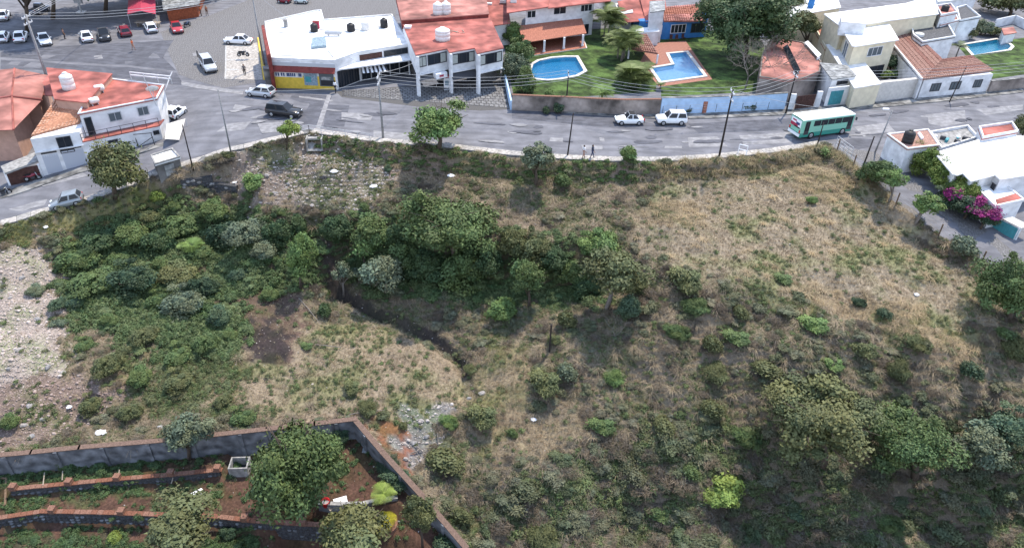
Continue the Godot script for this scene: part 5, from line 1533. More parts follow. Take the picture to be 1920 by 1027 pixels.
var stones_made := []
func stone_variants(n: int) -> Array:
	while stones_made.size() < n:
		var st := S()
		var v := []
		var rings := 3
		for i in rings:
			var ring := []
			var y := -0.7 + 1.4 * i / (rings - 1)
			for k in 6:
				var a := TAU * (k + 0.5 * (i % 2)) / 6.0
				var r := (0.62 if i != 1 else 1.0) * rf(0.75, 1.15)
				ring.append(Vector3(cos(a) * r, y * rf(0.8, 1.1), sin(a) * r))
			v.append(ring)
		for i in rings - 1:
			for k in 6:
				var k2 := (k + 1) % 6
				quad(st, v[i][k], v[i + 1][k], v[i + 1][k2], v[i][k2])
		for k in range(1, 5):
			tri(st, v[0][0], v[0][k], v[0][k + 1])
			tri(st, v[2][0], v[2][k + 1], v[2][k])
		st.generate_normals()
		stones_made.append(st.commit())
	return stones_made

func build_plot() -> void:
	var t := thing("plot_wall", "long grey rendered boundary wall of the garden plot", "wall")
	var tops := [-10.3, -10.3, -10.3, -10.3, -10.3, -10.3, -10.3, -10.3, -10.7, -11.9, -13.4]
	for i in wall_line.size() - 1:
		var a := wall_line[i]; var b := wall_line[i + 1]
		var d := (b - a).normalized()
		var n := Vector2(-d.y, d.x)
		if n.dot(Vector2(-28, -40) - a) < 0.0: n = -n
		var st := S()
		var A0 := a + n * 0.1 - d * 0.1; var A1 := a + n * 0.5 - d * 0.1; var B0 := b + n * 0.1 + d * 0.05; var B1 := b + n * 0.5 + d * 0.05
		var low := -16.5
		var P := [Vector3(A0.x, tops[i], A0.y), Vector3(A1.x, tops[i], A1.y), Vector3(B1.x, tops[i + 1], B1.y), Vector3(B0.x, tops[i + 1], B0.y)]
		quad(st, P[0], P[3], P[2], P[1])
		for k in 4:
			var p: Vector3 = P[k]; var q: Vector3 = P[(k + 1) % 4]
			quad(st, p, q, Vector3(q.x, low, q.z), Vector3(p.x, low, p.z))
		done(st, "panel", M.concrete_wall, t)
		var cp := S()
		bar(cp, (P[0] + P[1]) * 0.5 + Vector3(0, 0.04, 0), (P[2] + P[3]) * 0.5 + Vector3(0, 0.04, 0), 0.5, 0.07)
		done(cp, "coping", M.rust, t)
		var m := maxi(1, int(a.distance_to(b) / 3.2))
		for k in m:
			var c := a.lerp(b, (k + 0.5) / m) + n * 0.56
			var top: float = lerpf(tops[i], tops[i + 1], (k + 0.5) / m)
			var q := S()
			box(q, Vector3(c.x, (top - 15.0) * 0.5, c.y), Vector3(0.3, top + 15.0, 0.14), Basis(Vector3.UP, -d.angle()))
			done(q, "buttress", M.concrete_wall, t)
	terrace_wall("upper stone terrace wall capped with orange bricks and piers", line_a, -12.35, -13.25, [0.01, 0.27, 0.5, 0.76, 0.99])
	terrace_wall("lower stone terrace wall capped with orange bricks in the garden", line_b, -12.95, -14.4, [0.03, 0.22, 0.42, 0.6, 0.78, 0.95])
	# concrete trough
	var tr := thing("concrete_trough", "open grey concrete trough beside the big garden tree", "trough", on(Vector2(-22.94, -41.77), 0.0), 0.08)
	for q in [["front", Vector3(0, 0.55, 0.6), Vector3(1.6, 1.1, 0.12)], ["back", Vector3(0, 0.55, -0.6), Vector3(1.6, 1.1, 0.12)], ["side", Vector3(-0.74, 0.55, 0), Vector3(0.12, 1.1, 1.08)], ["side", Vector3(0.74, 0.55, 0), Vector3(0.12, 1.1, 1.08)], ["bottom", Vector3(0, 0.1, 0), Vector3(1.36, 0.2, 1.08)]]:
		var z := S()
		box(z, q[1], q[2])
		done(z, q[0], M.concrete if q[0] != "bottom" else M.interior_dark, tr)
	# white drum lying on the path
	var dr := thing("white_drum", "white plastic drum lying on the red path", "drum", on(Vector2(-25.75, -39), 0.28), 0.7)
	var s := S(true)
	tube(s, [Vector3(-0.55, 0, 0), Vector3(-0.5, 0, 0), Vector3(0.5, 0, 0), Vector3(0.55, 0, 0)], [0.2, 0.28, 0.28, 0.2], 12)
	done(s, "barrel", M.plastic_white, dr)
	var rim := S(true)
	tube(rim, [Vector3(0.2, 0, 0), Vector3(0.26, 0, 0)], [0.295, 0.295], 12)
	done(rim, "hoop", M.steel_grey, dr)
	# poles leaning on the upper terrace
	var poles := [[Vector2(-28.21, -39.89), Vector2(-28.04, -40.69)], [Vector2(-21.36, -40.58), Vector2(-21.91, -41.76)], [Vector2(-32.52, -39.71), Vector2(-32.73, -40.6)], [Vector2(-37.04, -39.45), Vector2(-37.38, -40.28)], [Vector2(-38.32, -38.85), Vector2(-38.79, -40.05)]]
	for k in poles.size():
		var z := S()
		tube(z, [on(poles[k][0], 0.35), on(poles[k][1], 0.5)], [0.05, 0.045], 6)
		tag(done(z, "wooden_pole", M.wood_pale), "pale wooden pole lying across the upper terrace bed, %s from right" % ["second", "first", "third", "fourth", "fifth"][k], "pole", "poles on the upper terrace")
	var fr := thing("timber_frame", "dark timber frame at the left edge of the garden", "frame")
	for q in [[Vector3(-40.81, -13.15, -37.3), Vector3(-41.82, -12.6, -39.52)], [Vector3(-41.56, -13.15, -37.53), Vector3(-42.5, -12.6, -39.6)], [Vector3(-41.56, -13.15, -37.53), Vector3(-40.81, -13.15, -37.3)], [Vector3(-42.5, -12.6, -39.6), Vector3(-41.82, -12.6, -39.52)]]:
		var z := S()
		bar(z, q[0] + Vector3(0, 0.15, 0), q[1] + Vector3(0, 0.15, 0), 0.16, 0.2)
		done(z, "beam", M.wood, fr)
	# curved low wall, steps and planter at the right
	var cw := thing("curved_wall", "low curved dark wall below the rubble corner of garden", "wall")
	var cl := V2([-15.4, -38.45, -14.43, -38.39, -13.09, -38.41, -11.75, -38.52, -10.48, -38.94, -8.96, -39.27])
	for i in cl.size() - 1:
		var a := cl[i]; var b := cl[i + 1]
		var n := Vector2(-(b - a).y, (b - a).x).normalized() * 0.15
		var z := S()
		prism(z, PackedVector2Array([a - n, b - n, b + n, a + n]), -15.5, -12.72)
		done(z, "panel", M.concrete_wall, cw)
		var y := S()
		prism(y, grown(PackedVector2Array([a - n, b - n, b + n, a + n]), 0.03), -12.717, -12.66)
		done(y, "coping", M.concrete, cw)
	var sp := thing("garden_steps", "curving flight of pale stone steps at the garden corner", "steps")
	for k in 12:
		var f := k / 11.0
		var p := Vector2(-8.63, -38.88).lerp(Vector2(-8.78, -36.08), f) + Vector2(sin(f * 3.0) * 0.25, 0)
		var z := S()
		box(z, Vector3(p.x, -13.9 - f * 1.9, p.y), Vector3(1.25, 0.5, 0.3), Basis(Vector3.UP, 0.35 - 0.5 * f))
		done(z, "step", M.concrete if k % 3 else M.sidewalk_grey, sp)
	var pl := thing("brick_planter", "round brick planter holding a yellow leafy plant", "planter", Vector3(Vector2(-9.8, -37.54).x, -14.9, Vector2(-9.8, -37.54).y))
	var pp := S()
	lathe(pp, [Vector2(1.05, 0.0), Vector2(1.05, 1.0), Vector2(0.8, 1.0), Vector2(0.8, 0.75), Vector2(0, 0.75)], 18)
	done(pp, "ring", M.brick_pale, pl)
	# odds and ends in the corner
	var rb := thing("red_bucket", "bright red plastic bucket beside the big garden tree", "bucket", on(Vector2(-14.81, -38.49), 0.0))
	var z1 := S(true)
	lathe(z1, [Vector2(0, 0), Vector2(0.26, 0), Vector2(0.36, 0.62), Vector2(0.39, 0.64), Vector2(0.33, 0.62), Vector2(0.24, 0.05), Vector2(0, 0.05)], 14)
	done(z1, "pail", M.bucket_red, rb)
	var z2 := S()
	tube(z2, [Vector3(-0.37, 0.6, 0), Vector3(-0.2, 0.8, 0.1), Vector3(0.2, 0.8, 0.1), Vector3(0.37, 0.6, 0)], [0.015, 0.015, 0.015, 0.015], 5)
	done(z2, "handle", M.steel_grey, rb)
	var bb := [[638,940,"white board lying by the red bucket","plastic_white"],[626,948,"pale plank leaning by the red bucket","wood_pale"],[704,838,"cream board propped on the garden wall inside","coping"],[686,842,"bent white sheet on the corner rubble","sheet_metal"]]
	var spots := [Vector3(-13.67, -13, -38.86), Vector3(-14.15, -13.13, -38.5), Vector3(-11.6, -12.35, -44.17), Vector3(-12.49, -12.6, -44.23)]
	for k in 4:
		var o := thing("board", bb[k][2], "board", spots[k], 0.4 * k + 0.4)
		var q := S()
		box(q, Vector3(0, 0.12, 0), Vector3(1.1, 0.06, 0.55), Basis(Vector3.RIGHT, 0.25))
		done(q, "panel", M[bb[k][3]], o)
		var q2 := S()
		box(q2, Vector3(0, 0.07, 0.1), Vector3(0.08, 0.14, 0.4))
		done(q2, "batten", M.wood, o)
# ---------- poles, wires and other street things ----------
func pole(label: String, at: Vector3, h: float, r: float, m: String, arms := 1, lean := Vector2.ZERO, lamp := false, called := "utility_pole") -> Dictionary:
	var t := thing(called, label, "pole", at, 0.0, "poles along the streets")
	var top := Vector3(lean.x, h, lean.y)
	var st := S(true)
	tube(st, [Vector3(0, -0.5, 0), top], [r, r * 0.62], 8)
	done(st, "shaft", M[m], t)
	for k in arms:
		var y := h - 0.35 - k * 0.8
		var c := Vector3(lean.x * y / h, y, lean.y * y / h)
		var a := S()
		box(a, c, Vector3(1.9, 0.12, 0.12))
		var arm := done(a, "crossarm", M.steel_grey, t)
		for x in [-0.85, -0.3, 0.3, 0.85]:
			var i := S()
			tube(i, [c + Vector3(x, 0.06, 0), c + Vector3(x, 0.16, 0), c + Vector3(x, 0.24, 0)], [0.03, 0.06, 0.03], 6)
			done(i, "insulator", M.plastic_white, arm)
	if lamp:
		var b := S()
		tube(b, [top - Vector3(0, 0.4, 0), top + Vector3(-0.8, 0.3, 0.3)], [0.04, 0.035], 6)
		var ar := done(b, "lamp_arm", M.steel_grey, t)
		var l := S()
		box(l, top + Vector3(-1.05, 0.3, 0.38), Vector3(0.7, 0.14, 0.26))
		done(l, "lamp_head", M.plastic_white, ar)
	return {"top": at + top, "node": t}

func wire(label: String, a: Vector3, b: Vector3, sag := 0.6, r := 0.02) -> void:
	var pts := []; var rr := []
	for k in 13:
		var f := k / 12.0
		pts.append(a.lerp(b, f) - Vector3(0, sag * 4.0 * f * (1.0 - f), 0))
		rr.append(r)
	var st := S()
	tube(st, pts, rr, 4)
	tag(done(st, "power_line", M.wire), label, "cable", "overhead cables")

func build_street_things() -> void:
	var p1 := pole("slender grey lamp-like pole on the kerb of the side street", Vector3(-33.7, -0.6, -78.26), 7.6, 0.11, "pole_concrete", 0)
	var p2 := pole("concrete pole with two crossarms before the forecourt", Vector3(-16.3, 0.1, -82.21), 8.0, 0.15, "pole_concrete", 2)
	var p3 := pole("short dark pole at the middle of the near pavement", Vector3(6.06, 0.1, -78.96), 5.3, 0.1, "pole_dark", 0, Vector2(0.3, 0))
	var p4 := pole("dark pole standing against the weathered brown garden wall", Vector3(6.43, 0.1, -92.75), 5.2, 0.12, "pole_dark", 1)
	var p5 := pole("tall dark pole with crossarm before the blue garden wall", Vector3(24.28, 0.1, -80.12), 8.3, 0.14, "pole_dark", 2)
	var p6 := pole("dark wooden pole leaning at the head of the lane", Vector3(40.12, -0.4, -77.19), 5.0, 0.12, "pole_dark", 0, Vector2(0.2, 0))
	var p7 := pole("grey lamp pole beside the small brown-roofed house", Vector3(44.27, 0, -83.39), 5.3, 0.11, "pole_concrete", 0, Vector2(0.4, 0), true)
	var p8 := pole("thin dark pole beside the kiosk", Vector3(-37.43, -1.4, -75.68), 5.2, 0.09, "pole_dark", 0)
	var p9 := pole("concrete pole rising behind the left red roofs", Vector3(-64.07, 0, -95.28), 9.5, 0.2, "pole_concrete", 2, Vector2(0, 0))
	var p10 := pole("concrete pole at the left end of the white shop", Vector3(-38.29, 0, -107.03), 10.5, 0.15, "pole_concrete", 1)
	var p11 := pole("dark pole beside the brown street gate", Vector3(36.33, 0.1, -94.32), 5.6, 0.13, "pole_dark", 1)
	var p12 := pole("thin dark pole before the tiled street house", Vector3(61.58, 0.1, -100.82), 5.2, 0.08, "pole_dark", 0, Vector2(0.5, 0))
	var p13 := pole("short dark post in the hedge before the green bus", Vector3(37.37, 0.1, -84.3), 3.0, 0.1, "pole_dark", 0)
	var t2: Vector3 = p2.top; var t4: Vector3 = p4.top; var t5: Vector3 = p5.top; var t9: Vector3 = p9.top; var t10: Vector3 = p10.top; var t11: Vector3 = p11.top; var t1: Vector3 = p1.top; var t7: Vector3 = p7.top
	for q in [p2, p4, p5, p9, p10, p11]:      # crossarms stand across the run of the cables
		q.node.rotation.y = PI / 2
	var xs := [-0.85, -0.3, 0.3, 0.85]
	for k in 4:
		var nth: String = ["topmost", "second from top", "third from top", "lowest"][k]
		var d := Vector3(0, -0.05 - 0.22 * k, xs[k])
		wire("overhead cable from the forecourt pole to the garden wall pole, " + nth, t2 + d, t4 + d, 0.9)
		wire("overhead cable along the garden walls to the tall dark pole, " + nth, t4 + d, t5 + d, 0.9)
		wire("overhead cable between tall dark pole and street gate pole, " + nth, t5 + d, t11 + d, 0.4)
		wire("overhead cable from the street gate pole to frame edge, " + nth, t11 + d, Vector3(80, 6.5 - 0.22 * k, -103 + xs[k]), 0.8)
		if k < 3:
			wire("overhead cable crossing the plaza above the parked cars, " + nth, t9 + d, t10 + d, 1.0, 0.025)
			wire("overhead cable running back over the plaza trees, " + nth, t9 + d, Vector3(-70, 10.5, -160) + d * 2.0, 0.8, 0.025)
	wire("overhead cable from shop end pole to forecourt pole", t10, t2, 0.7)
	wire("slack cable from the forecourt pole to the red-roofed flats", t2, Vector3(-13.17, 5, -96.73), 0.3)
	wire("slack cable over the lane to the grey lamp pole", t5, t7, 0.8)
	wire("overhead cable from the slender pole to the forecourt pole", t1, t2 - Vector3(0, 1.2, 0), 0.5)
	# pipe railing on the corner
	var r := thing("pipe_railing", "thin grey pipe railing on the pavement corner", "railing")
	var c := edge[10]
	var l0 := edge[9]; var r0 := edge[12]
	rail(r, north_on(c.lerp(l0, 0.85) , 0.13), north_on(c, 0.13), 1.0, 4, M.steel_grey)
	rail(r, north_on(c, 0.13), north_on(c.lerp(r0, 0.95), 0.13), 1.0, 6, M.steel_grey)
	# white barrier
	var b := thing("white_barrier", "small white tubular barrier on the near pavement", "barrier", Vector3(27.23, 0.13, -81.02), -0.5)
	for q in [[Vector3(-0.5, 0, 0), Vector3(-0.5, 1.1, 0)], [Vector3(0.5, 0, 0), Vector3(0.5, 1.1, 0)], [Vector3(-0.5, 1.1, 0), Vector3(0.5, 1.1, 0)], [Vector3(-0.5, 0.5, 0), Vector3(0.5, 0.5, 0)]]:
		var z := S()
		tube(z, [q[0], q[1]], [0.05, 0.05], 6)
		done(z, "tube", M.plastic_white, b)
	# open drain mouth under the corner
	var d := thing("drain_mouth", "grey concrete drain mouth under the pavement corner", "drain", on(Vector2(-24.57, -81.58), 0.0), 0.1)
	for q in [[Vector3(-0.9, 0.3, 0), Vector3(0.16, 1.9, 1.2)], [Vector3(0.9, 0.3, 0), Vector3(0.16, 1.9, 1.2)], [Vector3(0, 1.0, -0.3), Vector3(1.64, 0.2, 0.6)]]:
		var z := S()
		box(z, q[0], q[1])
		done(z, "cheek" if q[1].x < 1.0 else "lintel", M.concrete, d)
	var ds := S()
	box(ds, Vector3(0, 0.1, 0.1), Vector3(1.64, 0.12, 1.4), Basis(Vector3.RIGHT, 0.5))
	done(ds, "chute", M.concrete, d)
	# dark stone retaining wall below the kiosk
	var rw := thing("stone_retaining_wall", "dark stone retaining wall above the thicket", "wall")
	var wl := [Vector3(-38.81, -2.94, -74.82), Vector3(-37.52, -3, -75.29), Vector3(-35.62, -3.84, -76.1), Vector3(-32.63, -4.16, -75.46)]
	var sm := stone_variants(3)
	for i in 3:
		var a: Vector3 = wl[i]; var e: Vector3 = wl[i + 1]
		var z := S()
		var n := Vector2(-(e - a).z, (e - a).x).normalized() * 0.25
		prism(z, PackedVector2Array([Vector2(a.x - n.x, a.z - n.y), Vector2(e.x - n.x, e.z - n.y), Vector2(e.x + n.x, e.z + n.y), Vector2(a.x + n.x, a.z + n.y)]), minf(a.y, e.y) - 2.6, maxf(a.y, e.y) + 0.25)
		done(z, "core", M.stone_dark, rw)
		for k in 26:
			var p := a.lerp(e, rng.randf()) + Vector3(0, rf(-2.2, 0.2), 0)
			var f := facing(Vector2(a.x, a.z), Vector2(e.x, e.z))
			part(sm[k % 3], "stone", M.stone_dark if k % 3 else M.rock_grey, rw, p + f * 0.22, Basis(Vector3.UP, rf(0, 6)).scaled(Vector3(0.3, 0.22, 0.2)))
	# old wall line across the lot: a narrow upright concrete marker
	var mk := thing("concrete_post", "narrow dark concrete post standing in the lot", "post", on(Vector2(3.96, -54.87), 0.0))
	var ms := S()
	box(ms, Vector3(0, 1.6, 0), Vector3(0.16, 3.8, 0.16))
	box(ms, Vector3(0, 3.52, 0), Vector3(0.22, 0.06, 0.22))
	done(ms, "shaft", M.pole_dark, mk)
	# litter
	var lit := [[700,352,"white plastic bag on the debris slope"],[845,332,"white plastic bag in the upper scrub"],[188,812,"white plastic sheet above the garden wall"],[300,800,"pale plastic bag near the garden wall tree"],[130,765,"white rag below the rubble slope"],[85,428,"white board scrap on the grassy verge"],[440,632,"white scrap at the edge of the thicket"],[1720,552,"white plastic scrap on the dry plateau"],[440,345,"white plastic bag below the stone retaining wall"],[417,452,"white plank scrap in the thicket"],[992,785,"tiny white scrap in the grassy bowl"],[715,470,"white scrap in the ravine scrub"],[600,330,"dark burnt cloth heap on the debris slope"],[620,345,"pale broken panel on the debris slope"]]
	var at := [Vector2(-16.55, -75.47), Vector2(-7.68, -77.55), Vector2(-35.41, -43.57), Vector2(-30.78, -44.8), Vector2(-39.16, -45.91), Vector2(-50.56, -66.53), Vector2(-27.68, -56.09), Vector2(39.83, -58.43), Vector2(-33.12, -76.19), Vector2(-33.49, -70.54), Vector2(2.46, -47.91), Vector2(-14.64, -67.91), Vector2(-22.65, -76.66), Vector2(-21.48, -77.29)]
	for k in lit.size():
		var o := S()
		var sc := 0.55 if k in [0, 1, 2, 12, 13] else 0.32
		for q in 7:
			var a0 := TAU * q / 7.0; var a1 := TAU * (q + 1) / 7.0
			var p := Vector3(cos(a0) * sc * rf(0.6, 1.2), rf(0.02, 0.12), sin(a0) * sc * rf(0.5, 0.9)); var s := Vector3(cos(a1) * sc * 0.9, 0.05, sin(a1) * sc * 0.7)
			quad(o, Vector3(0, sc * 0.5, 0), s, s * 0.9 - Vector3(0, 0.1, 0), p)
			tri(o, Vector3(0, sc * 0.5, 0), p, s)
		var m := done(o, ["plastic_bag", "plastic_bag", "plastic_sheet", "plastic_bag", "rag", "board_scrap", "scrap", "scrap", "plastic_bag", "plank_scrap", "scrap", "scrap", "cloth_heap", "broken_panel"][k], M.interior_dark if k == 12 else M.plastic_white)
		m.position = on(at[k], 0.12)
		tag(m, lit[k][2], "litter")
	# sticks and branches by the garden wall
	var sticks := [[Vector2(-14.48, -47.24), Vector2(-11.34, -48.09)], [Vector2(-8.1, -44.88), Vector2(-7.04, -43.92)], [Vector2(-6.34, -46.5), Vector2(-6.12, -45.14)], [Vector2(-8.49, -44.17), Vector2(-6.44, -44.99)], [Vector2(-22.97, -62.79), Vector2(-19.86, -59.08)], [Vector2(-19.6, -55.7), Vector2(-16.89, -55.55)]]
	for k in sticks.size():
		var z := S()
		tube(z, [on(sticks[k][0], 0.2), on(sticks[k][0].lerp(sticks[k][1], 0.5), 0.35), on(sticks[k][1], 0.25)], [0.06, 0.05, 0.03], 6)
		tag(done(z, "dead_branch", M.bark_pale), ["pale dead branch lying above the garden wall corner", "pale plank end on the grey rubble heap", "upright pale stick at the grey heap", "pale branch across the grey heap", "thin pale branch on the dark soil patch", "short pale log on the straw floor"][k], "branch")
# ---------- vehicles ----------
# stations along x: [x, half width, sill height, shoulder height]
func loft_body(st: SurfaceTool, sec: Array) -> void:
	var rings := []
	for s in sec:
		var x: float = s[0]; var w: float = s[1]; var y0: float = s[2]; var y1: float = s[3]
		var m := lerpf(y0, y1, 0.55)
		rings.append([Vector3(x, y0, -w * 0.9), Vector3(x, lerpf(y0, y1, 0.18), -w * 0.985), Vector3(x, m, -w), Vector3(x, lerpf(y0, y1, 0.88), -w * 0.95), Vector3(x, y1, -w * 0.82), Vector3(x, y1 + 0.02, 0), Vector3(x, y1, w * 0.82), Vector3(x, lerpf(y0, y1, 0.88), w * 0.95), Vector3(x, m, w), Vector3(x, lerpf(y0, y1, 0.18), w * 0.985), Vector3(x, y0, w * 0.9)])
	for i in rings.size() - 1:
		for k in 11:
			var k2 := (k + 1) % 11
			quad(st, rings[i][k], rings[i + 1][k], rings[i + 1][k2], rings[i][k2])
	for e in [0, -1]:
		for k in range(1, 10):
			if e == 0: tri(st, rings[0][0], rings[0][k], rings[0][k + 1])
			else: tri(st, rings[-1][0], rings[-1][k + 1], rings[-1][k])

# a pane slightly proud of the face a b c d, shrunk towards its middle
func glaze(parent: Node, a: Vector3, b: Vector3, c: Vector3, d: Vector3, called: String, out: Vector3, s := 0.86, m := "glass_dark") -> void:
	var mid := (a + b + c + d) * 0.25
	var st := S()
	var q := []
	for p in [a, b, c, d]:
		q.append(mid + (p - mid) * s + out * 0.015)
	quad(st, q[0], q[1], q[2], q[3])
	for k in 4:
		quad(st, q[k], q[(k + 1) % 4], q[(k + 1) % 4] - out * 0.03, q[k] - out * 0.03)
	done(st, called, M[m], parent)

func wheel(parent: Node, at: Vector3, r: float, w: float) -> void:
	var st := S(true)
	tube(st, [at + Vector3(0, 0, -w * 0.5), at + Vector3(0, 0, -w * 0.42), at + Vector3(0, 0, w * 0.42), at + Vector3(0, 0, w * 0.5)], [r * 0.86, r, r, r * 0.86], 14)
	var o := done(st, "wheel", M.rubber, parent)
	var s := signf(at.z)
	var q := S()
	tube(q, [at + Vector3(0, 0, s * w * 0.5), at + Vector3(0, 0, s * (w * 0.5 + 0.02))], [r * 0.6, r * 0.5], 10)
	done(q, "rim", M.rim, o)

func car(kind: String, label: String, pm: Material, rear: Vector2, front: Vector2, group := "", roof_m: Material = null) -> Node3D:
	var most: float = {"sedan": 4.4, "hatch": 3.95, "suv": 4.5, "beetle": 4.1, "pickup": 4.9}[kind]
	if rear.distance_to(front) > most:      # keep the end that is nearer the street
		if rear.y > front.y: front = rear + (front - rear).normalized() * most
		else: rear = front + (rear - front).normalized() * most
	var mid := (rear + front) * 0.5
	var d := (front - rear).normalized()
	var len := rear.distance_to(front)
	var y := north_height(mid.x, mid.y) + 0.03
	var t := thing({"sedan": "sedan_car", "hatch": "hatchback_car", "suv": "suv_car", "beetle": "convertible_car", "pickup": "pickup_truck"}[kind], label, "car" if kind != "pickup" else "pickup", Vector3(mid.x, y, mid.y), -d.angle(), group)
	var ya := north_height(rear.x, rear.y); var yb := north_height(front.x, front.y)
	t.rotation.z = atan2(yb - ya, len)
	var L := len * 0.5
	var tall := 1.0 if kind != "suv" and kind != "pickup" else 1.17
	var W := 0.86 if kind != "suv" else 0.92
	var sh := 0.86 * tall; var hood := 0.80 * tall; var top := 1.42 * tall
	var sec: Array
	var cab: Array     # base rear x, base front x, roof rear x, roof front x
	match kind:
		"sedan":
			sec = [[-L, W * 0.72, 0.34, 0.66], [-L * 0.97, W * 0.86, 0.26, 0.80], [-L * 0.6, W, 0.22, sh], [L * 0.3, W, 0.22, sh], [L * 0.9, W * 0.93, 0.24, hood * 0.9], [L * 0.97, W * 0.82, 0.28, hood * 0.76], [L, W * 0.7, 0.34, 0.55]]
			cab = [-L * 0.70, L * 0.36, -L * 0.42, L * 0.06]
		"hatch":
			sec = [[-L, W * 0.78, 0.34, 0.74], [-L * 0.96, W * 0.92, 0.26, sh], [-L * 0.5, W, 0.22, sh], [L * 0.38, W, 0.22, sh], [L * 0.88, W * 0.93, 0.24, hood * 0.92], [L * 0.97, W * 0.8, 0.28, hood * 0.75], [L, W * 0.66, 0.34, 0.55]]
			cab = [-L * 0.97, L * 0.46, -L * 0.78, L * 0.08]
		"suv":
			sec = [[-L, W * 0.84, 0.42, 0.85], [-L * 0.97, W * 0.94, 0.34, sh], [-L * 0.5, W, 0.30, sh], [L * 0.35, W, 0.30, sh], [L * 0.9, W * 0.94, 0.32, hood], [L * 0.98, W * 0.86, 0.36, hood * 0.84], [L, W * 0.76, 0.42, 0.66]]
			cab = [-L * 0.97, L * 0.42, -L * 0.86, L * 0.12]
		"beetle":
			sec = [[-L, W * 0.5, 0.36, 0.62], [-L * 0.92, W * 0.8, 0.28, 0.78], [-L * 0.5, W, 0.22, 0.90], [0.0, W, 0.22, 0.90], [L * 0.45, W * 0.98, 0.22, 0.88], [L * 0.85, W * 0.82, 0.26, 0.74], [L, W * 0.5, 0.34, 0.56]]
			cab = [-L * 0.62, L * 0.32, -L * 0.36, L * 0.08]
		_:
			sec = [[-L, W * 0.9, 0.42, 0.9], [-L * 0.98, W * 0.95, 0.36, 0.95], [-L * 0.1, W, 0.32, 0.95], [L * 0.45, W, 0.32, 0.98], [L * 0.92, W * 0.95, 0.34, 0.92], [L, W * 0.8, 0.4, 0.7]]
			cab = [-L * 0.16, L * 0.5, -L * 0.10, L * 0.22]
			sh = 0.95
	var st := S(true)
	loft_body(st, sec)
	done(st, "body", pm, t)
	if kind == "pickup":
		var bed := S()
		box(bed, Vector3(-L * 0.57, 0.99, 0), Vector3(L * 0.78, 0.05, W * 1.5))
		done(bed, "bed", M.rubber, t)
	var wb := W * 0.88; var wt := W * 0.70
	var b := [Vector3(cab[0], sh - 0.03, -wb), Vector3(cab[1], sh - 0.03, -wb), Vector3(cab[1], sh - 0.03, wb), Vector3(cab[0], sh - 0.03, wb)]
	var r := [Vector3(cab[2], top - 0.03, -wt), Vector3(cab[3], top, -wt), Vector3(cab[3], top, wt), Vector3(cab[2], top - 0.03, wt)]
	var cs := S()
	quad(cs, b[0], r[0], r[1], b[1]); quad(cs, b[2], r[2], r[3], b[3])
	quad(cs, b[1], r[1], r[2], b[2]); quad(cs, b[3], r[3], r[0], b[0])
	done(cs, "cabin", pm, t)
	var rs := S()
	var mid_r: Vector3 = (r[0] + r[2]) * 0.5 + Vector3(0, 0.045, 0)
	for k in 4:
		tri(rs, r[k], mid_r, r[(k + 1) % 4])
	done(rs, "roof", pm if roof_m == null else roof_m, t)
	glaze(t, b[1], r[1], r[2], b[2], "windscreen", Vector3(0.6, 0.8, 0).normalized(), 0.9)
	glaze(t, b[3], r[3], r[0], b[0], "rear_window", Vector3(-0.8, 0.6, 0).normalized(), 0.84)
	for s in [-1.0, 1.0]:
		var i0 := 0 if s < 0 else 3
		var i1 := 1 if s < 0 else 2
		var mb: Vector3 = b[i0].lerp(b[i1], 0.5); var mr: Vector3 = r[i0].lerp(r[i1], 0.5)
		glaze(t, b[i0], r[i0], mr, mb, "side_window", Vector3(0, 0.25, s).normalized(), 0.82)
		glaze(t, mb, mr, r[i1], b[i1], "side_window", Vector3(0, 0.25, s).normalized(), 0.82)
		var wr := 0.31 * (1.12 if tall > 1.0 else 1.0)
		wheel(t, Vector3(L * 0.62, wr, s * (W - 0.07)), wr, 0.2)
		wheel(t, Vector3(-L * 0.60, wr, s * (W - 0.07)), wr, 0.2)
		var hl := S()
		box(hl, Vector3(L * 0.95, hood * 0.82, s * W * 0.62), Vector3(0.16, 0.14, 0.34), Basis(Vector3.UP, s * -0.35))
		done(hl, "headlight", M.lamp_clear, t)
		var tl := S()
		box(tl, Vector3(-L * 0.97, 0.72 * tall, s * W * 0.72), Vector3(0.1, 0.2, 0.24))
		done(tl, "tail_light", M.lamp_red, t)
		var mi := S()
		box(mi, Vector3(cab[1] - 0.18, sh + 0.08, s * (W + 0.06)), Vector3(0.1, 0.12, 0.18))
		done(mi, "mirror", pm, t)
	for e in [-1.0, 1.0]:
		var bp := S()
		box(bp, Vector3(e * (L - 0.03), 0.42, 0), Vector3(0.14, 0.16, W * 1.5))
		done(bp, "bumper", M.bumper, t)
	return t

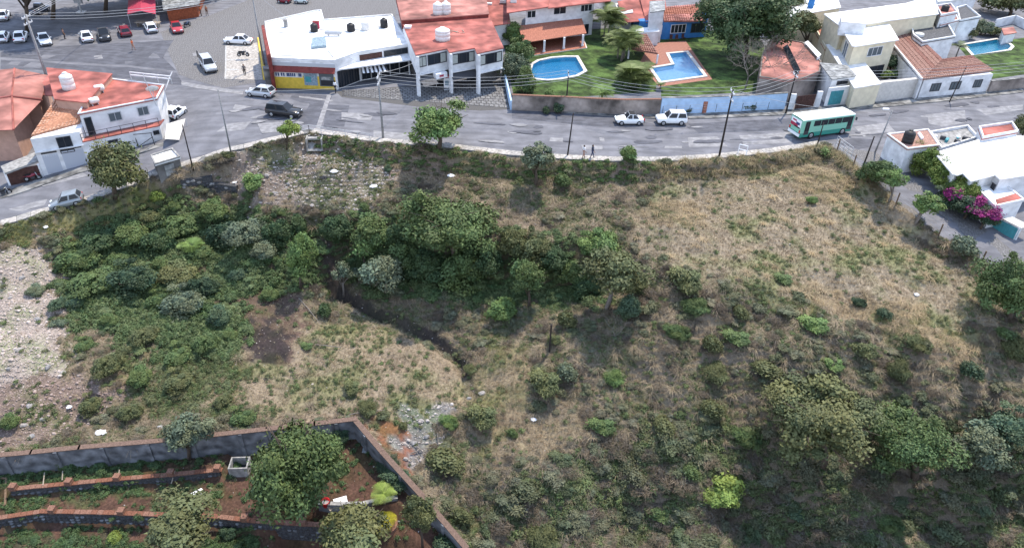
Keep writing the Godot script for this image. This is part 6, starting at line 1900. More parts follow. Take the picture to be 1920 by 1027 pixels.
func motorbike(label: String, at: Vector3, yaw: float, m: Material) -> void:
	var t := thing("motorcycle", label, "motorcycle", at, yaw, "parked motorcycles")
	for x in [-0.62, 0.62]:
		var w := S(true)
		tube(w, [Vector3(x, 0.3, -0.06), Vector3(x, 0.3, 0.06)], [0.3, 0.3], 12)
		var o := done(w, "wheel", M.rubber, t)
		var h := S()
		tube(h, [Vector3(x, 0.3, -0.07), Vector3(x, 0.3, 0.07)], [0.16, 0.16], 8)
		done(h, "rim", M.rim, o)
	var b := S(true)
	tube(b, [Vector3(-0.55, 0.62, 0), Vector3(-0.2, 0.6, 0), Vector3(0.15, 0.72, 0), Vector3(0.42, 0.78, 0)], [0.1, 0.17, 0.19, 0.1], 8)
	done(b, "tank", m, t)
	var s := S()
	box(s, Vector3(-0.35, 0.79, 0), Vector3(0.62, 0.09, 0.24))
	done(s, "seat", M.rubber, t)
	var e := S()
	box(e, Vector3(0.02, 0.4, 0), Vector3(0.42, 0.32, 0.26))
	done(e, "engine", M.steel_dark, t)
	var f := S()
	tube(f, [Vector3(0.62, 0.3, 0.09), Vector3(0.4, 0.95, 0.09)], [0.03, 0.03], 6)
	tube(f, [Vector3(0.62, 0.3, -0.09), Vector3(0.4, 0.95, -0.09)], [0.03, 0.03], 6)
	done(f, "fork", M.steel_grey, t)
	var hb := S()
	tube(hb, [Vector3(0.3, 1.02, -0.36), Vector3(0.4, 0.97, 0), Vector3(0.3, 1.02, 0.36)], [0.02, 0.02, 0.02], 6)
	done(hb, "handlebar", M.steel_dark, t)
	for x in [0.62, -0.66]:
		var fd := S()
		box(fd, Vector3(x, 0.65, 0), Vector3(0.45, 0.04, 0.18))
		done(fd, "mudguard", m, t)

func build_bus() -> void:
	var rear := Vector2(35.42, -85.7); var front := Vector2(42.91, -88.43)
	var mid := (rear + front) * 0.5
	var d := (front - rear).normalized()
	# the near flank stands on the line rear-front; the centre line lies behind it
	var t := thing("city_bus", "mint green and white city bus on the street", "bus", Vector3(mid.x, 0.03, mid.y) + Vector3(d.y, 0, -d.x) * 1.1, -d.angle())
	var L := rear.distance_to(front) * 0.5; var W := 1.12
	var green := paint("bus_green", lin(0.22, 0.50, 0.37), 0.35)
	var deep := paint("bus_deep", lin(0.03, 0.25, 0.19), 0.35)
	var white := paint("bus_white", lin(0.82, 0.86, 0.83), 0.4)
	var lo := S()
	box(lo, Vector3(0, 0.62, 0), Vector3(L * 2 - 0.06, 0.56, W * 2 - 0.02))
	done(lo, "skirt", deep, t)
	var md := S()
	box(md, Vector3(0, 1.74, 0), Vector3(L * 2, 1.68, W * 2))
	done(md, "body", green, t)
	var rf_ := S(true)
	var rings := []
	for e in [[-L, 0.0], [-L + 0.25, 0.14], [L - 0.35, 0.14], [L, 0.0]]:
		var ring := []
		for q in [[-W, 2.583], [-W * 0.93, 2.66 + e[1]], [-W * 0.5, 2.70 + e[1]], [0, 2.72 + e[1]], [W * 0.5, 2.70 + e[1]], [W * 0.93, 2.66 + e[1]], [W, 2.583]]:
			ring.append(Vector3(e[0], q[1], q[0]))
		rings.append(ring)
	for i in 3:
		for k in 6:
			quad(rf_, rings[i][k], rings[i + 1][k], rings[i + 1][k + 1], rings[i][k + 1])
	done(rf_, "roof", white, t)
	for x in [-L * 0.55, L * 0.4]:
		var h := S()
		box(h, Vector3(x, 2.9, 0.1), Vector3(0.7, 0.1, 0.7))
		done(h, "roof_hatch", white, t)
	# windows down both flanks, doors on the near one
	for s in [-1.0, 1.0]:
		for k in 5:
			var x := -L * 0.42 + k * L * 0.27
			var g := S()
			box(g, Vector3(x, 2.05, s * (W + 0.012)), Vector3(L * 0.25, 0.72, 0.03))
			done(g, "side_window", M.glass_dark, t)
		for x in [-L * 0.55, L * 0.66]:
			wheel(t, Vector3(x, 0.45, s * (W - 0.1)), 0.45, 0.28)
	for x in [-L * 0.78, L * 0.86]:
		var dr := S()
		box(dr, Vector3(x, 1.55, W + 0.014), Vector3(L * 0.17, 1.75, 0.035))
		var o := done(dr, "door", M.steel_dark, t)
		for k in [-1, 1]:
			var g := S()
			box(g, Vector3(x + k * L * 0.042, 1.75, W + 0.036), Vector3(L * 0.065, 1.2, 0.02))
			done(g, "pane", M.glass_dark, o)
	var rw := S()
	box(rw, Vector3(-L - 0.012, 2.0, 0), Vector3(0.03, 0.95, W * 1.7))
	var rp := done(rw, "rear_panel", M.plastic_white, t)
	for q in [[1.66, 0.42, -0.3, 1.4, "tarp_red"], [1.95, 0.3, 0.35, 0.7, "sign_blue"], [2.2, 0.18, -0.35, 0.7, "tarp_red"], [1.5, 0.16, 0.3, 1.1, "interior_dark"]]:
		var z := S()
		box(z, Vector3(-L - 0.035, q[0], q[2]), Vector3(0.02, q[1], q[3]))
		done(z, "print", M[q[4]], rp)
	var rb := S()
	box(rb, Vector3(-L - 0.05, 0.62, 0), Vector3(0.12, 0.34, W * 1.9))
	done(rb, "bumper", M.plastic_white, t)
	var fw := S()
	box(fw, Vector3(L + 0.012, 1.95, 0), Vector3(0.03, 1.0, W * 1.8))
	done(fw, "windscreen", M.glass_dark, t)
	for s in [-1, 1]:
		var h := S()
		box(h, Vector3(L + 0.02, 0.95, s * 0.8), Vector3(0.05, 0.25, 0.35))
		done(h, "headlight", M.lamp_clear, t)
		var tl := S()
		box(tl, Vector3(-L - 0.03, 1.1, s * 0.95), Vector3(0.05, 0.35, 0.2))
		done(tl, "tail_light", M.lamp_red, t)
		var mr := S()
		box(mr, Vector3(L + 0.15, 2.1, s * (W + 0.18)), Vector3(0.12, 0.4, 0.22))
		done(mr, "mirror", M.bumper, t)

func build_vehicles() -> void:
	var white := paint("paint_white", lin(0.76, 0.77, 0.77))
	var silver := paint("paint_silver", lin(0.46, 0.48, 0.49)); silver.metallic = 0.3
	var black := paint("paint_black", lin(0.018, 0.018, 0.02))
	var red := paint("paint_red", lin(0.38, 0.025, 0.03))
	var maroon := paint("paint_maroon", lin(0.20, 0.02, 0.035))
	var greyblue := paint("paint_grey_blue", lin(0.24, 0.27, 0.29)); greyblue.metallic = 0.3
	var navy := paint("paint_navy", lin(0.03, 0.05, 0.10))
	var pale := paint("paint_pale_green", lin(0.58, 0.64, 0.60))
	var G := "cars parked around the plaza"
	car("sedan", "white car at the top left corner, behind the front row", white, Vector2(-86.52, -122.38), Vector2(-90.09, -130.33), G)
	car("hatch", "white car cut by the left frame edge in the parked row", white, Vector2(-80.02, -111.26), Vector2(-83, -118.04), G)
	car("sedan", "white car between the frame edge car and the leaning pole", white, Vector2(-77.46, -111.55), Vector2(-80.48, -118.63), G)
	car("sedan", "white car with dark windscreen right of the leaning pole", white, Vector2(-77.84, -117.78), Vector2(-72.75, -110.77), G)
	car("sedan", "white car beside the black pickup in the parked row", white, Vector2(-67.41, -112.92), Vector2(-72.2, -120.47), G)
	car("pickup", "black pickup between a white and a dark red car", black, Vector2(-70.1, -122.51), Vector2(-65.11, -113.71), G)
	car("hatch", "dark red car beside the black pickup", maroon, Vector2(-62.97, -116.39), Vector2(-67.36, -123.14), G)
	car("hatch", "white car before the crimson market tarpaulin", white, Vector2(-59.76, -118.72), Vector2(-64.29, -125.98), G)
	car("sedan", "bright red car before the brown food stall", red, Vector2(-60.18, -127.11), Vector2(-55.67, -118.9), G)
	car("suv", "silver car crossing the cobbled yard with open dark door", silver, Vector2(-49.59, -110.98), Vector2(-44.96, -103.79))
	car("sedan", "white saloon parked behind the motorcycle bay", white, Vector2(-42.65, -115.66), Vector2(-47.17, -115.7))
	car("hatch", "silver hatchback waiting at the shop corner", silver, Vector2(-32.93, -93.91), Vector2(-37.26, -95.05))
	car("suv", "black off-roader with a pale bonnet at the junction", black, Vector2(-32.2, -88.48), Vector2(-27.72, -87.66))
	car("hatch", "white car half hidden behind the corner house end", white, Vector2(-45.07, -88.36), Vector2(-44.21, -90.76))
	car("beetle", "white open-top car parked by the weathered garden wall", white, Vector2(16.36, -89.44), Vector2(12.65, -89.12), "", M.rubber)
	car("suv", "white off-roader parked by the pale blue garden wall", white, Vector2(21.93, -89.92), Vector2(18.05, -89.58))
	car("hatch", "grey-blue car parked on the side street kerb", greyblue, Vector2(-47.68, -70.12), Vector2(-50.79, -68.88))
	car("sedan", "dark red car at the top edge behind the shop", maroon, Vector2(-42.93, -139.55), Vector2(-45.34, -139.98))
	car("sedan", "pale green car at the top edge behind the shop", pale, Vector2(-39.76, -139.96), Vector2(-42.26, -140))
	car("pickup", "dark blue pickup in tree shade at the top left", navy, Vector2(-83.65, -126.17), Vector2(-83.25, -130.17), G)
	# open door of the silver car
	var t := thing("open_car_door", "dark open door standing out from the silver car", "car door", Vector3(-48.22, 0.3, -107.5), -0.9)
	var dq := S()
	box(dq, Vector3(0, 0.35, 0), Vector3(0.9, 0.7, 0.07))
	done(dq, "shell", black, t)
	var dg := S()
	box(dg, Vector3(-0.05, 0.88, 0), Vector3(0.7, 0.35, 0.04))
	done(dg, "pane", M.glass_dark, t)
	motorbike("black motorcycle standing in the concrete parking bay", Vector3(-42.06, 0.06, -109.35), 0.1, black)
	motorbike("dark motorcycle beside the bright red car", Vector3(-55.88, 0.05, -123.11), 1.3, navy)
	motorbike("dark motorcycle by the brown carport gate", Vector3(-55.97, -3.4, -74.68), 0.5, maroon)
	motorbike("dark motorcycle cut by the left frame edge", Vector3(-57.97, -3.9, -71.87), 0.6, black)
	build_bus()

# ---------- people ----------
# distance field of tapered bones, meshed as surface nets
func cone_dist(p: Vector3, a: Vector3, b: Vector3, ra: float, rb: float) -> float:
	var ab := b - a
	var t := clampf((p - a).dot(ab) / maxf(ab.length_squared(), 1e-6), 0.0, 1.0)
	return p.distance_to(a + ab * t) - lerpf(ra, rb, t)

func figure(label: String, at: Vector3, yaw: float, tall: float, shirt: Color, legs: Color, stride: float, arm_fwd: float, group := "people in the street") -> void:
	var t := thing("person", label, "person", at, yaw, group)
	var k := tall / 1.7
	var skin := Color(0.28, 0.15, 0.09); var hair := Color(0.02, 0.016, 0.013); var shoe := Color(0.04, 0.035, 0.03)
	var bones := []   # a, b, ra, rb, colour
	bones.append([Vector3(0, 0.95, 0), Vector3(0, 1.12, 0), 0.145, 0.125, legs])
	bones.append([Vector3(0, 1.12, 0), Vector3(0, 1.36, 0.01), 0.128, 0.15, shirt])
	bones.append([Vector3(-0.15, 1.38, 0), Vector3(0.15, 1.38, 0), 0.075, 0.075, shirt])
	bones.append([Vector3(0, 1.4, 0), Vector3(0, 1.5, 0.01), 0.055, 0.05, skin])
	bones.append([Vector3(0, 1.56, 0.02), Vector3(0, 1.62, 0.015), 0.085, 0.095, skin])
	bones.append([Vector3(0, 1.64, -0.015), Vector3(0, 1.60, -0.045), 0.098, 0.085, hair])
	bones.append([Vector3(0, 1.575, 0.09), Vector3(0, 1.555, 0.115), 0.016, 0.014, skin])
	for s in [-1.0, 1.0]:
		bones.append([Vector3(s * 0.09, 1.575, 0.0), Vector3(s * 0.095, 1.60, 0.0), 0.018, 0.02, skin])
		var st: float = stride * s
		var knee := Vector3(s * 0.1, 0.5, st * 0.5 + 0.03); var ank := Vector3(s * 0.1, 0.08, st - 0.02)
		bones.append([Vector3(s * 0.09, 0.92, 0), knee, 0.095, 0.065, legs])
		bones.append([knee, ank, 0.064, 0.042, legs])
		bones.append([ank - Vector3(0, 0.03, 0.03), ank + Vector3(0, -0.045, 0.14), 0.045, 0.035, shoe])
		var el := Vector3(s * 0.25, 1.1, -st * 0.3 + arm_fwd * 0.1); var wr := Vector3(s * 0.25, 0.87, -st * 0.5 + 0.05 + arm_fwd * 0.28)
		bones.append([Vector3(s * 0.19, 1.38, 0), el, 0.055, 0.043, shirt])
		bones.append([el, wr, 0.042, 0.03, skin])
		var hd := (wr - el).normalized()
		bones.append([wr, wr + hd * 0.07, 0.03, 0.036, skin])
	var cell := 0.024
	var lo := Vector3(-0.42, -0.02, -0.5); var n := Vector3i(35, 74, 42)
	var f := PackedFloat32Array(); f.resize(n.x * n.y * n.z); f.fill(1.0)
	for b in bones:
		var r: float = maxf(b[2], b[3]) + 0.07
		var mn: Vector3 = b[0].min(b[1]) - Vector3.ONE * r; var mx: Vector3 = b[0].max(b[1]) + Vector3.ONE * r
		var i0 := Vector3i(((mn - lo) / cell).floor()).clamp(Vector3i.ZERO, n - Vector3i.ONE); var i1 := Vector3i(((mx - lo) / cell).ceil()).clamp(Vector3i.ZERO, n - Vector3i.ONE)
		for x in range(i0.x, i1.x + 1):
			for y in range(i0.y, i1.y + 1):
				for z in range(i0.z, i1.z + 1):
					var q := (x * n.y + y) * n.z + z
					var dd := cone_dist(lo + Vector3(x, y, z) * cell, b[0], b[1], b[2], b[3])
					var o := f[q]
					var h := clampf(0.5 + 0.5 * (o - dd) / 0.03, 0.0, 1.0)
					f[q] = lerpf(o, dd, h) - 0.03 * h * (1.0 - h)
	var st2 := S(true)
	var at_cell := {}
	for x in n.x - 1:
		for y in n.y - 1:
			for z in n.z - 1:
				var q := (x * n.y + y) * n.z + z
				var c := 0; var sum := Vector3.ZERO; var cnt := 0
				var vals := [f[q], f[q + n.y * n.z], f[q + n.z], f[q + n.y * n.z + n.z], f[q + 1], f[q + n.y * n.z + 1], f[q + n.z + 1], f[q + n.y * n.z + n.z + 1]]
				for i in 8:
					if vals[i] < 0.0: c += 1
				if c == 0 or c == 8: continue
				for e in [[0, 1], [2, 3], [4, 5], [6, 7], [0, 2], [1, 3], [4, 6], [5, 7], [0, 4], [1, 5], [2, 6], [3, 7]]:
					var va: float = vals[e[0]]; var vb: float = vals[e[1]]
					if (va < 0.0) != (vb < 0.0):
						var tt := va / (va - vb)
						var pa := Vector3(e[0] & 1, (e[0] >> 1) & 1, (e[0] >> 2) & 1); var pb := Vector3(e[1] & 1, (e[1] >> 1) & 1, (e[1] >> 2) & 1)
						sum += pa.lerp(pb, tt); cnt += 1
				at_cell[Vector3i(x, y, z)] = lo + (Vector3(x, y, z) + sum / cnt) * cell
	var tint := {}
	for c in at_cell:
		var p: Vector3 = at_cell[c]
		var best := 1e9; var col := skin
		for b in bones:
			var dd := cone_dist(p, b[0], b[1], b[2], b[3])
			if dd < best: best = dd; col = b[4]
		tint[c] = col
	for c in at_cell:
		var q: int = (c.x * n.y + c.y) * n.z + c.z
		for ax in 3:
			var step: int = [n.y * n.z, n.z, 1][ax]
			var i: Vector3i = [Vector3i(0, 1, 0), Vector3i(1, 0, 0), Vector3i(1, 0, 0)][ax]; var j: Vector3i = [Vector3i(0, 0, 1), Vector3i(0, 0, 1), Vector3i(0, 1, 0)][ax]
			if (f[q] < 0.0) != (f[q + step] < 0.0):
				var cs := [c, c - i, c - i - j, c - j]
				if not (at_cell.has(cs[1]) and at_cell.has(cs[2]) and at_cell.has(cs[3])): continue
				var flip: bool = (f[q] < 0.0) != (ax == 1)
				for w in ([0, 2, 1, 0, 3, 2] if flip else [0, 1, 2, 0, 2, 3]):
					st2.set_color(tint[cs[w]])
					st2.add_vertex(at_cell[cs[w]] * k)
	# fingers and thumb
	for s in [-1.0, 1.0]:
		var st: float = stride * s
		var el := Vector3(s * 0.25, 1.1, -st * 0.3 + arm_fwd * 0.1); var wr := Vector3(s * 0.25, 0.87, -st * 0.5 + 0.05 + arm_fwd * 0.28)
		var hd := (wr - el).normalized()
		st2.set_color(skin)
		for q in 4:
			var o := wr + hd * 0.085 + Vector3(0, 0, (q - 1.5) * 0.02)
			tube(st2, [o * k, (o + hd * 0.04) * k, (o + hd * 0.075 - Vector3(s * 0.015, 0, 0)) * k], [0.01, 0.009, 0.007], 5)
		var th := wr + hd * 0.03 + Vector3(0, 0, 0.03)
		tube(st2, [th * k, (th + hd * 0.035 + Vector3(0, 0, 0.03)) * k], [0.011, 0.008], 5)
	done(st2, "body", M.figure, t)

func build_people() -> void:
	figure("person in white shirt and dark trousers at the yellow wall", Vector3(-25.13, 0.02, -96.14), 2.6, 1.72, Color(0.7, 0.7, 0.7), Color(0.02, 0.02, 0.025), 0.12, 0.2)
	figure("person in orange top walking across the plaza", Vector3(-59.38, 0.02, -110.63), 1.4, 1.65, Color(0.55, 0.13, 0.05), Color(0.35, 0.2, 0.15), 0.22, 0.1)
	figure("person in grey standing in the parking bay", Vector3(-39.25, 0.06, -101.31), 0.4, 1.68, Color(0.16, 0.14, 0.13), Color(0.1, 0.08, 0.07), 0.06, 0.0)
	figure("person in orange shirt beside the food stall counter", Vector3(-55.91, 0.02, -129.5), -0.8, 1.7, Color(0.45, 0.12, 0.05), Color(0.06, 0.05, 0.05), 0.1, 0.4)
	figure("person in brown clothes at the food stall corner", Vector3(-55.05, 0.02, -129.94), 0.9, 1.66, Color(0.3, 0.12, 0.07), Color(0.12, 0.07, 0.05), 0.15, 0.2)
	figure("person in white top on the near pavement, left of two", Vector3(7.91, 0.14, -78.32), 1.9, 1.6, Color(0.7, 0.68, 0.68), Color(0.35, 0.2, 0.16), 0.2, 0.1)
	figure("person in dark shirt on the near pavement, right of two", Vector3(8.92, 0.14, -78.4), 1.7, 1.65, Color(0.05, 0.055, 0.09), Color(0.06, 0.07, 0.12), 0.24, 0.15)
	figure("person in brown standing between the parked white cars", Vector3(-72.11, 0.02, -114.75), 2.0, 1.6, Color(0.22, 0.13, 0.1), Color(0.05, 0.04, 0.04), 0.05, 0.3)
# ---------- plants ----------
var crown_mesh := {}

func mesh_of(v: PackedVector3Array, c: PackedColorArray, idx: PackedInt32Array) -> ArrayMesh:
	var nrm := PackedVector3Array()
	nrm.resize(v.size())
	for i in range(0, idx.size(), 3):
		var a := idx[i]; var b := idx[i + 1]; var d := idx[i + 2]
		var n := (v[d] - v[a]).cross(v[b] - v[a])
		nrm[a] += n; nrm[b] += n; nrm[d] += n
	for i in nrm.size():
		nrm[i] = nrm[i].normalized()
	var arr := []
	arr.resize(Mesh.ARRAY_MAX)
	arr[Mesh.ARRAY_VERTEX] = v
	arr[Mesh.ARRAY_NORMAL] = nrm
	arr[Mesh.ARRAY_COLOR] = c
	arr[Mesh.ARRAY_INDEX] = idx
	var m := ArrayMesh.new()
	m.add_surface_from_arrays(Mesh.PRIMITIVE_TRIANGLES, arr)
	return m

func any_dir() -> Vector3:
	var z := rf(-1, 1); var a := rf(0, TAU)
	var r := sqrt(1.0 - z * z)
	return Vector3(r * cos(a), z, r * sin(a))

# a crown of radius about 1: leaf faces gathered in clumps through its volume
func crown(clumps: int, leaves: int, leaf: float, narrow: float, fill: float, low: float, spread := 0.34) -> ArrayMesh:
	var v := PackedVector3Array(); var c := PackedColorArray(); var idx := PackedInt32Array()
	var per := leaves / clumps
	for k in clumps:
		var d := any_dir()
		if d.y < low: d.y = -d.y * 0.5
		d = d.normalized()
		var lobe := 0.76 + 1.05 * noise.get_noise_3d(d.x * 22.0 + leaves * 0.37, d.y * 22.0, d.z * 22.0)
		var ctr := d * rf(fill, 0.82) * lobe
		var cr := spread * rf(0.5, 1.35)
		var ls := rf(0.7, 1.4)
		var tint := rf(0.58, 1.0)
		var shape := Vector3(rf(0.7, 1.3), rf(0.5, 0.95), rf(0.7, 1.3))
		var warm := rf(-0.10, 0.10)
		for l in per:
			var q := (any_dir() + d * 0.35 + Vector3(0, 0.25, 0)).normalized()
			var out := 0.35 + 0.7 * sqrt(rng.randf())
			if rng.randf() < 0.16: out *= rf(1.0, 1.55)
			var p := ctr + Vector3(q.x * shape.x, q.y * shape.y, q.z * shape.z) * cr * out
			var n := (q + any_dir() * 0.95 + Vector3(0, 0.35, 0)).normalized()
			var t := n.cross(any_dir()).normalized()
			var b := n.cross(t)
			var h := leaf * ls * rf(0.65, 1.35)
			t *= h; b *= h * narrow
			var g := tint * rf(0.78, 1.0)
			var col := Color(clampf(g * (1.0 + warm), 0, 1), clampf(g, 0, 1), clampf(g * (1.0 - warm), 0, 1))
			var o := v.size()
			v.append(p - t); v.append(p + b + n * h * 0.12); v.append(p + t); v.append(p - b + n * h * 0.12)
			for z in 4: c.append(col)
			idx.append_array([o, o + 1, o + 2, o, o + 2, o + 3])
	return mesh_of(v, c, idx)

func blade(v: PackedVector3Array, c: PackedColorArray, idx: PackedInt32Array, base: Vector3, dir: Vector3, len: float, w: float, droop: float, col: Color) -> void:
	var side := Vector3(-dir.z, 0, dir.x).normalized() * w
	var p0 := base
	var p1 := base + dir * len * 0.55
	var p2 := base + dir * len + Vector3(dir.x, -droop, dir.z) * len * 0.6
	var o := v.size()
	v.append(p0 - side); v.append(p0 + side); v.append(p1 - side * 0.8); v.append(p1 + side * 0.8); v.append(p2)
	for k in 5: c.append(col)
	idx.append_array([o, o + 2, o + 1, o + 1, o + 2, o + 3, o + 2, o + 4, o + 3])

func tuft(blades: int, lean: float, w: float, droop: float) -> ArrayMesh:
	var v := PackedVector3Array(); var c := PackedColorArray(); var idx := PackedInt32Array()
	for k in blades:
		var a := rf(0, TAU)
		var d := Vector3(cos(a) * rf(0.1, lean), 1.0, sin(a) * rf(0.1, lean)).normalized()
		var g := rf(0.6, 1.0)
		blade(v, c, idx, Vector3(rf(-0.16, 0.16), -0.05, rf(-0.16, 0.16)), d, rf(0.55, 1.0), w, droop * rf(0.3, 1.2), Color(g, g * rf(0.92, 1.0), g * rf(0.85, 1.0)))
	return mesh_of(v, c, idx)

func make_crowns() -> void:
	crown_mesh.big = [crown(92, 34000, 0.030, 0.5, 0.30, -0.45, 0.25), crown(78, 32000, 0.032, 0.5, 0.35, -0.35, 0.27), crown(104, 34000, 0.029, 0.55, 0.25, -0.5, 0.23)]
	crown_mesh.mid = [crown(46, 13000, 0.052, 0.5, 0.25, -0.4, 0.33), crown(40, 12000, 0.055, 0.48, 0.3, -0.3, 0.34), crown(52, 13000, 0.050, 0.55, 0.3, -0.5, 0.30)]
	crown_mesh.small = [crown(22, 4600, 0.078, 0.5, 0.15, -0.1, 0.42), crown(20, 4200, 0.082, 0.48, 0.2, -0.05, 0.44), crown(26, 4800, 0.075, 0.55, 0.2, -0.15, 0.40)]
	crown_mesh.spiky = [crown(26, 6000, 0.12, 0.13, 0.2, -0.2, 0.40), crown(22, 5600, 0.13, 0.12, 0.25, -0.2, 0.42)]
	crown_mesh.sparse = [crown(34, 3600, 0.062, 0.5, 0.35, -0.35, 0.25), crown(32, 3400, 0.065, 0.5, 0.4, -0.4, 0.25)]
	crown_mesh.twiggy = [crown(20, 1500, 0.16, 0.06, 0.15, -0.05, 0.45), crown(18, 1400, 0.17, 0.06, 0.15, -0.05, 0.45)]

var pick := 0
const NTH := ["first", "second", "third", "fourth", "fifth", "sixth", "seventh", "eighth", "ninth", "tenth", "eleventh", "twelfth", "thirteenth", "fourteenth", "fifteenth", "sixteenth", "seventeenth", "eighteenth", "nineteenth", "twentieth", "twenty-first", "twenty-second", "twenty-third", "twenty-fourth"]
# things alike in look take their place in the row from the left into their label
func order_labels(list: Array) -> void:
	var by := {}
	for o in list:
		var l: String = o.get_meta("label")
		if not by.has(l): by[l] = []
		by[l].append(o)
	for l in by:
		var a: Array = by[l]
		if a.size() < 2: continue
		a.sort_custom(func(p, q): return p.position.x / p.position.z > q.position.x / q.position.z)
		for k in a.size():
			a[k].set_meta("label", "%s, %s from the left" % [l, NTH[mini(k, 23)]])

func tree(label: String, mesh: String, leaf: String, base: Vector2, hc: float, r: float, dx := 0.0, squash := 0.85, group := "", bark := "bark", called := "tree", category := "tree") -> Node3D:
	var t := thing(called, label, category, on(base, 0.0), 0.0, group)
	pick += 1
	var top := Vector3(dx, maxf(hc, 0.4), 0)
	var st := S(true)
	var w := clampf(r * 0.075, 0.05, 0.3)
	tube(st, [Vector3(0, -0.5, 0), top * 0.35 + Vector3(0.1, 0, 0.05) * r * 0.4, top * 0.8], [w * 1.3, w, w * 0.6], 7)
	for k in 5:
		var a := TAU * k / 5.0 + pick
		var s := top * rf(0.35, 0.7)
		var e := top + Vector3(cos(a) * r * 0.6, r * squash * rf(-0.1, 0.5), sin(a) * r * 0.6)
		tube(st, [s, s.lerp(e, 0.5) + Vector3(0, 0.1 * r, 0), e], [w * 0.55, w * 0.4, w * 0.15], 5)
	for k in 9:
		var q := any_dir()
		q.y = absf(q.y) * 0.8 + 0.1
		var e := top + Vector3(q.x, q.y * squash, q.z) * r * rf(0.95, 1.12)
		tube(st, [top + Vector3(0, -0.2 * r, 0), top.lerp(e, 0.55) + any_dir() * 0.1 * r, e], [w * 0.4, w * 0.22, w * 0.07], 4)
	done(st, "trunk", M[bark], t)
	var set_: Array = crown_mesh[mesh]
	part(set_[pick % set_.size()], "crown", M[leaf], t, top, Basis(Vector3.UP, pick * 1.7).scaled(Vector3(r, r * squash, r) * 1.1))
	return t

func shrub(label: String, mesh: String, leaf: String, x: float, z: float, r: float, squash := 0.8, group := "") -> Node3D:
	var t := thing("shrub", label, "shrub", on(Vector2(x, z), 0.0), 0.0, group)
	pick += 1
	var st := S()
	for k in 4:
		var a := TAU * k / 4.0 + pick
		tube(st, [Vector3(0, -0.2, 0), Vector3(cos(a), 0.9, sin(a)) * r * 0.6], [r * 0.05, r * 0.02], 4)
	done(st, "stem", M.bark, t)
	var set_: Array = crown_mesh[mesh]
	part(set_[pick % set_.size()], "foliage", M[leaf], t, Vector3(0, r * squash * 0.5, 0), Basis(Vector3.UP, pick * 2.1).scaled(Vector3(r * rf(0.8, 1.25), r * squash, r * rf(0.8, 1.25))))
	return t

func frond_mesh(n: int, arch: float, wide: float) -> ArrayMesh:
	var v := PackedVector3Array(); var c := PackedColorArray(); var idx := PackedInt32Array()
	for k in n:
		var f := (k + 0.5) / n
		var p := Vector3(f * (1.0 - 0.25 * arch * f), arch * (f * 0.55 - f * f * 0.95), 0)
		var len := wide * sin(PI * clampf(f * 0.9 + 0.08, 0, 1)) + 0.05
		for s in [-1.0, 1.0]:
			var d := Vector3(0.45, -0.25, s).normalized()
			var g := rf(0.6, 1.0)
			blade(v, c, idx, p, d, len, 0.022, 0.35, Color(g, g, g * 0.9))
	var o := v.size()
	for k in 8:
		var f := k / 7.0
		var p := Vector3(f * (1.0 - 0.25 * arch * f), arch * (f * 0.55 - f * f * 0.95), 0)
		v.append(p + Vector3(0, 0, 0.018)); v.append(p - Vector3(0, 0, 0.018))
		c.append(Color(0.8, 0.8, 0.6)); c.append(Color(0.8, 0.8, 0.6))
		if k: idx.append_array([o + k * 2 - 2, o + k * 2, o + k * 2 - 1, o + k * 2 - 1, o + k * 2, o + k * 2 + 1])
	return mesh_of(v, c, idx)

var fronds := []
func palm(label: String, base: Vector2, h: float, r: float, n: int, leaf: String, stems := 1) -> void:
	if fronds.is_empty():
		fronds = [frond_mesh(16, 0.55, 0.3), frond_mesh(16, 0.85, 0.34)]
	var t := thing("palm", label, "palm", on(base, 0.0), 0.0, "palms in the gardens")
	for s in stems:
		var off := Vector3(rf(-0.5, 0.5), 0, rf(-0.5, 0.5)) * (0.0 if stems == 1 else r * 0.5)
		var hh := h * (1.0 if s == 0 else rf(0.5, 0.95))
		var st := S(true)
		tube(st, [off + Vector3(0, -0.3, 0), off * 1.3 + Vector3(0, hh, 0)], [0.14, 0.09], 7)
		done(st, "trunk", M.bark_pale, t)
		for k in n:
			var a := TAU * k / n + rf(-0.2, 0.2) + s
			part(fronds[k % 2], "frond", M[leaf], t, off * 1.3 + Vector3(0, hh, 0), Basis(Vector3.UP, a) * Basis(Vector3.BACK, rf(0.1, 0.75)) * Basis().scaled(Vector3.ONE * r * rf(0.8, 1.1)))

func twigs(st: SurfaceTool, p: Vector3, d: Vector3, len: float, w: float, depth: int) -> void:
	var e := p + d * len
	tube(st, [p, e], [w, w * 0.65], 4 if depth < 3 else 5)
	if depth == 0: return
	for k in 3:
		twigs(st, e, (d + any_dir() * 0.75 + Vector3(0, 0.12, 0)).normalized(), len * rf(0.62, 0.85), w * 0.6, depth - 1)

func bare_tree(label: String, base: Vector2, h: float, depth := 4, m := "bark_pale", called := "bare_tree") -> void:
	var t := thing(called, label, "tree", on(base, 0.0))
	var st := S()
	tube(st, [Vector3(0, -0.3, 0), Vector3(0.1, h * 0.25, 0)], [0.14, 0.1], 6)
	done(st, "trunk", M[m], t)
	var b := S()
	for k in 3:
		twigs(b, Vector3(0.1, h * 0.24, 0), (Vector3(cos(k * 2.1), 1.1, sin(k * 2.1))).normalized(), h * 0.27, 0.011 * h, depth)
	done(b, "crown", M[m], t)

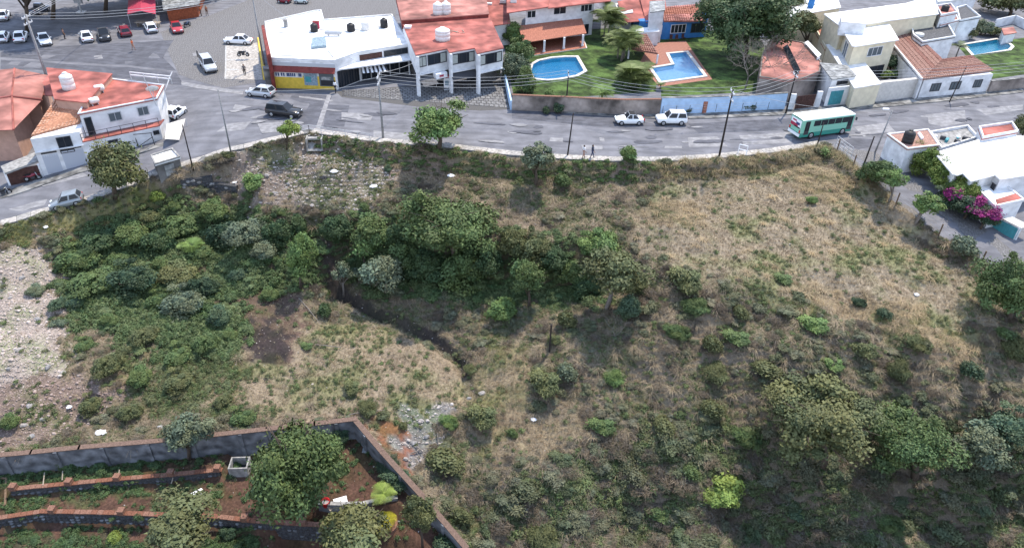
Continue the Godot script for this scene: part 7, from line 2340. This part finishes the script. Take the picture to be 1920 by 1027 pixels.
func build_vegetation() -> void:
	make_crowns()
	# --- trees along the street and on the lot
	tree("olive-green bushy tree on the side street verge", "mid", "leaf_olive", Vector2(-44.91, -71.1), 3.05, 3.15, 0.81, 1.15, "", "bark")
	tree("light green round tree on the near pavement", "mid", "leaf_bright", Vector2(-9.28, -79.72), 3.26, 3.23, 0.34, 0.85)
	tree("tiny bright green tree at the pavement corner", "small", "leaf_lime", Vector2(-27.73, -80.2), 2.21, 1.2, 0.45, 0.9)
	tree("thin airy tree on the upper lot below the pavement", "sparse", "leaf_grey", Vector2(2.43, -75.68), 3.48, 2.36, -0.29, 0.9)
	tree("small yellow-green tree at the lot edge", "small", "leaf_bright", Vector2(13.33, -77.48), 1.44, 1.05, -0.11, 1.1)
	tree("bright green upright tree beside the dark ravine hole", "mid", "leaf_bright", Vector2(-23.15, -64.16), 4.07, 1.76, 0.45, 1.45)
	tree("large dark green tree in the middle of the scarp", "big", "leaf_mid", Vector2(-6.56, -67.02), 5.57, 4.92, -0.19, 0.8)
	tree("small yellow-green tree in the ravine, middle of three", "small", "leaf_bright", Vector2(-16.62, -67.16), 2.43, 1.7, 0.15, 0.9)
	tree("small grey-topped tree in the ravine, left of three", "sparse", "leaf_grey", Vector2(-18.8, -65.21), 2.89, 1.45, 0.19, 1.1, "", "bark_pale")
	tree("rounded grey-green tree in the ravine, right of three", "mid", "leaf_grey", Vector2(-13.88, -64.4), 2.51, 2.77, 0.18, 0.85)
	tree("vivid green tree at the right end of the scarp", "mid", "leaf_bright", Vector2(9.06, -65.03), 2.23, 2.13, -0.1, 0.85)
	tree("open-crowned tree with pale trunk on the slope", "mid", "leaf_olive", Vector2(9.64, -58.98), 4.84, 3.09, 0.55, 0.8, "", "bark_pale")
	tree("dark green tree standing below the scarp foot", "mid", "leaf_mid", Vector2(1.94, -61.29), 3.48, 2.04, -0.26, 1.2)
	tree("broad dark olive tree at the lower right", "big", "leaf_olive", Vector2(28.26, -43.73), 5.74, 4.83, -2.02, 0.72)
	tree("fresh green tree beside the broad olive tree", "big", "leaf_mid", Vector2(37.06, -43.94), 5.02, 3.78, -2.43, 0.85)
	tree("pale grey-green round tree at the lower right", "mid", "leaf_grey", Vector2(42.73, -44.03), 2.95, 2.6, -1.5, 0.9)
	tree("bluish green bush tree at the right edge", "mid", "leaf_blue", Vector2(45.12, -45.45), 2.38, 1.98, -1.19, 0.85)
	tree("yellow-green flat tree in the dark undergrowth", "small", "leaf_lime", Vector2(19.33, -41.84), 1.62, 1.87, -0.41, 0.6)
	tree("tall leafy green tree inside the walled garden", "big", "leaf_mid", Vector2(-16.85, -37.33), 6.66, 3.85, 0.67, 1.32)
	tree("light green tree leaning over the garden wall", "mid", "leaf_grey", Vector2(-27.67, -42.33), 3.35, 1.94, 0.76, 0.95)
	tree("olive tree cut by the bottom edge, left one", "mid", "leaf_olive", Vector2(-25.12, -32.86), 4.72, 2.97, 0.9, 0.6)
	tree("olive tree cut by the bottom edge beside the steps", "mid", "leaf_olive", Vector2(-12.17, -34.63), 4.94, 3.1, 0.56, 0.7)
	tree("tall narrow olive-green tree beside the garden steps", "mid", "leaf_olive", Vector2(-6.51, -35.78), 4.48, 1.37, -0.1, 1.5)
	tree("large rounded tree at the right end of the lane", "big", "leaf_mid", Vector2(47.99, -55.91), 3.31, 3.29, -1.54, 1.15)
	tree("light green young tree at the lane fence, upper one", "sparse", "leaf_bright", Vector2(41.97, -72.55), 2.68, 1.58, -0.17, 1.0, "", "bark_pale")
	tree("light green young tree at the lane fence, lower one", "sparse", "leaf_bright", Vector2(43.51, -68.93), 2.32, 1.88, 0.34, 0.9, "", "bark_pale")
	tree("bushy green tree at the head of the lane fence", "mid", "leaf_mid", Vector2(41.36, -75.71), 1.37, 1.7, -0.12, 1.0)
	tree("small bushy tree at the lower lane fence", "small", "leaf_grey", Vector2(46.68, -63.94), 1.18, 1.48, -0.45, 1.0)
	tree("huge dark tree between blue house and white roofs", "big", "leaf_dark", Vector2(35.98, -116.46), 5.4, 8.16, -0.55, 0.85)
	tree("dark tree behind the huge dark tree, top right of it", "big", "leaf_olive", Vector2(47.84, -132.31), 3.7, 3.74, -1.1, 1.0)
	tree("dull green shrub tree beside the terracotta roof", "mid", "leaf_olive", Vector2(47.74, -121.29), 4.19, 2.86, -1.53, 0.9)
	tree("dark plaza tree at the top left corner", "big", "leaf_deep", Vector2(-79.95, -117.67), 8.68, 7.85, 2.73, 0.5)
	tree("dark plaza tree left of the utility box", "big", "leaf_deep", Vector2(-79.73, -124.96), 7.39, 8.31, 2.63, 0.5)
	tree("dark plaza tree right of the utility box", "big", "leaf_deep", Vector2(-73.29, -130.27), 6.23, 8.66, 1.91, 0.5)
	tree("dark plaza tree behind the crimson market stall", "big", "leaf_deep", Vector2(-69.26, -137.2), 5.92, 8.59, 1.54, 0.5)
	tree("dark plaza tree behind the brown food stall", "big", "leaf_deep", Vector2(-63.86, -142.26), 5.52, 8.38, 1.26, 0.5)
	tree("round clipped tree in the cream villa patio", "small", "leaf_deep", Vector2(57.64, -112.26), 1.77, 1.48, -0.25, 1.1)
	tree("leafy garden tree at the top right corner", "mid", "leaf_olive", Vector2(95.86, -148.24), 2.83, 4.65, -1.19, 0.8)
	tree("bushy tree at the right edge above the terrace block", "mid", "leaf_olive", Vector2(65.67, -89.06), 2, 1.37, -0.86, 1.0)
	# --- palms and garden plants
	palm("tall palm beside the porch villa, rear one", Vector2(14.21, -125.42), 4.0, 3.2, 18, "leaf_palm", 3)
	palm("palm clump between porch villa and tiled shelter", Vector2(15.82, -114.31), 3.4, 3.3, 18, "leaf_palm", 4)
	palm("bushy palm clump beside the stepped pool", Vector2(16.88, -103.22), 2.0, 3.0, 18, "leaf_palm", 5)
	palm("small palm behind the weathered garden wall", Vector2(11.55, -96.9), 1.0, 2.0, 15, "leaf_bright", 1)
	palm("yellowish palm at the right of the porch", Vector2(12.26, -128.82), 1.6, 1.6, 12, "leaf_lime", 1)
	palm("palm beside the turquoise pool", Vector2(71.9, -120.6), 2.0, 1.6, 13, "leaf_grey", 1)
	palm("small palm behind the stepped pool corner", Vector2(20.4, -101.85), 0.7, 1.0, 10, "leaf_mid", 1)
	palm("leafy palm in the cream villa patio", Vector2(59.13, -110.48), 1.0, 1.9, 15, "leaf_bright", 2)
	palm("yellow-leaved palm in the round brick planter", Vector2(-9.96, -37.46), 0.6, 1.3, 13, "leaf_yellow", 1)
	palm("banana-like plant behind the brick planter", Vector2(-9.98, -38.82), 1.2, 1.2, 8, "leaf_lime", 1)
	palm("big-leaved plant in the thicket", Vector2(-35.89, -68.06), 0.5, 1.7, 11, "leaf_bright", 1)
	var garden := 0
	for q in [[-1.13, -119.57, 2.1, "leaf_bright"], [0.09, -111.87, 2.15, "leaf_mid"], [-0.36, -103.49, 2.18, "leaf_grey"], [0.99, -98.11, 2.24, "leaf_mid"]]:
		var gsh := shrub("tall leafy garden shrub between the flats and the curved pool", "mid", q[3], q[0], q[1], q[2], 1.3, "garden shrubs beside the flats")
		gsh.set_meta("label", "tall leafy garden shrub between the flats and curved pool, %s from the top" % NTH[garden])
		garden += 1
	var made := []
	for q in [[4.32, -97.01, 1.11, "leaf_bright"], [22.88, -93.32, 0.79, "leaf_deep"], [31.6, -95.26, 1.09, "leaf_deep"], [44.51, -105.76, 1.35, "leaf_mid"], [55.64, -109.92, 1.06, "leaf_lime"], [57.9, -110.47, 1.15, "leaf_bright"], [79.63, -132.81, 1.91, "leaf_olive"], [83.13, -134.46, 1.92, "leaf_grey"], [85.25, -134.45, 1.64, "leaf_olive"], [3.78, -91.71, 0.85, "leaf_deep"], [5.33, -91.7, 0.99, "leaf_deep"]]:
		made.append(shrub("small green shrub growing beside a garden wall or pool", "small", q[3], q[0], q[1], q[2], 0.9, "small garden shrubs"))
	order_labels(made)
	made = []
	bare_tree("bare grey tree on the lawn, left of the terracotta roof", Vector2(33.17, -103.78), 7.0, 5)
	bare_tree("bare grey-brown tree overhanging the terracotta roof", Vector2(36.86, -105.32), 7.2, 5)
	bare_tree("dead grey shrub below the open-crowned tree", Vector2(10.08, -54.72), 2.6, 4, "bark_pale", "dead_shrub")
	bare_tree("dead pale bush on the lower slope", Vector2(-0.73, -41.67), 1.8, 4, "bark_pale", "dead_shrub")
	# clipped hedge along the lane and the bougainvillea
	var hd := thing("hedge", "tall clipped green hedge beside the lane", "hedge")
	var ha := Vector2(46.67, -79.73); var hb := Vector2(48.45, -70.71)
	for k in 7:
		var p := ha.lerp(hb, k / 6.0)
		pick += 1
		part(crown_mesh.mid[pick % 3], "foliage", M.leaf_hedge, hd, on(p, 1.5) + Vector3(1.0, 0, -0.5), Basis(Vector3.UP, pick * 1.3).scaled(Vector3(2.0, 2.1, 1.9)))
	for k in 3:
		var p: Vector2 = [Vector2(48.24, -71.79), Vector2(49.12, -69.89), Vector2(50.15, -68.22)][k]
		var b := tree(["magenta flowering bush by the lane, upper part", "magenta flowering bush by the lane, fullest one", "magenta flowering bush by the lane, beside the teal gate"][k], "mid", "leaf_deep", p, 1.3, 1.7, 0.2, 0.8, "magenta bushes by the lane", "bark", "flowering_bush", "bush")
		part(crown_mesh.sparse[k % 2], "blossom", M.flower_magenta, b, Vector3(0.1, 1.7, 0.15), Basis(Vector3.UP, k * 1.0).scaled(Vector3(1.9, 1.35, 1.85)))
	# --- thicket on the left slope: [x, z, radius, leaf, mesh]
	var T := "shrubs of the left thicket"
	var bank := [
		[-46.18, -63.57, 2.71, "leaf_mid"], [-44.61, -66.12, 2.45, "leaf_dark"], [-42.45, -67.78, 2.84, "leaf_mid"], [-39.53, -68.07, 2.63, "leaf_dark"], [-37.55, -71.16, 2.83, "leaf_mid"], [-34.8, -72.36, 2.29, "leaf_mid"], [-33.08, -70.81, 2.59, "leaf_deep"], [-29.51, -68.76, 2.52, "leaf_grey"], [-27.61, -67.04, 2.08, "leaf_grey"],
		[-39.62, -61.19, 3.3, "leaf_deep"], [-42.52, -60.44, 2.71, "leaf_mid"], [-36.07, -63.17, 2.64, "leaf_olive"], [-33.67, -58.95, 2.64, "leaf_grey"], [-32.58, -61.85, 2.05, "leaf_deep"], [-29.76, -57.87, 1.97, "leaf_blue"], [-36.29, -59.38, 1.77, "leaf_mid"], [-29.5, -53.99, 2.1, "leaf_mid"], [-28.12, -55.8, 1.34, "leaf_mid"], [-31.79, -52.32, 2.36, "leaf_mid"], [-35.54, -54.29, 1.83, "leaf_olive"],
		[-39.8, -55.69, 1.75, "leaf_mid"], [-43.82, -57.71, 1.67, "leaf_blue"], [-44.96, -56.88, 1.54, "leaf_blue"], [-48.22, -58.54, 1.62, "leaf_grey"], [-40.78, -52.63, 1.38, "leaf_mid"], [-36.98, -49.81, 2.29, "leaf_olive"], [-34.15, -49.05, 2.28, "leaf_mid"], [-30.63, -49.18, 2.08, "leaf_olive"], [-29.72, -64.63, 1.52, "leaf_blue"], [-26.01, -62.33, 1.61, "leaf_mid"], [-35.08, -67.72, 2.1, "leaf_mid"], [-40.9, -73.07, 1.72, "leaf_lime"], [-39.29, -72.91, 1.85, "leaf_mid"], [-41.96, -70.68, 2.12, "leaf_olive"], [-42.36, -64.88, 2.32, "leaf_mid"], [-38.15, -64.48, 2.02, "leaf_mid"],
		[-37.42, -46.18, 1.68, "leaf_olive"], [-33.38, -45.47, 1.67, "leaf_olive"], [-42.97, -43.41, 1.39, "leaf_mid"], [-23.7, -45.74, 2.15, "leaf_mid"], [-26, -47.6, 1.47, "leaf_olive"], [-44.12, -54.79, 1.3, "leaf_grey"]]
	for k in bank.size():
		var q: Array = bank[k]
		var word: String = {"leaf_mid": "mid-green", "leaf_dark": "dark green", "leaf_deep": "deep green", "leaf_grey": "grey-green", "leaf_blue": "bluish green", "leaf_olive": "olive", "leaf_lime": "lime green"}[q[3]]
		made.append(shrub("%s shrub in the thicket on the left slope" % word, "mid" if q[2] > 1.3 else "small", q[3], q[0], q[1], q[2] * (0.85 if k < 16 else 0.68), rf(0.55, 0.95), T))
	order_labels(made)
	made = []
	# --- shrubs on and below the scarp
	var scarp := [[-26.78, -69.76, 1.94, "leaf_dark"], [-19.44, -69.75, 1.93, "leaf_dark"], [-15.64, -68.67, 2.51, "leaf_mid"], [-12.93, -68.82, 2.09, "leaf_dark"], [-11.72, -67.41, 2.52, "leaf_mid"], [-9.13, -65.83, 2.72, "leaf_dark"], [-5.62, -66.24, 2.73, "leaf_mid"], [-2.21, -65.46, 2.45, "leaf_dark"], [-0.06, -66.17, 2.15, "leaf_olive"], [2.34, -65.89, 2.13, "leaf_olive"], [4.68, -65, 2.12, "leaf_dark"], [6.46, -63.78, 1.89, "leaf_mid"], [8.05, -62.87, 1.71, "leaf_dark"], [-0.68, -60.47, 1.74, "leaf_bright"], [-24.61, -70.94, 1.53, "leaf_dark"], [-19.78, -61.17, 1.03, "leaf_dark"], [11.79, -57.11, 1.59, "leaf_blue"], [12.83, -60.06, 1.63, "leaf_olive"], [5.59, -57.91, 1.35, "leaf_olive"]]
	for k in scarp.size():
		var q: Array = scarp[k]
		var word: String = {"leaf_mid": "mid-green", "leaf_dark": "dark green", "leaf_deep": "deep green", "leaf_olive": "olive", "leaf_bright": "bright green", "leaf_blue": "bluish green"}[q[3]]
		made.append(shrub("%s shrub on the scarp above the ravine floor" % word, "mid" if q[2] > 1.4 else "small", q[3], q[0], q[1], q[2], rf(0.8, 1.2), "shrubs on the scarp"))
	order_labels(made)
	made = []
	# --- scattered bushes of the right slope and the floor
	var slope := [[17.19, -58.57, 2.22, "leaf_olive"], [17.85, -56.49, 1.56, "leaf_mid"], [22.07, -56.14, 1.08, "leaf_olive"], [28.7, -54.18, 1.36, "leaf_bright"], [33.99, -57.38, 0.7, "leaf_deep"], [35.76, -56.02, 0.87, "leaf_deep"], [27.21, -60.03, 0.96, "leaf_mid"], [9.97, -51.19, 1.11, "leaf_bright"], [5.45, -52.03, 1.59, "leaf_grey"], [3.52, -50.32, 1.77, "leaf_olive"], [15.99, -54.06, 1.22, "leaf_mid"], [18.93, -53.04, 1.57, "leaf_olive"], [21.43, -53.18, 1.31, "leaf_mid"], [19.23, -50.88, 1.54, "leaf_olive"], [23.69, -50.99, 1.54, "leaf_olive"], [29.86, -51.01, 1.04, "leaf_bright"], [37.85, -52.36, 1.53, "leaf_olive"], [41.93, -50.42, 1.27, "leaf_deep"], [32.86, -51.69, 1.33, "leaf_olive"], [35.8, -50.73, 1.33, "leaf_olive"],
		[0.51, -46.45, 0.73, "leaf_mid"], [-2.22, -47.16, 1.52, "leaf_olive"], [-5.33, -47.26, 1.04, "leaf_bright"], [-5.59, -43.62, 2, "leaf_olive"], [-14.78, -50.11, 1.16, "leaf_olive"], [-12.88, -47.92, 1.23, "leaf_olive"], [-9.54, -46.71, 0.64, "leaf_olive"], [-30.45, -74.88, 1.81, "leaf_bright"], [-26.57, -72.23, 0.98, "leaf_mid"], [-17.19, -72.37, 0.79, "leaf_mid"], [-18.14, -71.69, 0.79, "leaf_mid"], [-15.16, -77.79, 0.7, "leaf_blue"], [5.35, -75.78, 1.37, "leaf_mid"], [13.39, -77.8, 0.81, "leaf_mid"], [-33.92, -77.83, 0.88, "leaf_olive"], [38.12, -83.51, 1.45, "leaf_bright"], [33.8, -73.26, 0.67, "leaf_bright"], [46.83, -52.24, 1.49, "leaf_olive"], [46.15, -53.76, 1, "leaf_mid"], [-20.23, -55.23, 0.64, "leaf_mid"], [-11.34, -57.14, 0.38, "leaf_deep"], [-8.06, -57.07, 0.49, "leaf_deep"], [4.48, -55.56, 0.79, "leaf_olive"], [-3.9, -53.96, 0.74, "leaf_olive"], [14.16, -47.05, 1.47, "leaf_olive"], [8.75, -46.45, 1.21, "leaf_mid"], [21.89, -46.09, 1.46, "leaf_mid"], [16.21, -43.2, 1.18, "leaf_mid"], [13.95, -40.84, 1.41, "leaf_mid"], [3.54, -38.09, 1.6, "leaf_olive"], [-3.85, -39.4, 1.15, "leaf_olive"], [25.91, -41.47, 0.95, "leaf_blue"], [33.81, -40.73, 1.42, "leaf_mid"], [18.42, -47.75, 1.46, "leaf_olive"], [-14.81, -44.87, 1.2, "leaf_deep"], [-37.79, -41.06, 0.91, "leaf_mid"], [-31.37, -35.57, 0.86, "leaf_lime"], [-22.22, -35.94, 0.87, "leaf_deep"], [-31.67, -36.79, 0.57, "leaf_dark"], [-29.71, -36.8, 0.65, "leaf_dark"], [-9.13, -40.41, 1.59, "leaf_deep"], [-10.3, -42.15, 1.16, "leaf_deep"], [-4.88, -36.07, 1.52, "leaf_deep"]]
	for k in slope.size():
		var q: Array = slope[k]
		var word: String = {"leaf_mid": "mid-green", "leaf_dark": "dark green", "leaf_deep": "deep green", "leaf_olive": "olive", "leaf_bright": "bright green", "leaf_blue": "bluish green", "leaf_grey": "grey-green", "leaf_lime": "lime green"}[q[3]]
		var big := "knee-high" if q[2] < 0.75 else ("waist-high" if q[2] < 1.2 else "spreading")
		made.append(shrub("%s %s bush in dry grass or soil" % [big, word], "spiky" if k % 3 == 1 and q[2] > 0.6 else "small", q[3], q[0], q[1], q[2] * 0.92, rf(0.55, 0.95), "scattered bushes of the lot"))
	order_labels(made)
# ---------- ground cover ----------
func spread(called: String, label: String, category: String, mesh: Mesh, m: Material, tf: Array, cols: PackedColorArray) -> void:
	if tf.is_empty(): return
	var mm := MultiMesh.new()
	mm.transform_format = MultiMesh.TRANSFORM_3D
	mm.use_colors = true
	mm.mesh = mesh
	mm.instance_count = tf.size()
	for i in tf.size():
		mm.set_instance_transform(i, tf[i])
		mm.set_instance_color(i, cols[i])
	var o := MultiMeshInstance3D.new()
	o.multimesh = mm
	o.material_override = m
	put(o, called)
	tag(o, label, category, "", "stuff")

func build_scatter() -> void:
	var white := leaf_mat("leaf_tinted", Color.WHITE)
	white.backlight = Color(0.25, 0.25, 0.15)
	var rockm := mat("rock_tinted", Color.WHITE, 0.95)
	rockm.vertex_color_use_as_albedo = true
	var tufts := [tuft(12, 1.0, 0.02, 0.3), tuft(14, 1.5, 0.018, 0.5)]
	var tus := [tuft(90, 1.1, 0.009, 1.1), tuft(84, 1.7, 0.009, 1.4)]
	var weeds := [crown(6, 130, 0.19, 0.45, 0.15, 0.0, 0.55), crown(7, 150, 0.17, 0.4, 0.15, 0.0, 0.5)]
	var rocks := stone_variants(3)
	var tf := [[], [], [], [], [], [], [], [], []]
	var cc := [PackedColorArray(), PackedColorArray(), PackedColorArray(), PackedColorArray(), PackedColorArray(), PackedColorArray(), PackedColorArray(), PackedColorArray(), PackedColorArray()]
	for i in znx:
		for j in znz:
			var k: int = zmap[i * znz + j]
			if k == 0: continue
			var z: Array = zones[k]
			var x0 := zx0 + i * ZC; var z0 := zz0 + j * ZC
			var wet := wetness(x0, z0)
			var clump := noise.get_noise_2d(x0 * 22.0 + 400.0, z0 * 22.0)
			var h := -1e9
			for kind in 4:
				var dens: float = z[3 + kind] * ZC * ZC
				if kind == 0: dens *= clampf(1.0 + clump * 1.6, 0.15, 2.0) * 1.5
				elif kind == 1: dens *= clampf(0.5 + clump * 3.5, 0.0, 3.0)
				elif kind == 2: dens *= clampf(1.0 + wet * 2.8 + clump, 0.05, 3.0)
				var n := int(dens) + (1 if rng.randf() < dens - int(dens) else 0)
				for q in n:
					var x := x0 + rf(-0.25, 0.25); var zz := z0 + rf(-0.25, 0.25)
					if h < -1e8: h = height(x0, z0)
					var y := h
					var b := Basis(Vector3.UP, rf(0, TAU))
					var g := rf(0.7, 1.15)
					match kind:
						0:
							var s := rf(0.22, 0.5) * (0.75 if k == 4 or k == 5 else 1.0)
							var green := clampf(wet * 1.7 + rf(-0.25, 0.25), 0.0, 1.0)
							var mat_ := clampf(noise.get_noise_2d(x0 * 2.6 + 1500.0, z0 * 3.4) * 2.0 + rf(-0.2, 0.2), 0.0, 1.0)
							var col := Color(0.49, 0.405, 0.275).lerp(Color(0.35, 0.275, 0.195), mat_).lerp(Color(0.20, 0.22, 0.085), green)
							if k == 2: col = Color(0.30, 0.29, 0.12).lerp(Color(0.16, 0.20, 0.06), rf(0, 1))
							if k >= 17 and k < 21: col = Color(0.30, 0.25, 0.16).lerp(Color(0.15, 0.17, 0.075), rf(0, 1))
							if rng.randf() < 0.12: col = col.lerp(Color(0.30, 0.19, 0.12), 0.7)
							var w := q % 2
							tf[w].append(Transform3D(b.scaled(Vector3(s, s, s)), Vector3(x, y, zz))); cc[w].append(Color(col.r * g, col.g * g, col.b * g))
						1:
							var s := rf(0.45, 1.15)
							var col := Color(0.46, 0.385, 0.26).lerp(Color(0.30, 0.26, 0.19), rf(0, 1))
							if k == 4 or k >= 22: col = Color(0.53, 0.42, 0.25).lerp(Color(0.45, 0.37, 0.24), rf(0, 1))
							var w := 2 + rng.randi() % 2
							tf[w].append(Transform3D(b.scaled(Vector3(s * 1.2, s * 0.8, s * 1.2)), Vector3(x, y, zz))); cc[w].append(Color(col.r * g, col.g * g, col.b * g))
						2:
							var s := rf(0.16, 0.42) * (1.5 if k == 8 or k == 9 else 1.0)
							var col := Color(0.13, 0.185, 0.065).lerp(Color(0.17, 0.185, 0.09), rf(0, 1))
							if k == 8: col = Color(0.09, 0.15, 0.055).lerp(Color(0.17, 0.22, 0.09), rf(0, 1))
							if k >= 17 and k < 21: col = Color(0.09, 0.15, 0.055)
							var w := 4 + rng.randi() % 2
							tf[w].append(Transform3D(b.scaled(Vector3(s, s * 0.8, s)), Vector3(x, y + s * 0.2, zz))); cc[w].append(Color(col.r * g, col.g * g, col.b * g))
						3:
							var s := rf(0.025, 0.085) * (1.0 if rng.randf() < 0.955 else 2.6)
							var col := Color(0.46, 0.42, 0.385).lerp(Color(0.34, 0.29, 0.25), rf(0, 1))
							if k == 11: col = Color(0.50, 0.43, 0.375).lerp(Color(0.36, 0.285, 0.24), rf(0, 1))
							if k == 12: col = Color(0.36, 0.29, 0.25).lerp(Color(0.25, 0.17, 0.14), rf(0, 1))
							var w := 6 + rng.randi() % 3
							tf[w].append(Transform3D(b.scaled(Vector3(s, s * rf(0.4, 0.8), s * rf(0.6, 1.0))), Vector3(x, y + s * 0.2, zz))); cc[w].append(col)
	spread("dry_grass", "short dry straw-coloured grass over the lot", "grass", tufts[0], white, tf[0], cc[0])
	spread("dry_grass", "leaning dry straw-coloured grass over the lot", "grass", tufts[1], white, tf[1], cc[1])
	spread("tall_grass", "tall drooping dry grass clumps on the slopes", "grass", tus[0], white, tf[2], cc[2])
	spread("tall_grass", "long flattened dry grass clumps on the slopes", "grass", tus[1], white, tf[3], cc[3])
	spread("weeds", "low green weeds among the grass", "weeds", weeds[0], white, tf[4], cc[4])
	spread("weeds", "low leafy ground cover under the thicket", "weeds", weeds[1], white, tf[5], cc[5])
	for k in 3:
		spread("rubble", ["pale broken stone rubble on the lot", "grey stone rubble on the lot", "small stone debris on the lot"][k], "rubble", rocks[k], rockm, tf[6 + k], cc[6 + k])
	# undergrowth: bushes too many and too alike to tell apart
	var lists := [[], [], [], []]; var lc := [PackedColorArray(), PackedColorArray(), PackedColorArray(), PackedColorArray()]
	for q in 9500:
		var i := rng.randi() % znx; var j := rng.randi() % znz
		var k: int = zmap[i * znz + j]
		var want := 0.0
		var s := rf(0.5, 1.0)
		var col := Color(0.1, 0.13, 0.055)
		var twig := false
		match k:
			9: want = 0.85; s = rf(0.45, 1.2); col = Color(0.085, 0.115, 0.05).lerp(Color(0.17, 0.165, 0.10), rf(0, 1)); twig = rng.randf() < 0.4
			8: want = 0.5; s = rf(0.35, 1.0); col = Color(0.085, 0.14, 0.05).lerp(Color(0.17, 0.21, 0.09), rf(0, 1))
			1: want = 0.8; s = rf(0.25, 0.8); col = Color(0.13, 0.145, 0.07).lerp(Color(0.22, 0.205, 0.13), rf(0, 1)); twig = rng.randf() < 0.4
			3: want = 0.4; s = rf(0.25, 0.7); col = Color(0.14, 0.15, 0.075).lerp(Color(0.25, 0.215, 0.14), rf(0, 1)); twig = rng.randf() < 0.5
			7: want = 0.5; s = rf(0.3, 0.75); col = Color(0.12, 0.16, 0.06).lerp(Color(0.19, 0.195, 0.09), rf(0, 1))
			20, 19: want = 0.3; s = rf(0.3, 0.7); col = Color(0.08, 0.13, 0.05)
		if rng.randf() > want: continue
		var x := zx0 + i * ZC; var z := zz0 + j * ZC
		var w := rng.randi() % 3
		if twig:
			w = 3
			col = Color(0.21, 0.175, 0.135).lerp(Color(0.30, 0.25, 0.18), rf(0, 1))
		lists[w].append(Transform3D(Basis(Vector3.UP, rf(0, TAU)).scaled(Vector3(s * rf(0.8, 1.4), s * rf(0.45, 0.95), s * rf(0.8, 1.4))), Vector3(x, height(x, z) + s * 0.22, z)))
		lc[w].append(col)
	for w in 4:
		spread("undergrowth", ["dense mixed undergrowth over the slopes", "leafy undergrowth over the slopes", "low scrub undergrowth over the slopes", "grey twiggy undergrowth over the slopes"][w], "undergrowth", crown_mesh.small[w] if w < 3 else crown_mesh.twiggy[0], white, lists[w], lc[w])
	# green and straw fringe along the kerb of the lot
	var ft := []; var fc := PackedColorArray(); var gt := []; var gc := PackedColorArray()
	var len := length_of(edge)
	var at := 40.0
	while at < len - 40.0:
		var p := along(edge, at)
		var q := Vector2(p.x + rf(-0.3, 0.3), p.y + rf(0.1, 1.6))
		if p.x > -24.0 and p.x < 42.0:
			var dry := p.x > 16.0
			if rng.randf() < (0.75 if dry else 0.25):
				var s := rf(0.6, 1.3) * (1.2 if dry else 0.8)
				ft.append(Transform3D(Basis(Vector3.UP, rf(0, TAU)).scaled(Vector3.ONE * s), on(q, 0.0))); fc.append(Color(0.45, 0.365, 0.23).lerp(Color(0.3, 0.27, 0.15), rf(0, 1)))
			if rng.randf() < (0.25 if dry else 0.8):
				var s := rf(0.3, 0.6)
				gt.append(Transform3D(Basis(Vector3.UP, rf(0, TAU)).scaled(Vector3.ONE * s), on(q, s * 0.3))); gc.append(Color(0.09, 0.165, 0.05).lerp(Color(0.15, 0.2, 0.07), rf(0, 1)))
		at += 0.11
	spread("kerb_grass", "tall dry grass fringe below the near pavement", "grass", tus[0], white, ft, fc)
	spread("kerb_weeds", "green weed fringe below the near pavement", "weeds", weeds[1], white, gt, gc)
	# larger stones that can be told apart
	var spots := [Vector2(-50.44, -60.41), Vector2(-50.21, -57.69), Vector2(-46.22, -55.04), Vector2(-45.87, -51.06), Vector2(-45.81, -48.96), Vector2(-41.22, -49.34), Vector2(-42.61, -49.57), Vector2(-42.29, -45.49), Vector2(-40.79, -42.65), Vector2(-42, -43.67), Vector2(-40.73, -44.34), Vector2(-29.3, -76.62), Vector2(-26.75, -76.12), Vector2(-27.98, -74.73), Vector2(-25.82, -77.88), Vector2(-23.24, -79.45), Vector2(-20.22, -74.92), Vector2(-23.43, -73.47), Vector2(-21.89, -80.86), Vector2(-30.28, -78.44), Vector2(-9.3, -46.75), Vector2(-7.92, -47.47), Vector2(-8.39, -45.26), Vector2(-8.89, -43.57), Vector2(-7.27, -45.97), Vector2(-15.93, -61.72), Vector2(-16.91, -62.4), Vector2(-13.51, -60.96), Vector2(-3.67, -50.47), Vector2(-2.42, -50.95)]
	var stones := []
	for k in spots.size():
		var o := part(rocks[k % 3], "boulder", M.rock if k % 2 else M.rock_grey, self, on(spots[k], 0.05), Basis(Vector3.UP, rf(0, 6)).scaled(Vector3(rf(0.25, 0.45), rf(0.15, 0.25), rf(0.2, 0.4))))
		tag(o, ["pale angular stone block on the left rubble slope", "stone block on the debris below the pavement", "grey stone on the small rubble heap", "stone beside the narrow stream bed"][0 if k < 11 else (1 if k < 20 else (2 if k < 25 else 3))], "stone", "loose stone blocks on the lot")
		stones.append(o)
	order_labels(stones)
